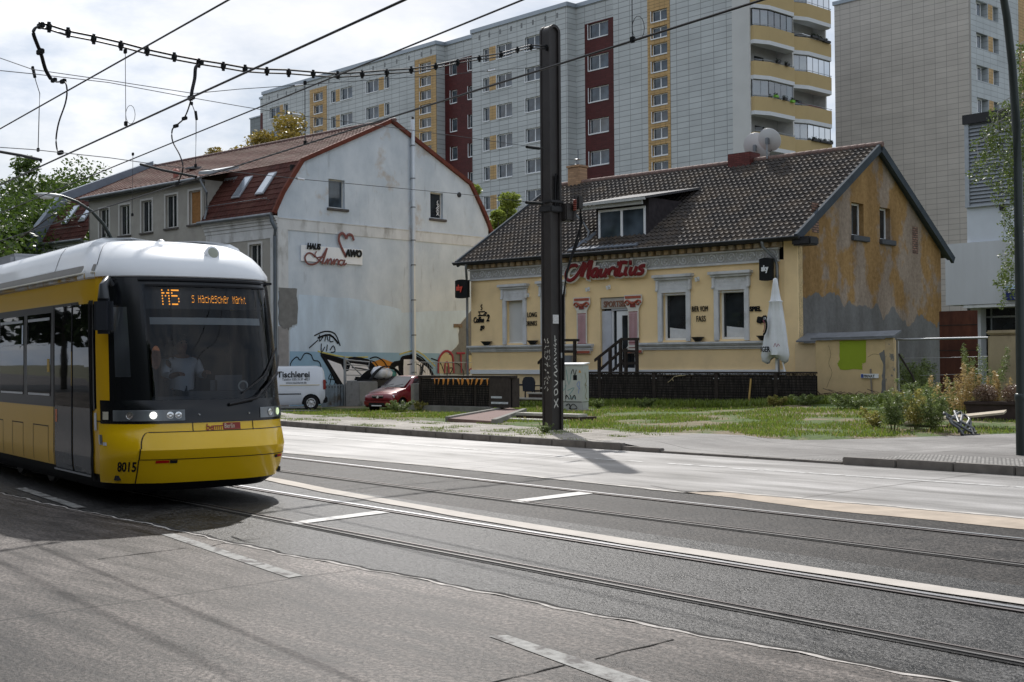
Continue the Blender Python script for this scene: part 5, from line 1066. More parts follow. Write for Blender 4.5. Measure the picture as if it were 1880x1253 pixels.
MB().lathe([(.05, 0), (.05, .06), (.0, .08)], (-2.2, .1, 3.455), 10).build('antenna', roofw, TR); mb = MB(); mb.bbox(-8.8, -6.6, -.85, .85, 3.3, 3.62, .06); mb.build('roof_equipment', M('roof_grey', (.3, .31, .33), .6), TR)
mk = MB(); skin(mk, -1.5, 1.58, 1.04, 1.33, .004, ns=50); skin(mk, -1.30, -.80, 1.33, 1.62, .004, ns=10); skin(mk, -1.30, -.80, 2.5, 2.885, .004, ns=10); skin(mk, -1.30, -1.2, 1.62, 2.5, .004, ns=3); skin(mk, -.98, -.74, 1.62, 2.5, .004, ns=5)
skin(mk, -.8, 1.32, 2.78, 2.885, .004, ns=40); skin(mk, 1.02, 1.52, 1.33, 2.885, .004, ns=8); skin(mk, -.8, -.74, 1.33, 2.8, .004, ns=2); mk.build('front_mask', tblack, TR, smooth=35)
MB_ = MB(); skin(MB_, -1.5, 1.55, .19, .30, -.01, ns=50); 
for sg in (-1, 1): skin(MB_, sg * 1.5, sg * SL, .19, .40, -.012, ns=16)
MB_.build('skirt', rub, TR, smooth=35)
wsg = glassmat('tram_windscreen_glass', (.58, .61, .64), .03, .012); gl = MB(); skin(gl, -.76, 1.06, 1.33, 2.79, .008, ns=44, zs=[1.33 + (2.79 - 1.33) * i / 14 for i in range(15)]); wso = gl.build('windscreen', wsg, TR, smooth=60)
g2 = MB(); skin(g2, -1.2, -.98, 1.62, 2.5, .006, ns=4); g2.build('quarter_window', darkglass('quarter_glass', (.04, .045, .05), .05), TR)
mb = MB(); skin(mb, -.72, 1.02, 2.765, 2.79, .02, ns=40); skin(mb, -.8, 1.05, 2.84, 2.86, .03, ns=40); mb.build('windscreen_trim', rub, TR)
# side glazing, doors
sg_ = darkglass('tram_side_glass', (.006, .007, .007), .015, .01); sg_.node_tree.nodes['Principled BSDF'].inputs['Specular IOR Level'].default_value = .16; frame_blk = M('tram_window_frame', (.016, .016, .017), .35)
mb = MB(); skin(mb, -1.66, -6.6, 1.2, 2.60, .004, ns=6); mb.build('window_band', frame_blk, TR)
mb = MB(); skin(mb, 1.66, 6.6, 1.2, 2.60, .004, ns=6); mb.build('window_band', frame_blk, TR)
for a, b_ in ((3.62, 4.86), (5.06, 6.48)):
    for sg in (-1, 1):
        mb = MB(); skin(mb, sg * a, sg * b_, 1.34, 2.5, .008, ns=3); o = mb.build('side_window', sg_, TR)
        if sg < 0: mb = MB(); skin(mb, -a - .04, -b_ + .06, 1.345, 1.375, .011, ns=2); skin(mb, -a - .1, -b_ + .1, 2.06, 2.085, .011, ns=1); skin(mb, -a - .06, -b_ + .04, 2.4, 2.44, .0095, ns=1); mb.build('window_trim', M('satin_strip', (.5, .52, .55), .3, .7) if 'satin_strip' not in bpy.data.materials else bpy.data.materials['satin_strip'], o)
for i, (a, b_) in enumerate(((1.80, 2.56), (2.60, 3.42))):
    mb = MB(); skin(mb, -a, -b_, .36, 1.22, .010, ns=2); d_ = mb.build('door', M('door_lower_gloss', (.10, .105, .11), .08, var=.1) if i == 0 else bpy.data.materials['door_lower_gloss'], TR)
    mb = MB(); skin(mb, -a, -b_, 1.22, 2.56, .0105, ns=2); mb.build('pane', sg_, d_)
    mb = MB()
    for s0 in (a - .02, b_): skin(mb, -s0, -s0 - .03, .34, 2.58, .016, ns=1)
    mb.build('door_seal', rub, d_)
mb = MB(); skin(mb, -1.78, -3.44, .345, .37, .03, ns=2); mb.build('door_sill', bpy.data.materials['satin_strip'], TR)
mb = MB(); skin(mb, -1.74, -1.80, .3, 2.6, .009, ns=1); mb.build('door_frame', rub, TR)
mb = MB(); skin(mb, -3.28, -3.36, 1.0, 1.17, .014, ns=1); mb.build('door_sticker', M('orange_sticker', (.7, .2, .08), .5), TR)
mb = MB(); skin(mb, -3.66, -3.78, 1.68, 1.86, .011, ns=1); skin(mb, -2.58, -2.6, 1.5, 1.95, .018, ns=1); mb.build('window_sticker', M('yellow_sticker', (.55, .36, .07), .5), TR)
mb = MB(); mb.xf(Matrix()); skin(mb, -4.92, -5.0, 2.08, 2.36, .05, ns=1); mb.build('camera_mirror', M('camera_housing', (.5, .58, .66), .3), TR)
# access flaps outlined on the side, seams on the front
def outline(mb, s0, s1, z0, z1, w_=.016, off=.004, bottom=False):
    skin(mb, s0, s1, z1 - w_, z1, off); skin(mb, s0, s0 + (w_ if s1 > s0 else -w_), z0, z1, off); skin(mb, s1 - (w_ if s1 > s0 else -w_), s1, z0, z1, off)
    if bottom: skin(mb, s0, s1, z0, z0 + w_, off)
mb = MB()
for a, b_ in ((3.75, 4.55), (5.1, 5.75), (6.3, 7.2)): outline(mb, -a, -b_, .42, .93, .014, .003)
mb.build('flap_seam', M('dark_seam', (.03, .02, .005), .6), TR)  # dark joint lines round the flaps
mb = MB(); seam = bpy.data.materials['dark_seam']
skin(mb, -.93, 1.5, .596, .606, .005, ns=40); skin(mb, -.95, -.935, .30, .60, .005, ns=1)
prev = None
for i in range(9):                                                # curved upper corner of the flap
    a = i / 8 * math.pi / 2; s_, z_ = -.93 + .12 * (1 - math.cos(a)), .74 + .2 * math.sin(a)
    if prev: mb.add([TS(prev[0], prev[1], .005), TS(s_, z_, .005), TS(s_ + .014, z_, .005), TS(prev[0] + .014, prev[1], .005)], [(0, 1, 2, 3)])
    prev = (s_, z_)
skin(mb, -.945, -.93, .60, .74, .005, ns=1); skin(mb, -.81, 1.3, .932, .942, .005, ns=30); skin(mb, -.27, -.258, .94, 1.04, .005, ns=1); skin(mb, .55, .562, .94, 1.04, .005, ns=1); skin(mb, -1.3, -1.62, 1.06, 1.075, .004, ns=4); mb.build('panel_seam', seam, TR)
# lamps
lens = darkglass('lamp_lens', (.20, .22, .23), .06); chrome = M('reflector', (.75, .76, .76), .12, .9); ledw = emis('daylight_lamp', (1, 1, .95), .7); ledg = emis('greenish_lamp', (.75, .9, .55), .45)
for s0, s1, lab in ((-1.25, -.36, 0), (.68, 1.32, 1)):
    mb = MB(); skin(mb, s0, s1, 1.075, 1.21, .012, ns=14); h_ = mb.build('headlight', lens, TR)
    for q in ([-1.02, -.74, -.54, -.44] if not lab else [.86, 1.04]):
        c_ = TS(q, 1.145, .016); n_ = (TS(q, 1.145, 1) - TS(q, 1.145, 0)).normalized(); mb = MB(); mb.lathe([(.0, .0), (.02, .004), (.042, .0), (.046, .006), (.046, 0)], (0, 0, 0), 14); mb.xf(Matrix.Translation(c_) @ n_.to_track_quat('Z', 'Y').to_matrix().to_4x4())
        mb.build('lamp', ledw if q == -.74 else (ledg if q == 1.04 else chrome), h_, smooth=40)
    if not lab:
        for da, dz in ((-.018, .012), (.014, .02), (.0, -.02)): mb = MB(); mb.sphere(TS(-.74 + da, 1.145 + dz, .02), .014, sub=1); mb.build('lamp', ledw, h_)
mb = MB(); skin(mb, -1.43, -1.32, 1.09, 1.19, .014, ns=4); mb.build('indicator', M('indicator_lens', (.55, .52, .42), .2), TR)
mb = MB(); skin(mb, -.74, -.58, .555, .59, .008, ns=4); mb.build('reflector_strip', M('red_reflector', (.45, .01, .005), .2), TR)
mb = MB(); skin(mb, -.57, -.48, .552, .592, .009, ns=2); skin(mb, .92, .98, .545, .585, .009, ns=2); mb.build('socket', rub, TR)
mb = MB(); skin(mb, .985, 1.12, .548, .582, .008, ns=3); mb.build('reflector_strip', bpy.data.materials['red_reflector'], TR)
for q in (-.18, .50): mb = MB(); mb.sphere(TS(q, 1.14, .006), .017, sub=1); mb.build('bolt', chrome, TR)
# roof lamp in its recess
c_ = TS(.25, 3.22, .0); n_ = (TS(.25, 3.22, 1) - TS(.25, 3.22, 0)).normalized(); n_.z = .35; n_.normalize(); q_ = Matrix.Translation(c_ + n_ * .02) @ n_.to_track_quat('Z', 'Y').to_matrix().to_4x4()
mb = MB(); mb.lathe([(.10, -.06), (.10, .02), (.075, .03)], seg=20).xf(q_); rl = mb.build('roof_lamp', roofw, rfo, smooth=40); mb = MB(); mb.lathe([(.0, .035), (.072, .031), (.074, .02)], seg=20).xf(q_); mb.build('lens', M('roof_lamp_lens', (.35, .37, .30), .15), rl, smooth=60)
mb = MB(); mb.poly([TS(.02, 3.16, .02), TS(.42, 3.12, .02), TS(.28, 3.34, .02), TS(-.04, 3.3, .02)]); mb.build('lamp_plate', M('lamp_plate', (.5, .53, .56), .3), rfo) if 0 else None
# destination display
mb = MB(); skin(mb, -.74, 1.04, 2.48, 2.78, -.06, ns=30); dsp = mb.build('destination_display', M('display_black', (.008, .009, .011), .3), TR, smooth=60)
amb = emis('amber_led', (1.0, .36, .03), 1.5); led = MB()
FONT = {'M': '10001 11011 10101 10001 10001 10001', '5': '11111 10000 11110 00001 00001 11110', 'Z': '11111 00010 00100 01000 10000 11111', 'o': '00000 01110 10001 10001 10001 01110', 'l': '00100 00100 00100 00100 00100 00110', 'g': '01111 10001 10001 01111 00001 01110', 'i': '00100 00000 00100 00100 00100 00100', 's': '01111 10000 01110 00001 00001 11110', 'c': '00000 01111 10000 10000 10000 01111', 'h': '10000 10000 11110 10001 10001 10001', 'e': '01110 10001 11111 10000 10000 01111', 'r': '00000 10110 11000 10000 10000 10000', 'a': '01110 00001 01111 10001 10001 01111', 'H': '10001 10001 11111 10001 10001 10001', 'S': '01111 10000 01110 00001 00001 11110', 'u': '00000 10001 10001 10001 10001 01111', 't': '00100 01110 00100 00100 00100 00011', 'n': '00000 11110 10001 10001 10001 10001', 'ä': '01010 00000 01111 10001 10001 01111'}
def leds(txt, s0, z0, px_, pz, rows=6, dot=.8):
    s_ = s0
    for ch in txt:
        if ch != ' ':
            for r, row in enumerate(FONT[ch].split()):
                k = 0
                while k < 5:
                    if row[k] == '1':
                        e = k
                        while e < 5 and row[e] == '1': e += 1
                        a, b_ = s_ + k * px_, s_ + (e - .25) * px_; z = z0 + (5 - r) * pz; led.add([TS(a, z, -.05), TS(b_, z, -.05), TS(b_, z + pz * dot * .6, -.05), TS(a, z + pz * dot * .6, -.05)], [(0, 1, 2, 3)]); k = e
                    else: k += 1
        s_ += 6 * px_
leds('M5', -.52, 2.53, .021, .036); leds('S Hackescher Markt'.replace('k', 'h'), -.13, 2.565, .0074, .0165)
led.build('led_text', amb, dsp)
# inside the cab: visor bar, dashboard, seat, bulkhead, floor
inn = M('cab_dark', (.025, .025, .028), .8); ing = M('cab_grey', (.06, .065, .075), .6)
mb = MB(); skin(mb, -.70, .90, 2.28, 2.37, -.05, ns=30); mb.build('sun_visor', M('visor_white', (.55, .58, .58), .6), TR)
mb = MB(); mb.box(-9.0, -.45, -1.1, 1.1, .34, .40); mb.box(-2.3, -2.25, -1.15, 1.15, .4, 2.9); mb.build('cab_bulkhead', inn, TR)
mb = MB(); mb.box(-9.1, -.75, -1.12, 1.12, 2.84, 2.87); mb.build('ceiling_lining', inn, TR)
mb = MB(); mb.bbox(-.72, -.42, -.85, .85, .9, 1.36, .05).bbox(-.95, -.5, -.2, .95, 1.2, 1.42, .08); mb.build('dashboard', ing, TR)
mb = MB(); mb.bbox(-1.85, -1.68, -.17, .38, 1.2, 1.85, .06).bbox(-1.8, -1.25, -.15, .35, 1.16, 1.27, .05).bbox(-1.78, -1.68, -.02, .22, 1.85, 2.1, .05); mb.build('driver_seat', M('seat_grey', (.13, .135, .15), .8), TR)
MB().bbox(-1.35, -1.2, .45, .98, .9, 1.62, .07).build('cab_console', M('console_grey', (.14, .15, .17), .5), TR)
mb = MB(); skin(mb, -.8, -.68, 1.62, 2.08, -.015, ns=3); mb.xf(Matrix()); el = MB(); ce = TS(-.66, 1.86, -.012); el.lathe([(.0, 0), (.075, 0), (.075, .004)], seg=20); nrm = (TS(-.66, 1.86, 1) - TS(-.66, 1.86, 0)).normalized(); el.xf(Matrix.Translation(ce) @ nrm.to_track_quat('Z', 'Y').to_matrix().to_4x4() @ Matrix.Diagonal((.8, 2.0, 1, 1)).to_4x4()); el.build('windscreen_sticker', M('pennant_orange', (.26, .12, .07), .6, var=.4, vs=20), TR)
el = MB(); c_ = TS(.47, 1.49, -.02); el.tube([c_ + Vector((.005 * 0 + .0, .06 * math.cos(a), .06 * math.sin(a))) for a in [math.pi * 2 * i / 18 for i in range(19)]], .011, 5); el.build('suction_ring', M('pale_ring', (.55, .58, .58), .4), TR)
# wiper, mirror
mb = MB(); mb.tube([TS(.22, 1.26, .03), TS(.6, 1.33, .07), TS(1.0, 1.62, .07), TS(1.28, 1.88, .05)], [.022, .02, .016, .012], 6); mb.tube([TS(.38, 1.28, .03), TS(.75, 1.40, .07), TS(1.1, 1.66, .07)], .011, 5); mb.tube([TS(.42, 1.40, .035), TS(.8, 1.62, .04), TS(1.18, 1.98, .04)], .013, 5); mb.build('wiper', black, TR)
mc = TS(-1.22, 2.4, .17)
mb = MB(); mb.tube([TS(-1.2, 2.78, .0), TS(-1.2, 2.86, .1), mc + Vector((0, 0, .36)), mc + Vector((0, 0, .2))], [.03, .04, .055, .075], 10); m_ = mb.build('mirror_arm', M('mirror_arm_grey', (.05, .055, .06), .35), TR, smooth=50)
mb = MB(); mb.bbox(-.07, .07, -.115, .115, -.24, .21, .045); mb.xf(Matrix.Translation(mc) @ Matrix.Rotation(R(-40), 4, 'Z')); mb.build('mirror_housing', M('mirror_black', (.022, .026, .034), .45, bs=120, bstr=.2), m_, smooth=50)
mb = MB(); mb.box(-.078, -.07, -.09, .09, -.2, .17); mb.xf(Matrix.Translation(mc) @ Matrix.Rotation(R(-40), 4, 'Z')); mb.build('mirror_glass', chrome, m_)
# writing
num = textmb('8015', .17, .001, bold=.004, sx=.72, space=1.0); onskin(num, -1.2, .455, .006).build('fleet_number', blk, TR)
dr_ = M('dark_red_logo', (.28, .03, .02), .5); lg = MB(); lg = textmb('be', .115, .001, shear=.15, bold=.002, sx=.9); onskin(lg, -.10, .945, .006).build('logo', dr_, TR)
lb = MB(); skin(lb, .13, .37, .945, 1.03, .006, ns=4); lo = lb.build('logo_box', dr_, TR); onskin(textmb('Berlin', .085, .001, bold=.001, sx=.72), .145, .962, .010).build('logo', M('logo_cream', (.7, .55, .4), .5), lo)
gt = MB()
for a in (.02, .045, .07, .095, .12): skin(gt, a - .02, a - .01, .945, .99, .006, ns=1)
skin(gt, -.0, .13, .99, 1.0, .006, ns=2); gt.build('logo_gate', dr_, TR)
st_ = M('white_sticker', (.55, .57, .6), .5, var=.2, vs=12); mb = MB(); skin(mb, -1.68, -1.60, .95, 1.17, .006, ns=1); skin(mb, -1.56, -1.47, .78, .90, .006, ns=1); skin(mb, -1.46, -1.38, .77, .81, .006, ns=1); mb.build('sticker', st_, TR)
mb = MB(); skin(mb, -1.53, -1.47, .79, .90, .008, ns=1); mb.build('sticker', M('grey_sticker', (.12, .12, .12), .6), TR)
# bogie and the following car
whm_ = M('wheel_steel', (.10, .09, .085), .6, .5)
for x_ in (-4.4, -6.2):
    for y_ in (-.76, .76): mb = MB(); mb.lathe([(.1, -.06), (.30, -.06), (.33, -.02), (.30, .02), (.28, .06), (.1, .06)], (x_, y_, .33), 20, 'y'); mb.build('wheel', whm_, TR, smooth=40)
mb = MB(); mb.bbox(-6.9, -3.8, -1.0, 1.0, .2, .38, .04); mb.build('bogie_frame', rub, TR)
mb = MB()
for i in range(8): a = .03 if i % 2 else 0; mb.box(REAR - .95 + i * .1, REAR - .86 + i * .1, -1.12 + a, 1.12 - a, .45, 3.35 - a)
mb.build('bellows', M('grey_bellows', (.09, .095, .10), .8), TR)
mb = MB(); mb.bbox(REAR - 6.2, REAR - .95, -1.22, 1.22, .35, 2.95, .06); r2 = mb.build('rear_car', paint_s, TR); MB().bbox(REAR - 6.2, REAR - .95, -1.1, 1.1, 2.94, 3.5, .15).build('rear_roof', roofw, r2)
for y_ in (-1.228, 1.222): MB().box(REAR - 6.0, REAR - 1.1, y_, y_ + .006, 1.25, 2.5).build('rear_window', sg_, r2)
MB().box(REAR - .02, REAR + .04, -1.2, 1.2, .4, 2.92).build('end_wall', inn, TR)

# ------------------------------------------------------------------ people
def skinned(name, joints, edges, mat, parent, sub=2):
    me = bpy.data.meshes.new(name); me.from_pydata([j[0] for j in joints], edges, []); o = bpy.data.objects.new(name, me); COL.objects.link(o)
    m = o.modifiers.new('s', 'SKIN'); m.use_smooth_shade = True
    for i, j in enumerate(joints): r_ = j[1]; me.skin_vertices[0].data[i].radius = (r_, r_) if isinstance(r_, (int, float)) else r_
    me.skin_vertices[0].data[0].use_root = True; o.modifiers.new('u', 'SUBSURF').levels = sub; bpy.context.view_layer.update()
    dg = bpy.context.evaluated_depsgraph_get(); n = bpy.data.meshes.new_from_object(o.evaluated_get(dg), preserve_all_data_layers=True, depsgraph=dg); bpy.data.objects.remove(o); n.materials.clear(); n.materials.append(mat); n.polygons.foreach_set('use_smooth', [True] * len(n.polygons))
    q = bpy.data.objects.new(name, n); COL.objects.link(q); q.parent = parent; return q
sk = M('skin', (.26, .15, .10), .75, var=.06); shirt = M('white_shirt', (.50, .52, .56), .9, var=.05, vs=4); trou = M('dark_trousers', (.02, .022, .03), .9); hair = M('dark_hair', (.015, .012, .01), .7)
PM = Matrix.Translation(TO) @ Matrix.Rotation(R(-7.8), 4, 'Z')
PE = thing('person', 'tram driver in a white shirt sitting behind the windscreen, hands on the controls', 'person', PM @ Vector((-1.45, .10, 1.34)), -7.8)
hp_ = [((0, 0, .02), .13), ((0, 0, .2), .135), ((.02, 0, .4), (.17, .12)), ((.02, 0, .5), .10), ((.02, 0, .57), .055), ((.03, 0, .63), .075), ((.04, 0, .72), .095), ((.035, 0, .8), .07), ((.135, 0, .7), .018),
       ((.02, .2, .48), .062), ((.1, .27, .24), .048), ((.38, .2, .32), .036), ((.46, .18, .33), .03), ((.02, -.2, .48), .062), ((.1, -.27, .24), .048), ((.38, -.2, .3), .036), ((.46, -.18, .31), .03),
       ((.1, .1, 0), .09), ((.45, .13, 0), .07), ((.5, .13, -.42), .05), ((.62, .13, -.47), .04), ((.1, -.1, 0), .09), ((.45, -.13, 0), .07), ((.5, -.13, -.42), .05), ((.62, -.13, -.47), .04)]
he = [(0, 1), (1, 2), (2, 3), (3, 4), (4, 5), (5, 6), (6, 7), (6, 8), (3, 9), (9, 10), (10, 11), (11, 12), (3, 13), (13, 14), (14, 15), (15, 16), (0, 17), (17, 18), (18, 19), (19, 20), (0, 21), (21, 22), (22, 23), (23, 24)]
for k, (hx, hy, hz, sg) in enumerate(((.46, .18, .33, 1), (.46, -.18, .31, -1))):
    b0 = 12 if sg > 0 else 16
    for q, (dy, ln) in enumerate(((-.03, .06), (-.01, .075), (.01, .07), (.03, .055))):
        hp_.append(((hx + .04, hy + dy, hz + .005), .010)); hp_.append(((hx + .04 + ln * .6, hy + dy, hz - .01), .009)); hp_.append(((hx + .04 + ln * .75, hy + dy, hz - .035), .008)); n_ = len(hp_); he += [(b0, n_ - 3), (n_ - 3, n_ - 2), (n_ - 2, n_ - 1)]
    hp_.append(((hx + .01, hy - sg * .045, hz + .0), .010)); hp_.append(((hx + .045, hy - sg * .05, hz - .02), .009)); n_ = len(hp_); he += [(b0, n_ - 2), (n_ - 2, n_ - 1)]
skinned('body', hp_, he, sk, PE)
sp_ = [((0, 0, -.06), .19), ((0, 0, .2), .195), ((.02, 0, .4), (.22, .17)), ((.02, 0, .5), .13), ((.02, .2, .485), .078), ((.09, .26, .28), .062), ((.3, .215, .295), .052), ((.02, -.2, .485), .078), ((.09, -.26, .28), .062), ((.3, -.215, .275), .052)]
skinned('shirt', sp_, [(0, 1), (1, 2), (2, 3), (3, 4), (4, 5), (5, 6), (3, 7), (7, 8), (8, 9)], shirt, PE)
skinned('trousers', [((0, 0, -.02), .145), ((.1, .1, 0), .1), ((.45, .13, 0), .08), ((.5, .13, -.36), .062), ((.1, -.1, 0), .1), ((.45, -.13, 0), .08), ((.5, -.13, -.36), .062)], [(0, 1), (1, 2), (2, 3), (0, 4), (4, 5), (5, 6)], trou, PE)
mb = MB(); mb.sphere((.02, 0, .765), .1, (1.0, .92, .85), 3, .03); mb.sphere((-.03, 0, .70), .09, (.8, .98, 1.1), 2, .03); mb.build('hair', hair, PE, smooth=60)
mb = MB(); mb.sphere((.125, .034, .725), .012, sub=1).sphere((.125, -.034, .725), .012, sub=1); mb.build('eyes', blk, PE); MB().tube([(.128, .025, .665), (.133, 0, .662), (.128, -.025, .665)], .006, 5).build('mouth', M('lips', (.3, .12, .1), .6), PE)

# ------------------------------------------------------------------ overhead line mast
mastm = M('mast_brown_black', (.036, .032, .031), .5, .3, var=.15, vs=2, bs=50, bstr=.15)
MX, MY = -21.64, 21.36; MS = thing('overhead_line_mast', 'dark steel tram mast with rounded top, scratched with white graffiti, standing at the kerb', 'mast', (MX, MY, .1))
HT = 9.76 - .1
def tomb(w_, h, n=12): return [(-w_, 0), (w_, 0), (w_, h - w_)] + [(w_ * math.cos(math.pi * i / n), h - w_ + w_ * math.sin(math.pi * i / n)) for i in range(1, n)] + [(-w_, h - w_)]
mb = MB(); t = tomb(.175, HT); mb.prism([(-.14, y, z) for y, z in t], (.24, 0, 0)); mb.build('shaft', mastm, MS)
o_ = tomb(.19, HT + .015)[2:]; i_ = tomb(.12, HT - .05)[2:]
for x0, nm in ((.10, 'flange'), (-.18, 'flange')):
    mb = MB(); A2 = [(-.0, .19, 0)]; ou = [(.19, 0)] + o_ + [(-.19, 0)]; iu = [(.12, 0)] + i_ + [(-.12, 0)]; n = len(ou)
    vs = [(x0, y, z) for y, z in ou] + [(x0, y, z) for y, z in iu] + [(x0 + .05, y, z) for y, z in ou] + [(x0 + .05, y, z) for y, z in iu]
    fs = []
    for k in range(n - 1): fs += [(k, k + 1, n + k + 1, n + k), (2 * n + k, 2 * n + k + 1, 3 * n + k + 1, 3 * n + k), (k, k + 1, 2 * n + k + 1, 2 * n + k), (n + k, n + k + 1, 3 * n + k + 1, 3 * n + k)]
    mb.add(vs, fs); mb.build(nm, mastm, MS)
mb = MB(); mb.bbox(-.2, .2, -.24, .24, -.1, .02, .02); mb.build('base_plate', mastm, MS)
rs = random.Random(5)
def scrib(w_, h, n, lw, z=0):
    L = []; y = h
    while y > .05:
        x = -w_ / 2 + .02
        ch = rs.uniform(.10, .15)
        while x < w_ / 2 - .03:
            k = rs.randint(3, 5); L.append((lw * rs.uniform(.7, 1.2), [(x + rs.uniform(0, .07), y - rs.uniform(0, ch)) for _ in range(k)])); x += rs.uniform(.06, .1)
        y -= ch + rs.uniform(.0, .03)
        if rs.random() < .12: y -= .15
    return strokes(L, lw)
scr = M('white_scratch_graffiti', (.52, .52, .48), .7, var=.25, vs=9); g1 = scrib(.2, 1.25, 6, .016); g1.xf(Matrix.Translation((-.03, -.181, .95)) @ FRONT); g1.build('graffiti', scr, MS)
g2 = strokes([(.03, [(0.0, .0), (.14, .22)]), (.03, [(.14, .02), (.0, .2)]), (.028, [(.02, .3), (.12, .34), (.1, .44), (.02, .42), (.02, .32)]), (.028, [(.0, .5), (.13, .6), (.03, .66)]), (.03, [(.1, .74), (.0, .82), (.12, .88), (.03, .98), (.1, 1.0)]), (.024, [(.0, 1.04), (.08, 1.1), (.02, 1.15), (.1, 1.2)]), (.02, [(.02, 1.24), (.09, 1.3), (.03, 1.34), (.08, 1.4), (.02, 1.42)]), (.02, [(.0, 1.5), (.06, 1.46), (.05, 1.54), (.1, 1.5)]), (.02, [(.02, 1.6), (.1, 1.62)]), (.025, [(.05, 1.56), (.04, 1.72)])], .025)
g2.xf(Matrix.Translation((.102, -.075, .55)) @ SIDE); g2.build('graffiti', scr, MS)
stk = MB(); stk.box(.15, .154, -.14, .05, 2.55, 2.76); stk.build('label_plate', M('white_label', (.55, .55, .55), .5, var=.2, vs=30), MS); stk = MB(); stk.box(.15, .156, .12, .19, 1.74, 1.86); stk.build('label_plate', M('sticker_grey', (.4, .42, .42), .5), MS)
cl_ = MB(); cl_.bbox(-.22, .2, -.22, .22, 5.2, 5.34, .02).bbox(-.2, .19, -.21, .21, 5.42, 5.48, .01); cl_.build('clamp', black, MS)
cl_ = MB(); cl_.bbox(.06, .3, .18, .52, 5.0, 5.42, .03).tube([(-.2, -.2, 5.3), (.1, .3, 5.25), (.3, .7, 5.45)], .035, 6).tube([(.3, .45, 5.0), (.3, .5, 5.6)], .05, 8).bbox(.2, .36, .55, .72, 5.3, 5.62, .02); cl_.build('switch_gear', mastm, MS)
mb = MB(); mb.tube([(.3, .66, 5.4), (.32, .7, 5.0), (.26, .5, 4.4), (.2, .3, 3.8), (.17, .2, 3.2), (.17, .18, 1.2)], .03, 6).tube([(.16, -.05, 5.3), (.17, -.05, 5.9), (.17, -.02, 6.1), (.15, .04, 6.05), (.15, .05, 5.3)], .03, 6).tube([(.36, .6, 5.2), (.34, .6, 4.6), (.22, .36, 4.0)], .02, 5); mb.build('cable', rub, MS, smooth=60)
mb = MB()
for i in range(6): mb.lathe([(.03, i * .045), (.05, i * .045 + .012), (.05, i * .045 + .024), (.03, i * .045 + .04)], (.36, .42, 5.25), 10)
mb.build('insulator', M('red_insulator', (.2, .05, .035), .4), MS, smooth=40)

# ------------------------------------------------------------------ wires
wirem = M('wire_dark', (.022, .022, .024), .5, .5); thinm = M('thin_wire', (.05, .052, .055), .5, .5)
PN, PFp = Vector((-14.3, 8.25, 0)), Vector((-16, 11.9, 0)); TD = Vector((-.991, .136, 0)); PC = Vector((MX, MY, 0)); CD = Vector((4.5, -14.3, 0)).normalized()
def nearp(x, y): return WP(x, y, PN, TD)
def farp(x, y): return WP(x, y, PFp, TD)
def crossp(x, y): return WP(x, y, PC, CD)
def wire(name, lab, cat, pts, r_, m=None, grp=None, seg=6): o = MB().tube(pts, r_, seg).build(name, m or wirem); tag(o, lab, cat, grp); return o
def line(A, B, a=1.5, b=1.5): d = B - A; return [A - d * a, B + d * b]
def ln2(pf, p, q, a, b):
    A, B = pf(*p), pf(*q); d = (B - A).normalized(); return [A - d * a, B + d * b]
wire('messenger_wire', 'upper wire over the near track, crossing the top left of the sky', 'wire', ln2(nearp, (0, 237), (420, 0), 25, 14), .013)
wire('contact_wire', 'lower wire over the near track, leaving the frame above the roofline', 'wire', ln2(nearp, (0, 340), (743, 0), 25, 10), .014)
wire('messenger_wire', 'upper wire over the far track, in front of the apartment block cornice', 'wire', ln2(farp, (195, 312), (960, 0), 30, 14), .013)
wire('contact_wire', 'lower wire over the far track, crossing the mast high up', 'wire', ln2(farp, (720, 215), (1400, 0), 60, 8), .014)
fc = [(1003, 88), (975, 87), (950, 92), (920, 100), (880, 108), (840, 115), (800, 122), (755, 129), (710, 134), (665, 137), (620, 138), (575, 136), (530, 134), (490, 131), (450, 127), (410, 122), (365, 116), (320, 105), (270, 94), (222, 84), (172, 72), (125, 60), (90, 50), (72, 49)]
fd = thing('feeder_cable', 'thick clamped feeder cable sagging from the mast top across the whole sky', 'cable', PC + Vector((0, 0, 8.9)))
inv = -(PC + Vector((0, 0, 8.9)))
for dz in (.035, -.03): MB().tube([crossp(x, y) + inv + Vector((.0, .0, dz + .015 * math.sin(i * 1.7))) for i, (x, y) in enumerate(fc)], .018 if dz > 0 else .015, 6).build('cable', wirem, fd, smooth=60)
mb_ = None
for i in range(0, len(fc) - 1):
    p = crossp(*fc[i]) + inv
    if mb_ is None: q = MB().lathe([(.03, -.03), (.052, -.022), (.052, .022), (.03, .03)], (0, 0, 0), 8, 'y').box(-.016, .016, -.02, .02, -.075, .07).build('clamp', blk, fd); mb_ = q
    else: q = dup(mb_, fd)
    q.location = p
def droop(lab, pf, px, r_=.016, two=0, clamps=()):
    pts = [pf(*p) for p in px]; base = pts[0]; o = thing('jumper_cable', lab, 'cable', base, 0, 'jumper cables hanging from the overhead wires')
    sm = []
    for k in range(len(pts) - 1):
        p0, p1, p2, p3 = pts[max(k - 1, 0)], pts[k], pts[k + 1], pts[min(k + 2, len(pts) - 1)]
        for t in (0, .25, .5, .75): sm.append(.5 * ((2 * p1) + (-p0 + p2) * t + (2 * p0 - 5 * p1 + 4 * p2 - p3) * t * t + (-p0 + 3 * p1 - 3 * p2 + p3) * t ** 3) - base)
    sm.append(pts[-1] - base)
    for k in range(1 + two): MB().tube([p + Vector((.05, .0, 0)) * k for p in sm], r_, 6).build('cable', wirem, o, smooth=60)
    for c in clamps: MB().bbox(-.06, .1, -.03, .03, -.035, .035, .01).build('clamp', blk, o).location = pf(*c) - base
    return o
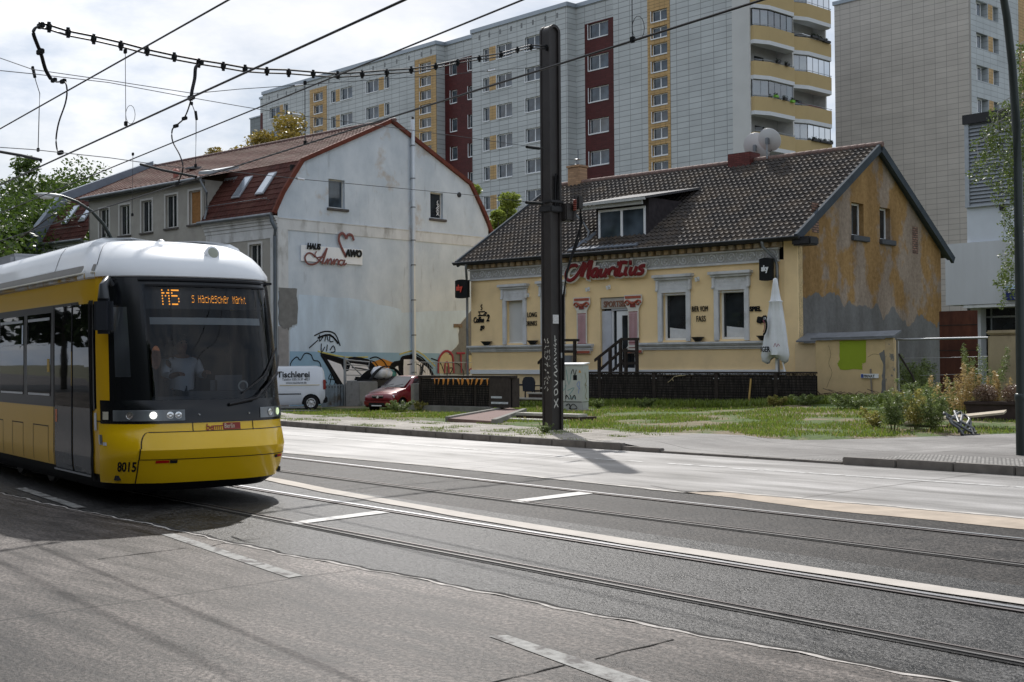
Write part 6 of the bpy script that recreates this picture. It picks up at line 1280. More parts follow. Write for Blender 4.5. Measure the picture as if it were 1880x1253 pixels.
droop('twin cable looping down from the far end of the thick feeder cable at top left', crossp, [(74, 48), (64, 52), (60, 62), (66, 80), (74, 100), (82, 128), (92, 146)], .015, 1, [(73, 96), (74, 48)])
droop('black cable curling from the upper to the lower wire of the near track', nearp, [(92, 146), (104, 151), (118, 150), (123, 165), (120, 190), (108, 225), (103, 255), (105, 275), (110, 281)], .014, 0, [(98, 148), (115, 150), (110, 281)])
droop('twin cable dropping from the feeder cable, left of the grey house ridge', crossp, [(366, 118), (358, 124), (356, 145), (351, 168), (349, 186)], .016, 1, [(366, 117), (350, 180)])
droop('black cable curling down in front of the grey house roof to the far contact wire', farp, [(350, 186), (344, 205), (336, 220), (322, 232), (316, 240), (317, 260), (330, 285), (336, 310), (326, 338)], .016, 0, [(338, 218), (322, 232), (326, 338)])
def hanger(lab, pts_, r_=.005, loops=(), ins=None, m=None):
    base = pts_[0]; o = thing('dropper_wire', lab, 'wire', base, 0, 'thin droppers between overhead wires'); P = [p - base for p in pts_]; MB().tube(P, r_, 5).build('wire', m or thinm, o)
    e = P[-1]; d = .1
    MB().bbox(-.03, .03, -.02, .02, -.04, .03, .008).build('clip', blk, o).location = P[0]; MB().bbox(-.03, .03, -.02, .02, -.03, .04, .008).build('clip', blk, o).location = e
    if ins: MB().tube([p - base for p in ins], .03, 8).build('insulator', blk, o)
    if loops: MB().tube([e + Vector((RT0 * (.07 + .07 * math.cos(a)))) + Vector((0, 0, .14 + .14 * math.sin(a))) for a in [math.pi * 2 * i / 14 for i in range(15)]], .004, 4).build('loop', thinm, o)
hanger('dropper joining the two near-track wires below the feeder cable', [nearp(230, 94), nearp(231, 228)], loops=1); hanger('dropper in front of the apartment block, ending above the grey house ridge', [farp(560, 152), farp(560, 263)], .008, loops=1)
hanger('short faint dropper above the trees at the left', [farp(244, 283), farp(243, 395)], .005); hanger('dropper hanging from above the frame beside the dark mast', [farp(1160, -40), farp(1161, 74)], .006, loops=1)
hanger('tension rod with black insulator under the top left wire', [nearp(60, 125), nearp(66, 150), nearp(73, 172), nearp(72, 200), nearp(70, 276)], .008, ins=[nearp(61, 128), nearp(64, 142)]); hanger('tension rod with brown insulator in front of the grey house roof', [farp(352, 190), farp(360, 212), farp(360, 240), farp(359, 305)], .009, ins=[farp(359, 205), farp(361, 220)])
def arm(lab, pf, pts_): o = MB().tube([pf(*p) for p in pts_[:-1]], .028, 8).tube([pf(*pts_[-2]), pf(*pts_[-1])], .018, 6).build('steady_arm', blk, smooth=50); tag(o, lab, 'steady arm', 'steady arms holding the contact wires')
arm('black steady arm entering from the left edge, above the near contact wire', nearp, [(-60, 268), (0, 279), (40, 286), (75, 294), (75, 299)]); arm('black steady arm in front of the ridge of the grey house', farp, [(258, 302), (300, 313), (340, 321), (360, 325), (359, 330)])
# span wires from the mast
def span(lab, px, marks=(), ins=None, r_=.006):
    pts = [crossp(*p) for p in px]; base = pts[0]; o = thing('span_wire', lab, 'wire', base, 0, 'thin span wires fixed to the mast'); MB().tube([p - base for p in pts], r_, 5).build('wire', thinm, o)
    for a, b_ in marks: MB().tube([crossp(*a) - base, crossp(*b_) - base], .022, 6).build('turnbuckle', M('bright_turnbuckle', (.6, .6, .62), .3, .8) if 'bright_turnbuckle' not in bpy.data.materials else bpy.data.materials['bright_turnbuckle'], o)
    if ins: MB().tube([crossp(*ins[0]) - base, crossp(*ins[1]) - base], .035, 8).build('insulator', blk, o, smooth=50)
span('thin span wire from the mast just below the feeder, with two turnbuckles', [(1003, 122), (905, 130), (800, 139), (700, 146), (560, 156), (440, 164), (355, 172), (200, 148), (60, 128), (0, 107)], [((895, 131), (908, 129)), ((540, 158), (556, 156))])
span('middle span wire with black insulator at the mast above the yellow roof', [(1003, 273), (940, 265), (880, 256), (800, 245), (700, 232), (560, 214), (450, 197), (340, 178), (200, 152), (60, 136), (0, 130)], [((535, 209), (552, 212))], [(967, 270), (990, 273)])
span('lowest span wire crossing the grey gable just below the roof knee', [(1000, 374), (940, 368), (860, 358), (700, 343), (560, 330), (440, 317), (320, 307), (200, 290), (60, 275), (0, 271)], [((545, 328), (558, 330))], [(966, 372), (994, 374)])

# ------------------------------------------------------------------ street lamps
lampg = M('lamp_post_green', (.035, .045, .043), .4, .4, var=.15); o = thing('street_lamp', 'dark curved street lamp post at the right edge of the frame', 'street lamp', (-10.0, 20.97, .1))
mb = MB(); mb.tube([(0, 0, 0), (0, 0, 1.0)], .095, 14).tube([(0, 0, 1.0), (0, .0, 3), (.0, -.0, 4.8), (0, -.05, 5.6), (0, -.16, 6.6), (0, -.34, 7.4), (0, -.62, 8.2), (0, -1.1, 8.9), (0, -1.8, 9.4)], [.08, .078, .075, .072, .068, .064, .058, .05, .045], 14).lathe([(.1, 0), (.105, .02), (.105, .1), (.09, .12)], (0, 0, .95), 14); mb.build('post', lampg, o, smooth=60); MB().bbox(-.16, .16, -2.5, -1.75, 9.35, 9.52, .05).build('lamp_head', M('lamp_grey', (.4, .42, .44), .4), o)
LP_ = DP(205, 440, 50); lx = LP_.x; ly = LP_.y; o = thing('street_lamp', 'street lamp with pale head rising behind the tram roof, in front of the trees', 'street lamp', (lx, ly, 0)); hd = DP(66, 357, 48.5) - Vector((lx, ly, 0)); e2 = DP(112, 360, 49) - Vector((lx, ly, 0)); m2_ = DP(168, 388, 49.5) - Vector((lx, ly, 0)); t_ = LP_ - Vector((lx, ly, 0))
mb = MB(); mb.tube([(0, 0, 0), (0, 0, t_.z - 1.5), (0, 0, t_.z), DP(190, 412, 49.8) - Vector((lx, ly, 0)), m2_, DP(140, 370, 49.2) - Vector((lx, ly, 0)), e2], [.1, .09, .075, .07, .06, .05, .05], 10); mb.build('post', lampg, o, smooth=60)
dv = (hd - e2).normalized(); mb = MB(); mb.sphere((0, 0, 0), .5, (1.1, .32, .16), 3); mb.xf(Matrix.Translation((hd + e2) / 2) @ dv.to_track_quat('X', 'Z').to_matrix().to_4x4()); h_ = mb.build('lamp_head', bpy.data.materials['lamp_grey'], o, smooth=80); mb = MB(); mb.sphere((.1, 0, -.07), .3, (1, .5, .35), 2); mb.xf(Matrix.Translation((hd + e2) / 2) @ dv.to_track_quat('X', 'Z').to_matrix().to_4x4()); mb.build('glass', M('lamp_glass', (.6, .62, .62), .2), h_, smooth=80)

# ------------------------------------------------------------------ switch cabinet beside the mast
cabm = M('cabinet_grey_green', (.50, .53, .49), .5, var=.05, stain=(.38, .42, .38), ss=3, sc=(.55, .75)); cx_, cy_ = -29.76, 30.75; o = thing('switch_cabinet', 'pale grey cable cabinet covered in graffiti tags, beside the mast', 'cabinet', (cx_, cy_, gh(cx_, cy_) - .05), 18)
MB().bbox(-1.25, 0, 0, .5, .32, 1.55, .012).build('housing', cabm, o); MB().bbox(-1.24, -.01, .01, .49, 0, .31, .01).build('plinth', M('cabinet_plinth', (.42, .44, .41), .7, var=.1), o); MB().prism([(-1.28, -.03, 1.555), (.03, -.03, 1.555), (.03, .53, 1.60), (-1.28, .53, 1.60)], (0, 0, .04)).build('roof', M('cabinet_roof', (.66, .68, .68), .4), o)
mb = MB(); mb.box(-.64, -.632, -.004, 0, .33, 1.54).box(-1.2, -.05, -.004, 0, .325, .335); mb.build('door_gap', blk, o)
cg = strokes([[(-.6, 1.4), (-.5, .9), (-.4, 1.35)], [(-.9, 1.2), (-.8, 1.4), (-.7, 1.1)], [(-.55, .7), (-.3, .8), (-.5, .55)], [(-1.0, .8), (-.8, 1.0), (-.7, .7), (-.6, .9)], [(-.5, .4), (-.35, .5), (-.25, .38)]], .02); cg.xf(Matrix.Translation((0, -.004, 0)) @ FRONT); cg.build('graffiti', M('teal_tags', (.15, .33, .32), .6), o)
cg = strokes([(.03, [(-.62, .42), (-.6, .55), (-.5, .42)]), (.03, [(-.45, .55), (-.4, .4), (-.3, .55), (-.25, .42)]), (.025, [(-.5, .1), (-.35, .25), (-.2, .12), (-.35, .08), (-.5, .1)]), (.03, [(-.62, .2), (-.5, .25), (-.45, .1)]), (.025, [(-.42, 1.25), (-.34, 1.42), (-.28, 1.2), (-.22, 1.4)])], .03); cg.xf(Matrix.Translation((0, -.006, 0)) @ FRONT); cg.build('graffiti', blk, o)
cg = strokes([[(-.15, .6), (-.1, 1.0), (-.2, .9), (-.08, .75)]], .02); cg.xf(Matrix.Translation((0, -.006, 0)) @ FRONT); cg.build('graffiti', M('blue_tag', (.2, .3, .6), .6), o)
cg = strokes([[(.2, 1.3), (.3, 1.0), (.18, .9), (.3, .7), (.2, .5), (.35, .4)], [(.2, .9), (.32, .85)]], .03); cg.xf(Matrix.Translation((.006, 0, 0)) @ SIDE); cg.build('graffiti', M('olive_tag', (.25, .22, .12), .6), o); MB().box(-.34, -.2, -.006, 0, 1.05, 1.22).build('sticker', rub, o); MB().prism([(-.14, 0, 1.3), (-.04, 0, 1.3), (-.09, 0, 1.4)], (0, -.006, 0)).build('sticker', M('amber_sticker', (.6, .3, .05), .5), o); MB().box(0, .006, .38, .46, .85, 1.05).build('sticker', st_, o)

# ------------------------------------------------------------------ reed fence and terrace
def reedmat():
    m, nt, b = newmat('dark_reed_matting'); co = coords(nt); sp = N(nt, 'ShaderNodeSeparateXYZ'); nt.links.new(co, sp.inputs[0])
    v1 = noise(nt, scalev(nt, co, (60, 60, 2.5)), 1, 2); v2 = noise(nt, scalev(nt, co, (3, 3, 3)), 1, 4); rows = math_(nt, 'FRACT', math_(nt, 'MULTIPLY', sp.outputs[2], 11)); rw = math_(nt, 'GREATER_THAN', rows, .72)
    c = ramp(nt, v1, [(.35, (.012, .010, .009)), (.52, (.05, .042, .037)), (.68, (.15, .13, .115))]); c = mix(nt, rw, c, (.012, .01, .009)); c = mix(nt, 1, c, ramp(nt, v2, [(.3, (.6, .6, .6)), (.7, (1.25, 1.2, 1.15))]), 'MULTIPLY'); nt.links.new(c, b.inputs['Base Color']); b.inputs['Roughness'].default_value = .85; bump(nt, b, v1, .8, .03); return m
reed = reedmat(); fwood = M('fence_dark_wood', (.035, .028, .024), .75, var=.3, vs=6)
FNC = thing('reed_fence', 'dark reed fence on posts along the bar terrace, right of the mast', 'fence', hw(-8.4, -2.5, 0), HR); fx0, fx1 = 0, 10.45
rs = random.Random(11); mb = MB(); z_of = lambda x: .08 + .2 * x / 10.45
x = 0.0
while x < fx1 - .02:                                               # upright reeds, each a thin rod
    top = 1.27 + rs.uniform(-.02, .015) - (.18 if 4.3 < x < 5.6 and rs.random() < .5 else 0); mb.tube([(x + rs.uniform(-.01, .01), rs.uniform(-.012, .012), z_of(x) - .15), (x, 0, top)], rs.uniform(.007, .013), 4, caps=False); x += .024
mb.build('reed_panel', reed, FNC)
MB().box(0, fx1, .03, .045, -.1, 1.2).build('backing_mat', M('dark_reed_backing', (.012, .010, .009), .9), FNC)  # near-black sheet close behind the reeds
mb = MB()
for q in range(9): mb.tube([(0, -.018, .12 + q * .135), (fx1, -.018, .24 + q * .125)], .006, 4)
mb.build('binding_wire', fwood, FNC); MB().bbox(-.02, fx1, -.06, .07, 1.27, 1.335, .01).build('top_rail', fwood, FNC)
for q in (.12, 1.45, 3.95, 6.6, 8.95): MB().box(q - .07, q + .07, -.05, .05, z_of(q) - .02, 1.27).build('post', fwood, FNC); MB().box(q - .045, q + .045, -.07, -.05, z_of(q) - .1, z_of(q) + .14).build('post_shoe', M('galvanised', (.35, .36, .37), .45, .7) if 'galvanised' not in bpy.data.materials else bpy.data.materials['galvanised'], FNC)
mb = MB()
for q in (1.45, 3.95, 6.6, 8.95):
    for dx in (-.1, .1):
        for dz in (.3, 1.1): mb.sphere((q + dx, -.05, dz), .018, sub=1)
mb.build('screw_head', pvc, FNC); MB().prism([(7.85, -.03, .2), (7.92, -.03, .2), (8.02, -.03, 1.1), (7.96, -.03, 1.1)], (0, -.02, 0)).build('loose_slat', M('raw_wood_slat', (.5, .33, .12), .7, var=.2, vs=8), FNC)
mb = MB(); mb.tube([(4.55, -.03, .95), (4.7, -.03, 1.05), (4.85, -.04, 1.17), (5.3, -.03, 1.2)], .012, 4).tube([(4.75, -.03, 1.1), (4.8, -.05, 1.0)], .01, 4).tube([(4.9, -.03, 1.15), (5.1, -.04, 1.22)], .012, 4); mb.build('frayed_reed', M('frayed_straw', (.55, .45, .28), .8), FNC)
F2 = thing('reed_fence', 'dark reed fence with orange pennants, left of the bar steps', 'fence', (DP(770, 742, 45).x, DP(770, 742, 45).y, .22), HR); F2.scale = (.79, .9, .85)
mb = MB(); x = 0.0
while x < 5.5: mb.tube([(x, rs.uniform(-.012, .012), .02), (x + rs.uniform(-.01, .01), 0, 1.1)], rs.uniform(.007, .013), 4, caps=False); x += .026
mb.build('reed_panel', reed, F2); MB().box(0, 5.55, .03, .045, 0, 1.1).build('backing_mat', bpy.data.materials['dark_reed_backing'], F2); MB().bbox(-.03, 5.6, -.06, .3, 1.14, 1.24, .01).build('top_rail', fwood, F2)
for q in (.08, 1.7, 3.5): MB().box(q - .06, q + .06, -.04, .04, 0, 1.14).build('post', fwood, F2)
MB().bbox(4.35, 5.5, -.09, .5, .0, 1.14, .01).build('end_box', M('brown_end_panel', (.055, .045, .04), .8, var=.2, vs=6), F2); MB().box(4.5, 5.45, -.11, -.09, .14, .22).box(4.5, 5.1, -.11, -.09, .36, .44).build('sticker', st_, F2)
conc = M('old_concrete', (.24, .23, .21), .9, var=.2, vs=3, bs=20, bstr=.4, stain=(.12, .12, .09), ss=1.5, sc=(.5, .75)); MB().bbox(-1.0, 4.6, -.35, -.05, -.25, .02, .02).bbox(-.2, 0.02, -.3, 2.6, -.2, .9, .02).build('footing', conc, F2)
pen = M('orange_pennant', (.60, .24, .05), .7, var=.35, vs=7)
PNT = thing('pennant_string', 'string of orange and yellow pennants along the top of the left fence', 'pennants', (DP(770, 742, 45).x, DP(770, 742, 45).y - .09, .22), HR); PNT.scale = (.79, .9, .85); MB().tube([(.9 + .3 * i, -.0, 1.12 - .012 * math.sin(i * 1.3)) for i in range(12)], .006, 4).build('cord', pvc, PNT)
pp = None
for i in range(12):
    if pp is None: q = MB().prism([(-.06, 0, 0), (.06, 0, 0), (.05, -.02, -.2), (.0, -.03, -.27), (-.03, 0, -.2)], (.0, .008, 0)).build('pennant', pen, PNT); pp = q
    else: q = dup(pp, PNT)
    q.location = (1.1 + i * .29, -.01, 1.12); q.rotation_euler = (0, R(rs.uniform(-28, 22)), R(rs.uniform(-30, 30)))
# small roof of the terrace table behind the left fence
# steps and ramp
ST = thing('terrace_steps', 'worn concrete and timber steps leading up to the bar terrace behind the mast', 'steps', hw(-11.1, -2.2, 0), HR); stepm = M('step_edge', (.40, .38, .34), .8, var=.15, vs=4); tim = M('timber_riser', (.05, .035, .028), .85, var=.3, vs=6)
for i in range(5): MB().bbox(0 + i * .35, 3.2, -1.3 + i * .38, -.9 + i * .38, .06 + i * .2, .12 + i * .2, .01).build('tread', stepm, ST); MB().box(.05 + i * .35, 3.15, -1.27 + i * .38, 1.5, -.12 + i * .2, .055 + i * .2).build('riser', tim, ST)
ST2 = thing('garden_steps', 'two low timber-edged steps in the grass by the pavement, left of the mast foot', 'steps', G(970, 775, .05) + Vector((0, 0, 0)), 5)
for i in range(2): MB().bbox(-1.1 + i * .3, 1.5, -.45 + i * .8, .0 + i * .8, .02 + i * .13, .10 + i * .13, .01).build('tread', stepm, ST2); MB().box(-1.08 + i * .3, 1.5, -.44 + i * .8, .4 + i * .8, -.1 + i * .13, .018 + i * .13).build('riser', tim, ST2)
def GP(x, y, z): return G(x, y, z)
rp = [G(822, 773, .13), G(907, 779, .13), G(963, 757, .13), G(934, 750, .13)]
for _p in rp: _p.z = gh(_p.x, _p.y) + .09; rampm = M('reddish_ramp', (.20, .135, .12), .85, var=.12, vs=2, bs=40, bstr=.3)
a_, b_, c_, d_ = rp; RM = thing('ramp', 'reddish brown access ramp with grey edging leading up to the left terrace', 'ramp', a_)
def rel(*ps): return [p - a_ for p in ps]
mb = MB(); up_ = Vector((0, 0, .02)); mb.prism(rel(a_, b_, c_ + up_, d_ + up_), (0, 0, -.2)); mb.build('surface', rampm, RM)
for p, q, u in ((a_, d_, 0), (b_, c_, 0)): mb = MB(); n_ = (q - p).normalized(); sdv = Vector((-n_.y, n_.x, 0)) * .07; mb.prism(rel(p - sdv, p + sdv, q + sdv, q - sdv), (0, 0, .0)) if 0 else None; vs = [p - sdv - Vector((0, 0, .1)), p + sdv - Vector((0, 0, .1)), p + sdv + Vector((0, 0, .05)), p - sdv + Vector((0, 0, .05)), q - sdv - Vector((0, 0, .1)), q + sdv - Vector((0, 0, .1)), q + sdv + Vector((0, 0, .07)), q - sdv + Vector((0, 0, .07))]; mb.add(rel(*vs), [(0, 1, 2, 3), (4, 7, 6, 5), (0, 4, 5, 1), (1, 5, 6, 2), (2, 6, 7, 3), (3, 7, 4, 0)]); mb.build('edging', conc, RM)
MB().box(-13.0, -.5, -2.4, -.07, -.2, .12).xf(Matrix()).build('terrace_slab', conc, thing('terrace', 'low paved terrace between the reed fence and the yellow house', 'terrace', OH, HR))
# stair rails at the door and beside the steps
def railing(lab, x, y, z, flights):
    o = thing('stair_railing', lab, 'railing', hw(x, y, z), HR); 
    for nm, pts_, r_ in flights: MB().prism(pts_, r_).build(nm, fwood, o)
    return o
lnd = thing('entrance_landing', 'dark wooden landing with steps in front of the bar door', 'landing', hw(-8.9, -1.5, 0), HR); MB().bbox(-.1, 1.9, 0, 1.4, 1.0, 1.12, .01).build('deck', tim, lnd)
for i in range(4): MB().box(-.45 - i * .32, -.12 - i * .32, 0.05, 1.3, .78 - i * .24, .82 - i * .24).build('tread', tim, lnd)
def post(o, x, y, z0, z1, w_=.1): MB().box(x - w_ / 2, x + w_ / 2, y - w_ / 2, y + w_ / 2, z0, z1).build('post', fwood, o)
def beam(o, a, b_, h=.1, w_=.08, nm='rail'): a, b_ = Vector(a), Vector(b_); mb = MB(); u = Vector((0, w_ / 2, 0)); v_ = Vector((0, 0, h / 2)); mb.add([a - u - v_, a + u - v_, a + u + v_, a - u + v_, b_ - u - v_, b_ + u - v_, b_ + u + v_, b_ - u + v_], [(0, 1, 2, 3), (4, 7, 6, 5), (0, 4, 5, 1), (1, 5, 6, 2), (2, 6, 7, 3), (3, 7, 4, 0)]); mb.build(nm, fwood, o)
def hx(px, py, ly):                                               # photograph point -> house frame on the plane y=ly
    P_ = WP(px, py, hw(0, ly, 0), Vector((math.cos(R(HR)), math.sin(R(HR)), 0))); q = HM.inverted() @ P_; return (q.x, ly, q.z)
RL = thing('stair_railing', 'dark wooden railing with slanting handrail in front of the bar door', 'railing', hw(0, 0, 0), HR)
p_ = lambda x, y: hx(x, y, -1.45)
beam(RL, p_(1092, 662), p_(1141, 623)); beam(RL, p_(1141, 623), p_(1173, 623)); beam(RL, p_(1103, 678), p_(1140, 645)); beam(RL, p_(1125, 680), p_(1145, 662)); beam(RL, p_(1143, 644), p_(1170, 646)); beam(RL, p_(1143, 668), p_(1170, 667))
for x_, y_ in ((1100, 656), (1120, 640), (1139, 625), (1169, 624), (1149, 640)): q = p_(x_, y_); post(RL, q[0], -1.45, .9, q[2])
RL2 = thing('stair_railing', 'dark wooden railing half hidden by the mast, above the bar steps', 'railing', hw(0, 0, 0), HR); p_ = lambda x, y: hx(x, y, -1.6)
beam(RL2, p_(988, 667), p_(1030, 625)); beam(RL2, p_(1030, 625), p_(1063, 625)); beam(RL2, p_(1030, 646), p_(1058, 646)); beam(RL2, p_(1030, 670), p_(1058, 670))
for x_, y_ in ((994, 664), (1031, 626), (1055, 626)): q = p_(x_, y_); post(RL2, q[0], -1.6, .1, q[2])
MB().bbox(-.25, .25, -.15, .15, 0, .42, .02).build('box', railm, thing('letter_box', 'grey metal letter box on the yellow wall behind the left railing', 'letter box', hw(*hx(1044, 672, -.3)), HR))
# chairs on the terrace
chm = M('dark_blue_chair', (.014, .018, .030), .6)
def chair(lab, x, y, z, rz):
    o = thing('terrace_chair', lab, 'chair', hw(x, y, z), rz, 'dark chairs at the left end of the terrace'); MB().bbox(-.3, .3, -.25, .25, .40, .46, .02).build('seat', chm, o)
    mb = MB(); pr = [(-.3, .42), (-.33, .8), (-.26, .95), (-.15, 1.0), (.15, 1.0), (.26, .95), (.33, .8), (.3, .42)]; mb.prism([(a, .26, b_) for a, b_ in pr], (0, .05, 0)); mb.build('backrest', chm, o)
    for a in (-.3, .26): MB().bbox(a, a + .05, -.25, .25, .62, .66, .01).build('armrest', chm, o)
    for a in (-.27, .23):
        for b_ in (-.24, .2): MB().box(a, a + .04, b_, b_ + .04, 0, .4).build('leg', chm, o)
    return o
q = hx(948, 741, -1.9); chair('dark chair at the left end of the terrace, beside the fence end', q[0] - .7, -1.9, .12, 200); chair('dark chair with high rounded back just left of the mast', q[0] + .75, -1.7, .12, 185)
mb = MB(); mb.bbox(-.4, .4, -.3, .3, .66, .72, .01); TB = thing('terrace_table', 'small dark table between the two terrace chairs', 'table', hw(q[0], -1.8, .1), HR); mb.build('table_top', chm, TB); MB().tube([(0, 0, 0), (0, 0, .66)], .03, 8).bbox(-.2, .2, -.2, .2, 0, .03, .01).build('leg', chm, TB)
# parasol
umb = M('parasol_cloth', (.68, .70, .72), .85, var=.05, vs=5, bs=14, bstr=.3); UX = hx(1425, 680, -2.1); UP_ = thing('parasol', 'folded white beer-garden parasol with dark lettering in front of the right end of the bar', 'parasol', hw(UX[0], -2.1, .15), HR)
prf = [(1.72, .34), (1.85, .47), (1.98, .50), (2.1, .48), (2.5, .44), (3.0, .37), (3.35, .30), (3.5, .31), (3.52, .24), (3.7, .2), (4.0, .13), (4.12, .10), (4.14, .02)]; vs = []; n = 40
prf = [(1.66, .30), (1.74, .44), (1.85, .47), (2.0, .45), (2.4, .38), (2.9, .31), (3.3, .25), (3.62, .205), (3.66, .235), (3.70, .18), (3.95, .14), (4.2, .10), (4.42, .07), (4.46, .01)]
for z, r_ in prf:
    for k in range(n):
        a = 2 * math.pi * k / n; f_ = 1 + .13 * math.sin(a * 5 + z * 1.3) * min(1, r_ / .3) + .05 * math.sin(a * 11 + z * 2) ; lean = -.04 * (4.4 - z); dz = -.12 * math.sin(a * 2 + 1) if z < 1.8 else 0; vs.append((r_ * f_ * math.cos(a) + lean * 0, r_ * f_ * math.sin(a) * .8, z - .1 + dz))
MB().add(vs, [(i * n + k, i * n + (k + 1) % n, (i + 1) * n + (k + 1) % n, (i + 1) * n + k) for i in range(len(prf) - 1) for k in range(n)]).build('canopy', umb, UP_, smooth=70)
MB().tube([(.02, 0, 0), (.02, 0, 1.9)], .045, 8).build('pole', pvc, UP_); MB().tube([(.45, -.1, .9), (.2, 0, 1.75)], .025, 6).build('strut', pvc, UP_); MB().bbox(-.35, .35, -.35, .35, -.1, .06, .02).build('foot', conc, UP_)
tx = textmb('NGER', .24, .001, bold=.01, sx=.8)
def wrapc(mb, r_, z0, a0): mb.v = [(r_ * math.sin(a0 + p[0] / r_), -r_ * .86 * math.cos(a0 + p[0] / r_) - .03 - max(0, p[2]) * 3, z0 + p[1]) for p in mb.v]; return mb
wrapc(tx, .53, 1.86, -.85).build('lettering', blk, UP_)
rg = strokes([(.10, [(.22 * math.cos(a), .3 * math.sin(a)) for a in [R(-90 + 180 * i / 12) for i in range(13)]])], .1); wrapc(rg, .42, 2.75, -.85).build('emblem', blk, UP_)
rg = strokes([(.05, [(.13 * math.cos(a), .19 * math.sin(a)) for a in [R(-90 + 180 * i / 12) for i in range(13)]])], .05); wrapc(rg, .43, 2.73, -.85).build('emblem', M('rose_print', (.30, .09, .12), .7), UP_)
wrapc(textmb('GER', .1, .001, bold=.004, sx=.8), .45, 2.95, -.62).build('lettering', pvc, UP_); wrapc(strokes([[(0, 0), (.05, .12), (.1, .0), (.15, .1), (.2, .02)]], .02), .5, 2.02, .35).build('lettering', bpy.data.materials['rose_print'], UP_)

# ------------------------------------------------------------------ vehicles
tyre = M('tyre', (.015, .015, .016), .85); rimm = M('silver_rim', (.5, .51, .52), .35, .6); carglass = darkglass('car_glass', (.03, .035, .04), .03, .0)
def wheel(o, x, y, r_, w_=.17, rim=.62):
    s_ = 1 if y > 0 else -1; mb = MB(); mb.lathe([(r_ * .55, -w_ / 2), (r_ * .92, -w_ / 2), (r_, -w_ * .3), (r_, w_ * .3), (r_ * .92, w_ / 2), (r_ * .55, w_ / 2)], (x, y, r_), 22, 'y'); wl = mb.build('wheel', tyre, o, smooth=40)
    mb = MB(); mb.lathe([(r_ * rim, s_ * w_ * .45), (r_ * rim, s_ * w_ * .56), (r_ * (rim - .06), s_ * w_ * .58), (r_ * (rim - .12), s_ * w_ * .52), (r_ * .2, s_ * w_ * .54), (r_ * .1, s_ * w_ * .6), (.0, s_ * w_ * .6)], (x, y, r_), 20, 'y'); mb.build('rim', rimm, wl, smooth=40)
    mb = MB()
    for k in range(8): a = k * math.pi / 4; mb.lathe([(.001, 0), (r_ * .07, 0), (r_ * .07, s_ * .01)], (x + r_ * .42 * math.cos(a), y + s_ * w_ * .53, r_ + r_ * .42 * math.sin(a)), 8, 'y')
    mb.build('rim_hole', rub, wl)
def carbody(o, st, mat, arches, ra, name='body'):
    """st: stations (x, half width at the sill, half width at the belt, half width at the top, z sill, z belt, z top)"""
    mb = MB(); xs = []
    for a, b_ in zip(st, st[1:]):
        n = max(1, round(abs(b_[0] - a[0]) / .07))
        for i in range(n): t = i / n; xs.append([p + (q - p) * t for p, q in zip(a, b_)])
    xs.append(list(st[-1])); vs = []; K = 15
    for x, ws, wb, wt, zs_, zb, zt in xs:
        arch = 0
        for ax in arches: 
            d = abs(x - ax)
            if d < ra: arch = max(arch, math.sqrt(ra * ra - d * d) + .30)
        z0 = max(zs_, arch); q = [(ws * .97, z0), (wb, max(zs_ + .12, z0 + .01)), (wb + .005, max(zb - .18, z0 + .02)), (wb * .985, zb), (wt + (wb - wt) * .12, zb + (zt - zb) * .85 if zt - zb > .1 else zb + (zt - zb) * .6), (wt * .93, zt - .012), (wt * .6, zt + .01)]
        ring = [(x, -a, z) for a, z in q] + [(x, 0, zt + .018)] + [(x, a, z) for a, z in q[::-1]]; vs += ring
    mb.add(vs, [(i * K + k, i * K + k + 1, (i + 1) * K + k + 1, (i + 1) * K + k) for i in range(len(xs) - 1) for k in range(K - 1)]); n = len(xs)
    mb.add([], []); o0 = len(mb.v) - len(vs); mb.f += [tuple(range(K))[::-1], tuple(range((n - 1) * K, n * K))]; mb.m += [0, 0]
    return mb.build(name, mat, o, smooth=38)
# small red hatchback parked nose to the street
carp = M('maroon_car_paint', (.17, .007, .013), .25, .1, var=.04, coat=.8); wp = DP(700, 720, 47.5); cz = 1.8 - (752 - 662.8) * 47.0 / F
CR = thing('parked_car', 'small maroon hatchback parked nose out between dumpster and fence', 'car', (wp.x - .26, wp.y + 1.3, cz - .16), -74)
CR.scale = (.95, .95, .95); S_ = [(1.78, .52, .60, .50, .30, .62, .64), (1.72, .66, .68, .58, .26, .66, .74), (1.5, .70, .72, .62, .22, .72, .83), (1.2, .71, .735, .64, .2, .78, .90), (.82, .71, .74, .64, .2, .84, .98), (.75, .71, .74, .62, .2, .86, 1.0), (.1, .71, .745, .54, .2, .88, 1.40), (-.1, .71, .745, .54, .2, .88, 1.44), (-1.1, .71, .745, .54, .2, .9, 1.44), (-1.45, .71, .74, .52, .22, .9, 1.38), (-1.66, .66, .70, .50, .26, .88, 1.05), (-1.72, .62, .66, .48, .32, .7, .8)]
carbody(CR, S_, carp, (1.12, -1.12), .33)
MB().add([(.80, -.56, 1.005), (.80, .56, 1.005), (.13, .50, 1.405), (.13, -.50, 1.405)], [(0, 1, 2, 3)]).xf(Matrix.Translation((.02, 0, .02))).build('windscreen', carglass, CR)
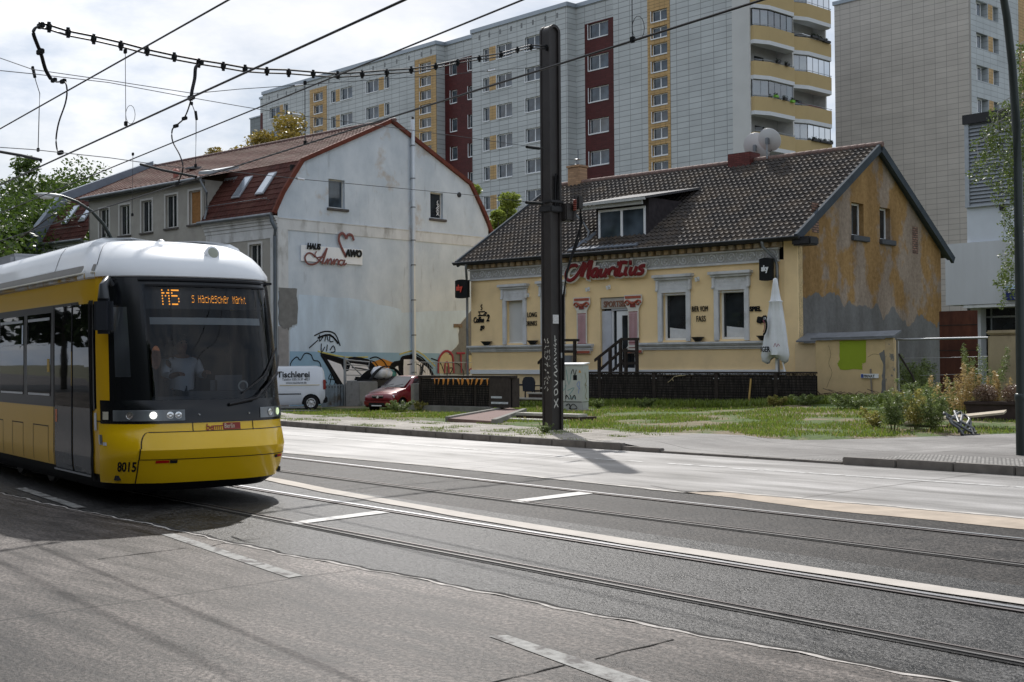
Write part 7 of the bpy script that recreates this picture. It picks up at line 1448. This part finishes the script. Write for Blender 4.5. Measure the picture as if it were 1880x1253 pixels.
for s_ in (-1, 1):
    MB().add([(.62, s_ * .732, .93), (-.3, s_ * .745, .94), (-.3, s_ * .60, 1.36), (.12, s_ * .595, 1.34)], [(0, 1, 2, 3)]).add([(-.36, s_ * .745, .94), (-1.25, s_ * .735, .95), (-1.05, s_ * .60, 1.36), (-.36, s_ * .60, 1.36)], [(0, 1, 2, 3)]).build('side_window', carglass, CR)
    for x_ in (1.12, -1.12): wheel(CR, x_, s_ * .66, .28, .15)
    mb = MB(); mb.sphere((1.665, s_ * .50, .645), .11, (.5, 1.35, .8), 2); hl_ = mb.build('headlight', M('headlamp_glass', (.62, .64, .66), .12, .3) if 'headlamp_glass' not in bpy.data.materials else bpy.data.materials['headlamp_glass'], CR, smooth=80); MB().sphere((1.64, s_ * .64, .65), .07, (.6, 1, 1), 2).build('indicator', bpy.data.materials['headlamp_glass'], hl_, smooth=80)
    MB().bbox(.45, .6, s_ * .74 if s_ > 0 else -.9, .9 if s_ > 0 else s_ * .74, .9, 1.03, .03).build('wing_mirror', rub, CR)
MB().bbox(1.70, 1.80, -.27, .27, .59, .66, .015).build('grille', blk, CR); MB().bbox(1.72, 1.81, -.28, .28, .67, .70, .01).build('chrome_strip', chrome, CR); MB().lathe([(.0, 0), (.05, 0), (.04, .012)], (1.80, 0, .63), 12, 'x').build('badge', chrome, CR)
MB().bbox(1.62, 1.84, -.66, .66, .28, .54, .06).build('front_bumper', carp, CR, smooth=40); MB().bbox(1.75, 1.85, -.40, .40, .30, .44, .02).build('air_intake', blk, CR); MB().box(1.845, 1.857, -.24, .24, .29, .33).build('number_plate', pvc, CR)
MB().tube([(.78, -.4, 1.05), (.66, -.05, 1.12)], .01, 4).tube([(.78, .1, 1.05), (.66, .42, 1.12)], .01, 4).build('wiper', rub, CR); MB().box(-1.6, 1.6, -.6, .6, .24, .6).build('underbody', rub, CR)
# white van, its rear towards the yard
vanp = M('van_white', (.66, .69, .74), .28, var=.02, coat=.6); vd = 237; vb = DP(571, 754, 52.0); vz = vb.z
vdir = Vector((math.cos(R(vd)), math.sin(R(vd)), 0)); vn = Vector((-vdir.y, vdir.x, 0))
VO = Vector((vb.x, vb.y, vz)) + vdir * 1.35 - vn * .78
VN = thing('parked_van', 'white panel van with joinery lettering, half hidden behind the tram front', 'van', VO, vd)
V_ = [(2.2, .62, .72, .62, .35, .72, .78), (2.05, .78, .84, .70, .28, .86, .98), (1.6, .82, .87, .74, .24, .95, 1.08), (1.3, .83, .88, .74, .24, .98, 1.14), (.55, .83, .89, .70, .24, 1.02, 1.74), (.2, .83, .89, .74, .24, 1.02, 1.80), (-1.6, .83, .89, .76, .24, 1.02, 1.80), (-1.8, .83, .88, .74, .28, 1.02, 1.74), (-1.88, .80, .86, .70, .36, 1.0, 1.60), (-1.92, .78, .84, .68, .42, .9, 1.3)]
carbody(VN, V_, vanp, (1.35, -1.35), .37)
for s_ in (-1, 1):
    MB().add([(1.15, s_ * .875, 1.08), (.12, s_ * .888, 1.08), (.12, s_ * .80, 1.58), (.62, s_ * .79, 1.58)], [(0, 1, 2, 3)]).build('side_window', carglass, VN)
    for x_ in (1.35, -1.35): wheel(VN, x_, s_ * .80, .315, .18, .6)
    MB().bbox(-1.95, -1.84, s_ * .84 if s_ > 0 else -.89, .89 if s_ > 0 else s_ * .84, .85, 1.25, .01).build('tail_light', M('tail_light_red', (.25, .02, .015), .3) if 'tail_light_red' not in bpy.data.materials else bpy.data.materials['tail_light_red'], VN)
MB().add([(1.28, -.68, 1.16), (1.28, .68, 1.16), (.6, .64, 1.72), (.6, -.64, 1.72)], [(0, 1, 2, 3)]).xf(Matrix.Translation((.03, 0, .03))).build('windscreen', carglass, VN)
MB().box(-.95, .95, .893, .905, .66, .70).build('side_trim', rub, VN); MB().bbox(-2.02, -1.8, -.84, .84, .3, .55, .04).build('rear_bumper', rub, VN); MB().box(-1.8, 2, -.7, .7, .25, .6).build('underbody', rub, VN); MB().bbox(.18, .36, .885, .91, .92, .95, .006).build('door_handle', rub, VN); MB().box(.08, .09, .886, .896, .3, 1.6).build('door_gap', bpy.data.materials['dark_seam'], VN)
VT = Matrix.Rotation(R(180), 4, 'Z') @ FRONT
for s__, sz, x_, z_, bd in (('Tischlerei', .34, .0, 1.36, .008), ('Telefon 030 5137 4021', .125, -.2, 1.23, .001), ('www.tischlerei.de', .12, -.35, 1.10, .001)):
    t = textmb(s__, sz, .002, bold=bd, sx=.98 if sz > .3 else .95); t.xf(Matrix.Translation((x_, .0, z_)) @ VT); t.v = [(p[0], .900 - max(0, (p[2] - 1.02)) * .115 + .004, p[2]) for p in t.v]; t.build('lettering', blk, VN)
MB().prism([(-.1, .90, 1.03), (-1.7, .90, 1.03), (-1.7, .892, 1.05), (-.1, .892, 1.05)], (0, .004, 0)).build('gold_line', M('gold_line', (.45, .33, .08), .5), VN)

# ------------------------------------------------------------------ yard clutter in front of the gable wall
def gp(px, py, lx):                                                # point on an upright plane parallel to the gable wall, lx metres in front of it
    P_ = WP(px, py, gw(lx, 0, 0), Vector((-math.sin(R(HR)), math.cos(R(HR)), 0))); q = GM.inverted() @ P_; return q.y, q.z
galv = bpy.data.materials['galvanised']; tin = M('corrugated_tin', (.22, .26, .29), .5, .5, var=.25, vs=2.5, stain=(.10, .075, .05), ss=1.6, sc=(.5, .7))
y0, z0 = gp(590, 740, 2.0); y1, z1 = gp(640, 706, 2.0); o = thing('tin_fence', 'rusty corrugated tin fence between van and concrete block', 'fence', gw(2.0, y0, -.3), HR); mb = MB(); W_ = y1 - y0; n = 60; vs = []
for i in range(n + 1): u = W_ * i / n; vs += [(.035 * math.sin(u * 38), u, 0), (.035 * math.sin(u * 38), u, z1 + .3 + .02 * math.sin(i))]
mb.add(vs, [(2 * i, 2 * i + 2, 2 * i + 3, 2 * i + 1) for i in range(n)]); mb.build('sheet', tin, o, smooth=60); MB().bbox(-.06, -.02, 0, W_, z1 + .16, z1 + .24, .01).build('rail', fwood, o)
y0, z0 = gp(637, 747, 2.6); y1, z1 = gp(672, 700, 2.6); o = thing('concrete_block', 'rough grey concrete block standing left of the dumpster', 'block', gw(2.6, y0, -.3), HR); MB().bbox(-.1, .8, 0, y1 - y0, 0, z1 + .3, .04).build('block', M('weathered_concrete_block', (.27, .26, .25), .9, var=.2, vs=2, bs=14, bstr=.6, stain=(.1, .1, .09), ss=2, sc=(.5, .7)), o)
g_ = thing('field_gate', 'grey tubular field gate with diagonal brace leaning above the concrete block', 'gate', gw(2.2, 0, 0), HR)
ga = [gp(x, y, 2.2) for x, y in ((635, 661), (678, 665), (674, 699), (635, 700))]
mb = MB(); q = [(0, a, b_) for a, b_ in ga]; mb.tube(q + [q[0]], .035, 6); mb.build('frame', galv, g_)
for t in (.22, .46, .72): a = Vector(q[0]).lerp(Vector(q[3]), t); b_ = Vector(q[1]).lerp(Vector(q[2]), t); MB().tube([a, b_], .025, 6).build('bar', galv, g_)
MB().tube([q[0], q[2]], .028, 6).build('brace', galv, g_); yy, zz = gp(633, 745, 2.2); MB().tube([(0, yy, -.3), (0, yy, gp(633, 655, 2.2)[1])], .045, 8).build('post', galv, g_)
y0, z0 = gp(684, 740, 3.2); y1, z1 = gp(742, 697, 3.2); o = thing('dumpster', 'black refuse container with raised lid and bulging rubbish bags behind the red car', 'dumpster', gw(3.2, y0, -.25), HR); W_ = y1 - y0
MB().prism([(0, 0.05, 0), (0, W_ - .05, 0), (0, W_ + .05, z1 + .25), (0, -.05, z1 + .25)], (-1.0, 0, 0)).build('body', M('black_plastic', (.018, .018, .02), .5, var=.2), o); MB().tube([(-.1, W_ * t, z1 + .28 + .58 * math.sin(math.pi * t) ** .8) for t in [i / 12 for i in range(13)]], .09, 8, flat=Vector((0, 0, 1))).prism([(-.9, W_ * t, z1 + .25 + .5 * math.sin(math.pi * t) ** .8) for t in [i / 12 for i in range(13)]], (-.05, 0, 0)).build('lid', blk, o)
bagm = M('white_rubbish_bag', (.78, .78, .82), .35, var=.15, vs=4, bs=8, bstr=.8)
for i, (t, r_, mt, lab) in enumerate(((.38, .36, bagm, 'large crumpled white rubbish bag in the dumpster'), (.58, .3, bagm, 'smaller white rubbish bag in the middle of the dumpster'), (.74, .26, M('teal_rubbish_bag', (.08, .3, .27), .35, var=.2, vs=5, bs=8, bstr=.8), 'teal rubbish bag at the right end of the dumpster'))):
    mb = MB(); mb.sphere((0, 0, 0), r_, (1, 1.1, .8), 3, .1); b__ = mb.build('rubbish_bag', mt, smooth=80); b__.location = gw(3.2 - .35, y0 + W_ * t, z1 + .25 - .25 + r_ * .75 + .05); tag(b__, lab, 'rubbish bag', 'rubbish bags in the dumpster')
# railing with painted boards between the two houses
o = thing('yard_railing', 'thin metal railing in front of the gable wall, behind the left reed fence', 'railing', gw(1.0, 0, 0), HR); A1, A2 = gp(757, 665, 1.0), gp(866, 666, 1.0); mb = MB(); mb.tube([(0, A1[0], A1[1]), (0, A2[0], A2[1])], .02, 6).tube([(0, A1[0], .2), (0, A2[0], .2)], .02, 6); mb.build('rail', galv, o); mb = MB(); k = A1[0]
while k < A2[0]: mb.tube([(0, k, .2), (0, k, A1[1])], .008, 4); k += .14
mb.build('baluster', galv, o)
rg_ = strokes([(.12, [(0, 0), (.05, .7), (.5, 1.1), (1.0, .9), (1.1, 0)]), (.1, [(.45, .0), (.5, .5), (.7, .5), (.75, 0)]), (.1, [(1.3, 1.0), (1.9, 1.0)]), (.1, [(1.6, 1.0), (1.65, 0)]), (.1, [(2.1, 1.0), (2.0, .2), (2.5, .3), (2.6, 1.0)])], .1); ya, za = gp(806, 686, .1); rg_.xf(Matrix.Translation((.05, ya, za)) @ SIDE); rg_.build('graffiti', M('maroon_graffiti', (.28, .02, .04), .6), GH)
G_([(ya + .1, za), (ya + .1, za + .8), (ya + .5, za + 1.05), (ya + 1.0, za + .85), (ya + 1.05, za)], 'graffiti', M('cream_graffiti', (.55, .48, .30), .7), .02); G_([(ya + 2.1, za), (ya + 2.1, za + .9), (ya + 2.6, za + .9), (ya + 2.6, za)], 'graffiti', bpy.data.materials['cream_graffiti'], .02)

# ------------------------------------------------------------------ right-hand yard
SH = thing('garden_shed', 'low yellow rendered shed with grey felt roof and green paint patch, right of the bar', 'shed', hw(1.45, -1.5, 0), HR)
shr = M('shed_render', (.62, .47, .26), .85, var=.07, vs=1.5, bs=50, bstr=.3, stain=(.46, .35, .20), ss=1.2, sc=(.5, .8))
mb = MB(); mb.bbox(0, 2.75, 0, .32, .5, 2.38, .03); mb.build('wall', shr, SH); MB().bbox(2.52, 2.8, -.02, .12, .5, 2.42, .01).build('corner_pier', M('worn_pier', (.52, .40, .24), .9, var=.25, vs=3, stain=(.2, .19, .17), ss=3, sc=(.55, .62)), SH)
mb = MB(); mb.prism([(-.1, -.12, 2.39), (2.87, -.12, 2.42), (2.87, .42, 2.60), (-.1, .42, 2.55)], (0, 0, .07)); mb.build('roof', M('felt_roof', (.14, .15, .165), .6, var=.2, vs=3), SH)
MB().prism([(a, -.004, b_) for a, b_ in wobble([(.9, 2.36), (.9, 1.75), (.82, 1.6), (.9, 1.4), (1.7, 1.4), (1.72, 1.6), (1.85, 1.62), (1.85, 2.36)], .02)], (0, -.004, 0)).build('green_patch', M('lime_green_paint', (.28, .36, .03), .8, var=.06), SH)
MB().prism([(a, -.003, b_) for a, b_ in wobble([(2.3, 1.9), (2.5, 2.05), (2.52, .55), (2.35, .6), (2.4, 1.2), (2.45, 1.5)], .02)], (0, -.002, 0)).build('bare_plaster', bpy.data.materials['raw_cement'], SH)
cr_ = strokes([[(.5, 2.2), (.58, 1.9), (.5, 1.6), (.62, 1.3), (.5, 1.0), (.42, .8)], [(1.9, 1.8), (2.1, 1.9), (2.3, 1.88)]], .012); cr_.xf(Matrix.Translation((0, -.002, 0)) @ FRONT); cr_.build('crack', M('crack_dark', (.16, .11, .06), .9), SH)
MB().box(-1.5, -.0, 1.3, 1.36, .3, 2.3).build('link_wall', yel_low, SH); mb = MB(); mb.prism([(-1.35, 1.1, 2.34), (0, 1.1, 2.34), (0, 1.9, 2.62), (-1.35, 1.9, 2.62)], (0, 0, .05)); mb.build('link_roof', bpy.data.materials['felt_roof'], SH)
o = thing('private_sign', 'small white sign reading PRIVAT on the shed wall', 'sign', hw(1.45 + 1.68, -1.56, 1.12), HR); MB().box(0, .62, 0, .02, -.0, .14).build('board', pvc, o); addtext(o, 'PRIVAT', .13, blk, .1, .02, y=-.004, ext=.003, bold=.002, sx=.92); MB().box(.01, .09, -.004, 0, .01, .13).build('pictogram', M('parking_blue', (.02, .06, .3), .5), o); MB().tube([(.33, .03, .3), (.36, .03, -.35), (.4, .03, -.6)], .03, 5).build('stake', M('grey_stake', (.25, .22, .18), .9), o)
# brushwood under the shed
bw = thing('brushwood', 'tangled heap of dry brushwood under the front of the shed', 'brushwood', hw(2.6, -2.0, .3), HR); bwm = M('dead_twigs', (.09, .065, .05), .9, var=.4, vs=8); bw['kind'] = 'stuff'; mb = MB()
for i in range(420):
    a = rs.uniform(0, 6.28); x_, y_, z_ = rs.uniform(-1.6, 2.0), rs.uniform(-.5, .5), rs.uniform(-.15, .3) * (1 - abs(y_)); l = rs.uniform(.2, .7); d_ = Vector((math.cos(a), math.sin(a) * .6, rs.uniform(-.1, .45))) * l; p = Vector((x_, y_, z_)); mb.tube([p, p + d_ * .5 + Vector((0, 0, .04)), p + d_], rs.uniform(.004, .012), 4, caps=False)
mb.build('twigs', bwm, bw)
# fence of galvanised tube and wire behind, rusty sheet, pillar
o = thing('tube_fence', 'galvanised tube fence with sagging wires between the shed and the concrete pillar', 'fence', hw(4.35, -1.0, 0), HR)
q = lambda x, y, ly=-1.0: (Vector(hx(x, y, ly)) - Vector((4.35, -1.0, 0)))
mb = MB(); mb.tube([q(1646, 624), q(1836, 620)], .035, 8); mb.build('top_tube', galv, o)
for a, b_, nm in (((1648, 624), (1650, 745), 'post'), ((1816, 620), (1818, 700), 'post')): MB().tube([q(*a), q(*b_)], .04, 8).build(nm, galv, o)
for a, m_2, b_ in (((1660, 658), (1740, 657), (1830, 654)), ((1690, 690), (1750, 688), (1800, 686))): MB().tube([q(*a), q(*m_2), q(*b_)], .008, 5).build('wire', galv, o)
MB().tube([q(1650, 650), q(1675, 690), q(1690, 730)], .03, 6).build('brace', fwood, o)
rust = M('rusty_sheet', (.11, .042, .026), .8, var=.3, vs=2, stain=(.05, .02, .015), ss=1.5, stretch=(1, 1, .4), bs=10, bstr=.3); A1 = hw(*hx(1726, 690, 2.5)); o = thing('rusty_panel', 'tall reddish brown metal sheet leaning behind the ochre gable', 'panel', hw(hx(1726, 690, 4.0)[0], 4.0, 0), HR); w_ = hx(1796, 600, 4.0)[0] - hx(1726, 600, 4.0)[0]
MB().bbox(0, w_, -.02, .02, -.2, hx(1760, 571, 4.0)[2], .008).build('sheet', rust, o); mb = MB()
for z in (1.0, 2.0, 2.9): mb.box(0, w_, -.03, -.02, z, z + .03)
mb.build('seam', fwood, o)
pc = DP(1845, 735, 35.5); o = thing('concrete_pillar', 'stained beige concrete gate pillar behind the right-hand lamp post', 'pillar', (pc.x, pc.y, 0), 5); pilm = M('stained_beige_concrete', (.36, .30, .20), .9, var=.15, vs=2, stain=(.14, .11, .08), ss=1.4, sc=(.5, .72), stretch=(1, 1, .5), bs=25, bstr=.4)
pw = 37 * 35.5 / F / .7; MB().bbox(-pw * .45, pw * .6, -.3, .3, 0, 2.42, .06).build('shaft', pilm, o); MB().bbox(-pw * .48, pw * .63, -.34, .34, 2.40, 2.52, .04).build('coping', pilm, o)
MB().bbox(pw * .62, pw * .62 + 3, -.2, .2, 0, 2.3, .03).build('wall', M('brown_wall_render', (.30, .22, .15), .9), o)
pl_ = DP(1836, 778, 33.0); o = thing('planter', 'dark brown concrete planter with two dry rounded shrubs, beside the pillar', 'planter', (pl_.x, pl_.y, .05), 12); MB().prism([(-.72, -.3, 0), (.72, -.3, 0), (.78, -.34, .52), (-.78, -.34, .52)], (0, .68, 0)).bbox(-.82, .82, -.38, .38, .5, .58, .015).build('box', M('dark_planter', (.055, .04, .037), .85, var=.25, vs=4), o)
MB().box(-.8, .8, -.3, .3, .575, .585).build('soil', bpy.data.materials['bowl_soil'], o)
dryb = leafmat('dry_bush_leaves', (.10, .06, .04), (.2, .13, .09), .1)
for kx in (-.36, .36):
    v, f = leafcloud(2600, [(0, 0, 0)] * 2, [(.34, .3, .26)] * 2, .022); b__ = npmesh('dry_shrub', v, f, dryb); b__.location = Vector((pl_.x, pl_.y, .05)) + Vector((kx, kx * .2, .78)); tag(b__, ('left' if kx < 0 else 'right') + ' one of the two dry brown balls of shrub in the planter', 'shrub', 'dry shrubs in the planter')
# toppled bicycle stand: two bent tube frames
br_ = DP(1770, 795, 29.0); o = thing('bicycle_stand', 'crumpled bare metal bicycle stand lying on the pavement by the planter', 'bicycle stand', (br_.x, br_.y, .06), 40)
bq = lambda x, y, d: DP(x, y, d) - Vector((br_.x, br_.y, .06))
loops = [[(1745, 798, 28.8), (1740, 785, 28.9), (1731, 778, 29), (1733, 772, 29.1), (1745, 770, 29.2), (1790, 748 + 12, 29.4), (1800, 757, 29.4), (1797, 765, 29.3)], [(1750, 797, 28.9), (1800, 772, 29.1), (1806, 768, 29.2), (1803, 763, 29.3), (1795, 764, 29.3), (1742, 792, 28.9)],
    [(1735, 760, 29.2), (1733, 765, 29.2), (1737, 772, 29.1), (1775, 795, 28.8), (1780, 800, 28.8)], [(1735, 760, 29.3), (1742, 757, 29.4), (1792, 788, 28.9), (1788, 796, 28.8)], [(1752, 776, 29.0), (1790, 756, 29.5), (1798, 757, 29.5)], [(1778, 790, 28.9), (1803, 776, 29.1)]]
for l in loops: MB().tube([bq(*p) for p in l], .032, 8).build('tube', M('dull_steel_tube', (.13, .135, .14), .45, .7) if 'dull_steel_tube' not in bpy.data.materials else bpy.data.materials['dull_steel_tube'], o, smooth=60)
MB().tube([bq(1742, 799, 28.8), bq(1790, 800, 28.7)], .035, 6).tube([bq(1770, 800, 28.7), bq(1791, 783, 29.0)], .03, 6).build('base_bar', black, o)
pb = DP(1765, 757, 31); o = thing('wooden_board', 'pale weathered board lying behind the bicycle stand', 'board', (pb.x, pb.y, .3), 20); MB().prism([(-1.3, -.3, -.16), (1.0, -.3, .12), (1.0, .3, .16), (-1.3, .3, -.12)], (0, 0, .05)).build('board', M('pale_board', (.42, .36, .28), .8, var=.15, vs=3), o)
tb = DP(1681, 735, 38); o = thing('plastic_tub', 'pale blue plastic tub in the shade right of the shed', 'tub', (tb.x, tb.y, .35)); MB().lathe([(.0, 0), (.26, 0), (.36, .3), (.38, .3), (.38, .33), (.34, .33), (.24, .04), (0, .04)], seg=18).build('tub', M('pale_blue_plastic', (.25, .42, .48), .4), o, smooth=40)
# weeds
yw = leafmat('yellow_green_weed', (.13, .14, .03), (.30, .27, .08), .45); wf = leafmat('golden_weed', (.20, .14, .05), (.42, .31, .14), .4)
for px_, py_, D_, h, w_, n, mt, lab in ((1640, 800, 30, .9, 1.1, 2000, weedm, 'tall grey-green weed at the pavement edge, leftmost of the clump'), (1680, 798, 30.5, .95, 1.2, 2000, yw, 'bright yellow-green weed in front of the shed corner'), (1712, 798, 30, 1.0, 1.1, 1800, weedm, 'tallest feathery weed left of the bicycle stand'), (1668, 790, 32, .9, 1.4, 2000, weedm, 'broad weed behind the pavement-edge clump'), (1610, 800, 31, .5, .7, 900, yw, 'low yellow weed at the left end of the clump'), (1765, 770, 34, 1.45, 1.3, 2200, wf, 'golden dry goldenrod left of the pillar'), (1805, 765, 34.5, 1.9, 1.4, 2400, weedm, 'tall dark green weed in front of the tube fence'), (1828, 760, 33.6, 1.25, .8, 1500, wf, 'golden dry weed in front of the pillar'), (1740, 760, 36, 1.0, 1.2, 1500, weedm, 'dark weed in the shade behind the goldenrod'), (1700, 755, 38, .8, 1.4, 1500, weedm, 'dark weeds in the shade between shed and fence'),
    (1668, 735, 43, 1.3, 1.6, 1800, weedm, 'dark bush in the shade just right of the shed'), (1705, 725, 44, 1.5, 1.8, 2000, weedm, 'dark bush in the shade in front of the ochre gable foot'), (1420, 770, 41, .35, .8, 900, yw, 'bright low weed in the grass below the parasol'), (1185, 760, 43, .35, .7, 700, weedm, 'low weed at the foot of the reed fence near the cabinet'), (1560, 765, 38, .45, 1.6, 1500, weedm, 'dark weed in front of the brushwood'), (1000, 800, 29, .22, .35, 250, weedm, 'small weed at the foot of the mast'), (735, 752, 44, .4, .9, 900, weedm, 'low bush by the wheel of the red car'), (770, 750, 44.5, .35, .6, 600, yw, 'light green weed in front of the fence footing'), (1480, 760, 40, .35, .9, 900, weedm, 'dark low weed at the right fence end'), (1100, 752, 44, .3, .5, 500, weedm, 'dark low weed right of the switch cabinet')):
    p = DP(px_, py_, D_); weed(p.x, p.y, h, w_, n, mt, lab, leaf=.035 if D_ < 36 else .045)

# ------------------------------------------------------------------ trees
barkm = M('bark', (.07, .058, .045), .95, var=.35, vs=6, bs=20, bstr=.7)
def tree(lab, x, y, z0, h, rx, rz, n, mat, leaf=.16, nc=60, grp=None, bottom=.3, trunk=.25, seed=1, name='tree'):
    r_ = random.Random(seed); o = thing(name, lab, 'tree', (x, y, z0), 0, grp); cz_ = h * (bottom + 1) / 2; hz = h * (1 - bottom) / 2; cs = []; rs_ = []; ends = []
    while len(cs) < nc:
        a, b_, c = r_.uniform(-1, 1), r_.uniform(-1, 1), r_.uniform(-1, 1); d = a * a + b_ * b_ + c * c
        if d > 1 or d < .12: continue
        k = 1 + .18 * mn.noise(Vector((a * 2 + seed, b_ * 2, c * 2))) * 2; cs.append((a * rx * k, b_ * rx * k, cz_ + c * hz * k)); q_ = r_.uniform(.11, .24); rs_.append((rx * q_, rx * q_, rx * q_ * .7)); ends.append(cs[-1])
    mb = MB(); mb.tube([(0, 0, -.2), (.05, .02, h * .25), (.0, .1, h * .55), (.1, 0, h * .85)], [trunk, trunk * .8, trunk * .5, trunk * .15], 9)
    for e in ends[:26]: zz = min(h * .7, max(h * .2, e[2] * .6)); mb.tube([(0, .05, zz), (e[0] * .5, e[1] * .5, (zz + e[2]) / 2 + .2), e], [trunk * .32, trunk * .18, .02], 5)
    mb.build('trunk', barkm, o, smooth=60); v, f = leafcloud(n, cs, rs_, leaf); npmesh('crown', v, f, mat, o); return o
lg_ = leafmat('green_leaves', (.022, .046, .008), (.065, .105, .016), .4); ly_ = leafmat('yellowing_leaves', (.09, .09, .013), (.22, .16, .03), .4); lb_ = leafmat('birch_leaves', (.045, .07, .015), (.11, .15, .035), .35)
for i, (px_, py_, D_, rx, top, n, lab, seed) in enumerate(((15, 470, 74, 5.2, 352, 52000, 'leafy green tree at the left edge behind the tram', 1), (120, 470, 84, 5.6, 312, 60000, 'leafy green tree behind the left end of the grey house', 2), (215, 400, 92, 5.2, 294, 52000, 'green treetop above the fire wall of the grey house', 3), (-60, 470, 66, 5, 380, 22000, 'green tree partly outside the left edge', 4))):
    p = DP(px_, 700, D_); h = 1.8 + (668 - top) * D_ / F; tree(lab, p.x, p.y, 0, h, rx * 1.5, 0, n, lg_, .135, 120, 'green trees behind the grey house', .0, .3, seed)
p = DP(538, 700, 92); tree('yellowing tree rising behind the ridge of the grey house', p.x, p.y, 0, 1.8 + (664 - 224) * 92 / F, 6.6, 0, 34000, ly_, .14, 80, None, .45, .3, 8)
p = DP(452, 700, 92); tree('small yellowing treetop left of the larger one, over the grey house ridge', p.x, p.y, 0, 1.8 + (664 - 256) * 92 / F, 4.2, 0, 12000, ly_, .13, 34, None, .5, .2, 9)
p = DP(915, 700, 80); tree('light green tree between the grey house and the yellow house', p.x, p.y, 0, 1.8 + (662 - 338) * 80 / F, 3.3, 0, 16000, leafmat('light_green_leaves', (.08, .12, .02), (.22, .26, .05), .45), .15, 34, None, .35, .2, 12)
# birch at the right edge: hanging twigs
BR = thing('birch_tree', 'birch with drooping leafy twigs hanging in from the right edge', 'tree', (-11.8, 30.0, 0)); mb = MB(); mb.tube([(0, 0, -.1), (.1, 0, 3), (0, .1, 7), (.1, 0, 10.5)], [.2, .17, .11, .03], 10); rb = random.Random(4); fol = []
def brp(x, y, D_): return DP(x, y, D_) - Vector((-11.8, 30.0, 0))
for (x_, yt, yb, D_) in ((1795, 262, 330, 29), (1803, 240, 300, 29.5), (1812, 235, 325, 29), (1822, 215, 345, 29.5), (1830, 205, 372, 29), (1840, 190, 390, 29.5), (1850, 190, 360, 29), (1858, 200, 350, 29.5), (1872, 80, 400, 29), (1880, 60, 470, 29.5), (1876, 150, 520, 29.3), (1865, 320, 540, 29), (1853, 400, 530, 29.4), (1842, 395, 440, 29), (1890, 80, 560, 29.2), (1860, 60 + 170, 330, 29.6), (1834, 500, 460, 29), (1846, 470, 560, 29.3)):
    a = brp(x_ + rb.uniform(-3, 3), yt, D_); b_ = brp(x_ + rb.uniform(-6, 4), max(yb, yt + 20), D_); c_ = Vector((0, 0, max(4.5, min(9.5, brp(x_, yt, D_).z + .8)))); mb.tube([c_, a.lerp(c_, .35) + Vector((0, 0, .3)), a, a.lerp(b_, .5) + Vector((.05, 0, 0)), b_], [.03, .02, .010, .006, .003], 5)
    for t in np.linspace(0, 1, max(4, int((a - b_).length / .12))): fol.append(tuple(a.lerp(b_, float(t)) + Vector((rb.uniform(-.1, .1), rb.uniform(-.1, .1), 0))))
for _i in range(70):
    aa, zz, rr_ = rb.uniform(0, 6.28), rb.uniform(4.2, 11), rb.uniform(.5, 1.9); e_ = Vector((math.cos(aa) * rr_ + .3, math.sin(aa) * rr_ + .3, zz)); mb.tube([(0, 0, max(2.5, zz - 1)), e_, e_ + Vector((.1, .1, -.9))], [.03, .012, .004], 4) if _i % 2 else None
    for t in range(7): fol.append(tuple(e_ + Vector((rb.uniform(-.2, .2), rb.uniform(-.2, .2), -.18 * t))))
mb.build('trunk', M('birch_bark', (.35, .34, .32), .8, var=.5, vs=4), BR, smooth=60); v, f = leafcloud(20000, fol, [(.12, .12, .12)] * len(fol), .035); npmesh('foliage', v, f, lb_, BR)
# the viewer's side of the street, seen only in glass and paint
OPB = thing('opposite_building', 'plain six-storey building across the street behind the viewer', 'building', (-150, -36, 0)); mb = MB(); wall(mb, 'x', 0, 190, 0, 20, 0, [(2 + 4 * i, 3.6 + 4 * i, 1.2 + 3.1 * j, 2.8 + 3.1 * j) for i in range(46) for j in range(6)], .2, -1); mb.box(0, 190, -10, -.25, 0, 19.9); mb.build('wall', M('opposite_render', (.06, .055, .05), .9), OPB)
t0 = tree('street tree behind the viewer', 2, -20, 0, 21, 8.5, 0, 9000, leafmat('dark_leaves', (.02, .04, .008), (.05, .08, .015), .15), .5, 70, 'street trees behind the viewer', .2, .25, 21)
for x_, y_ in ((-9, -22), (-20, -19), (-32, -22), (-44, -18), (-56, -20), (-70, -17), (-84, -20), (-98, -23), (-114, -27), (-80, -9), (-91, -3), (-103, 3), (-117, 9), (-96, -14), (13, -18), (25, -20)): dup(t0, None, (x_, y_, 0), x_)
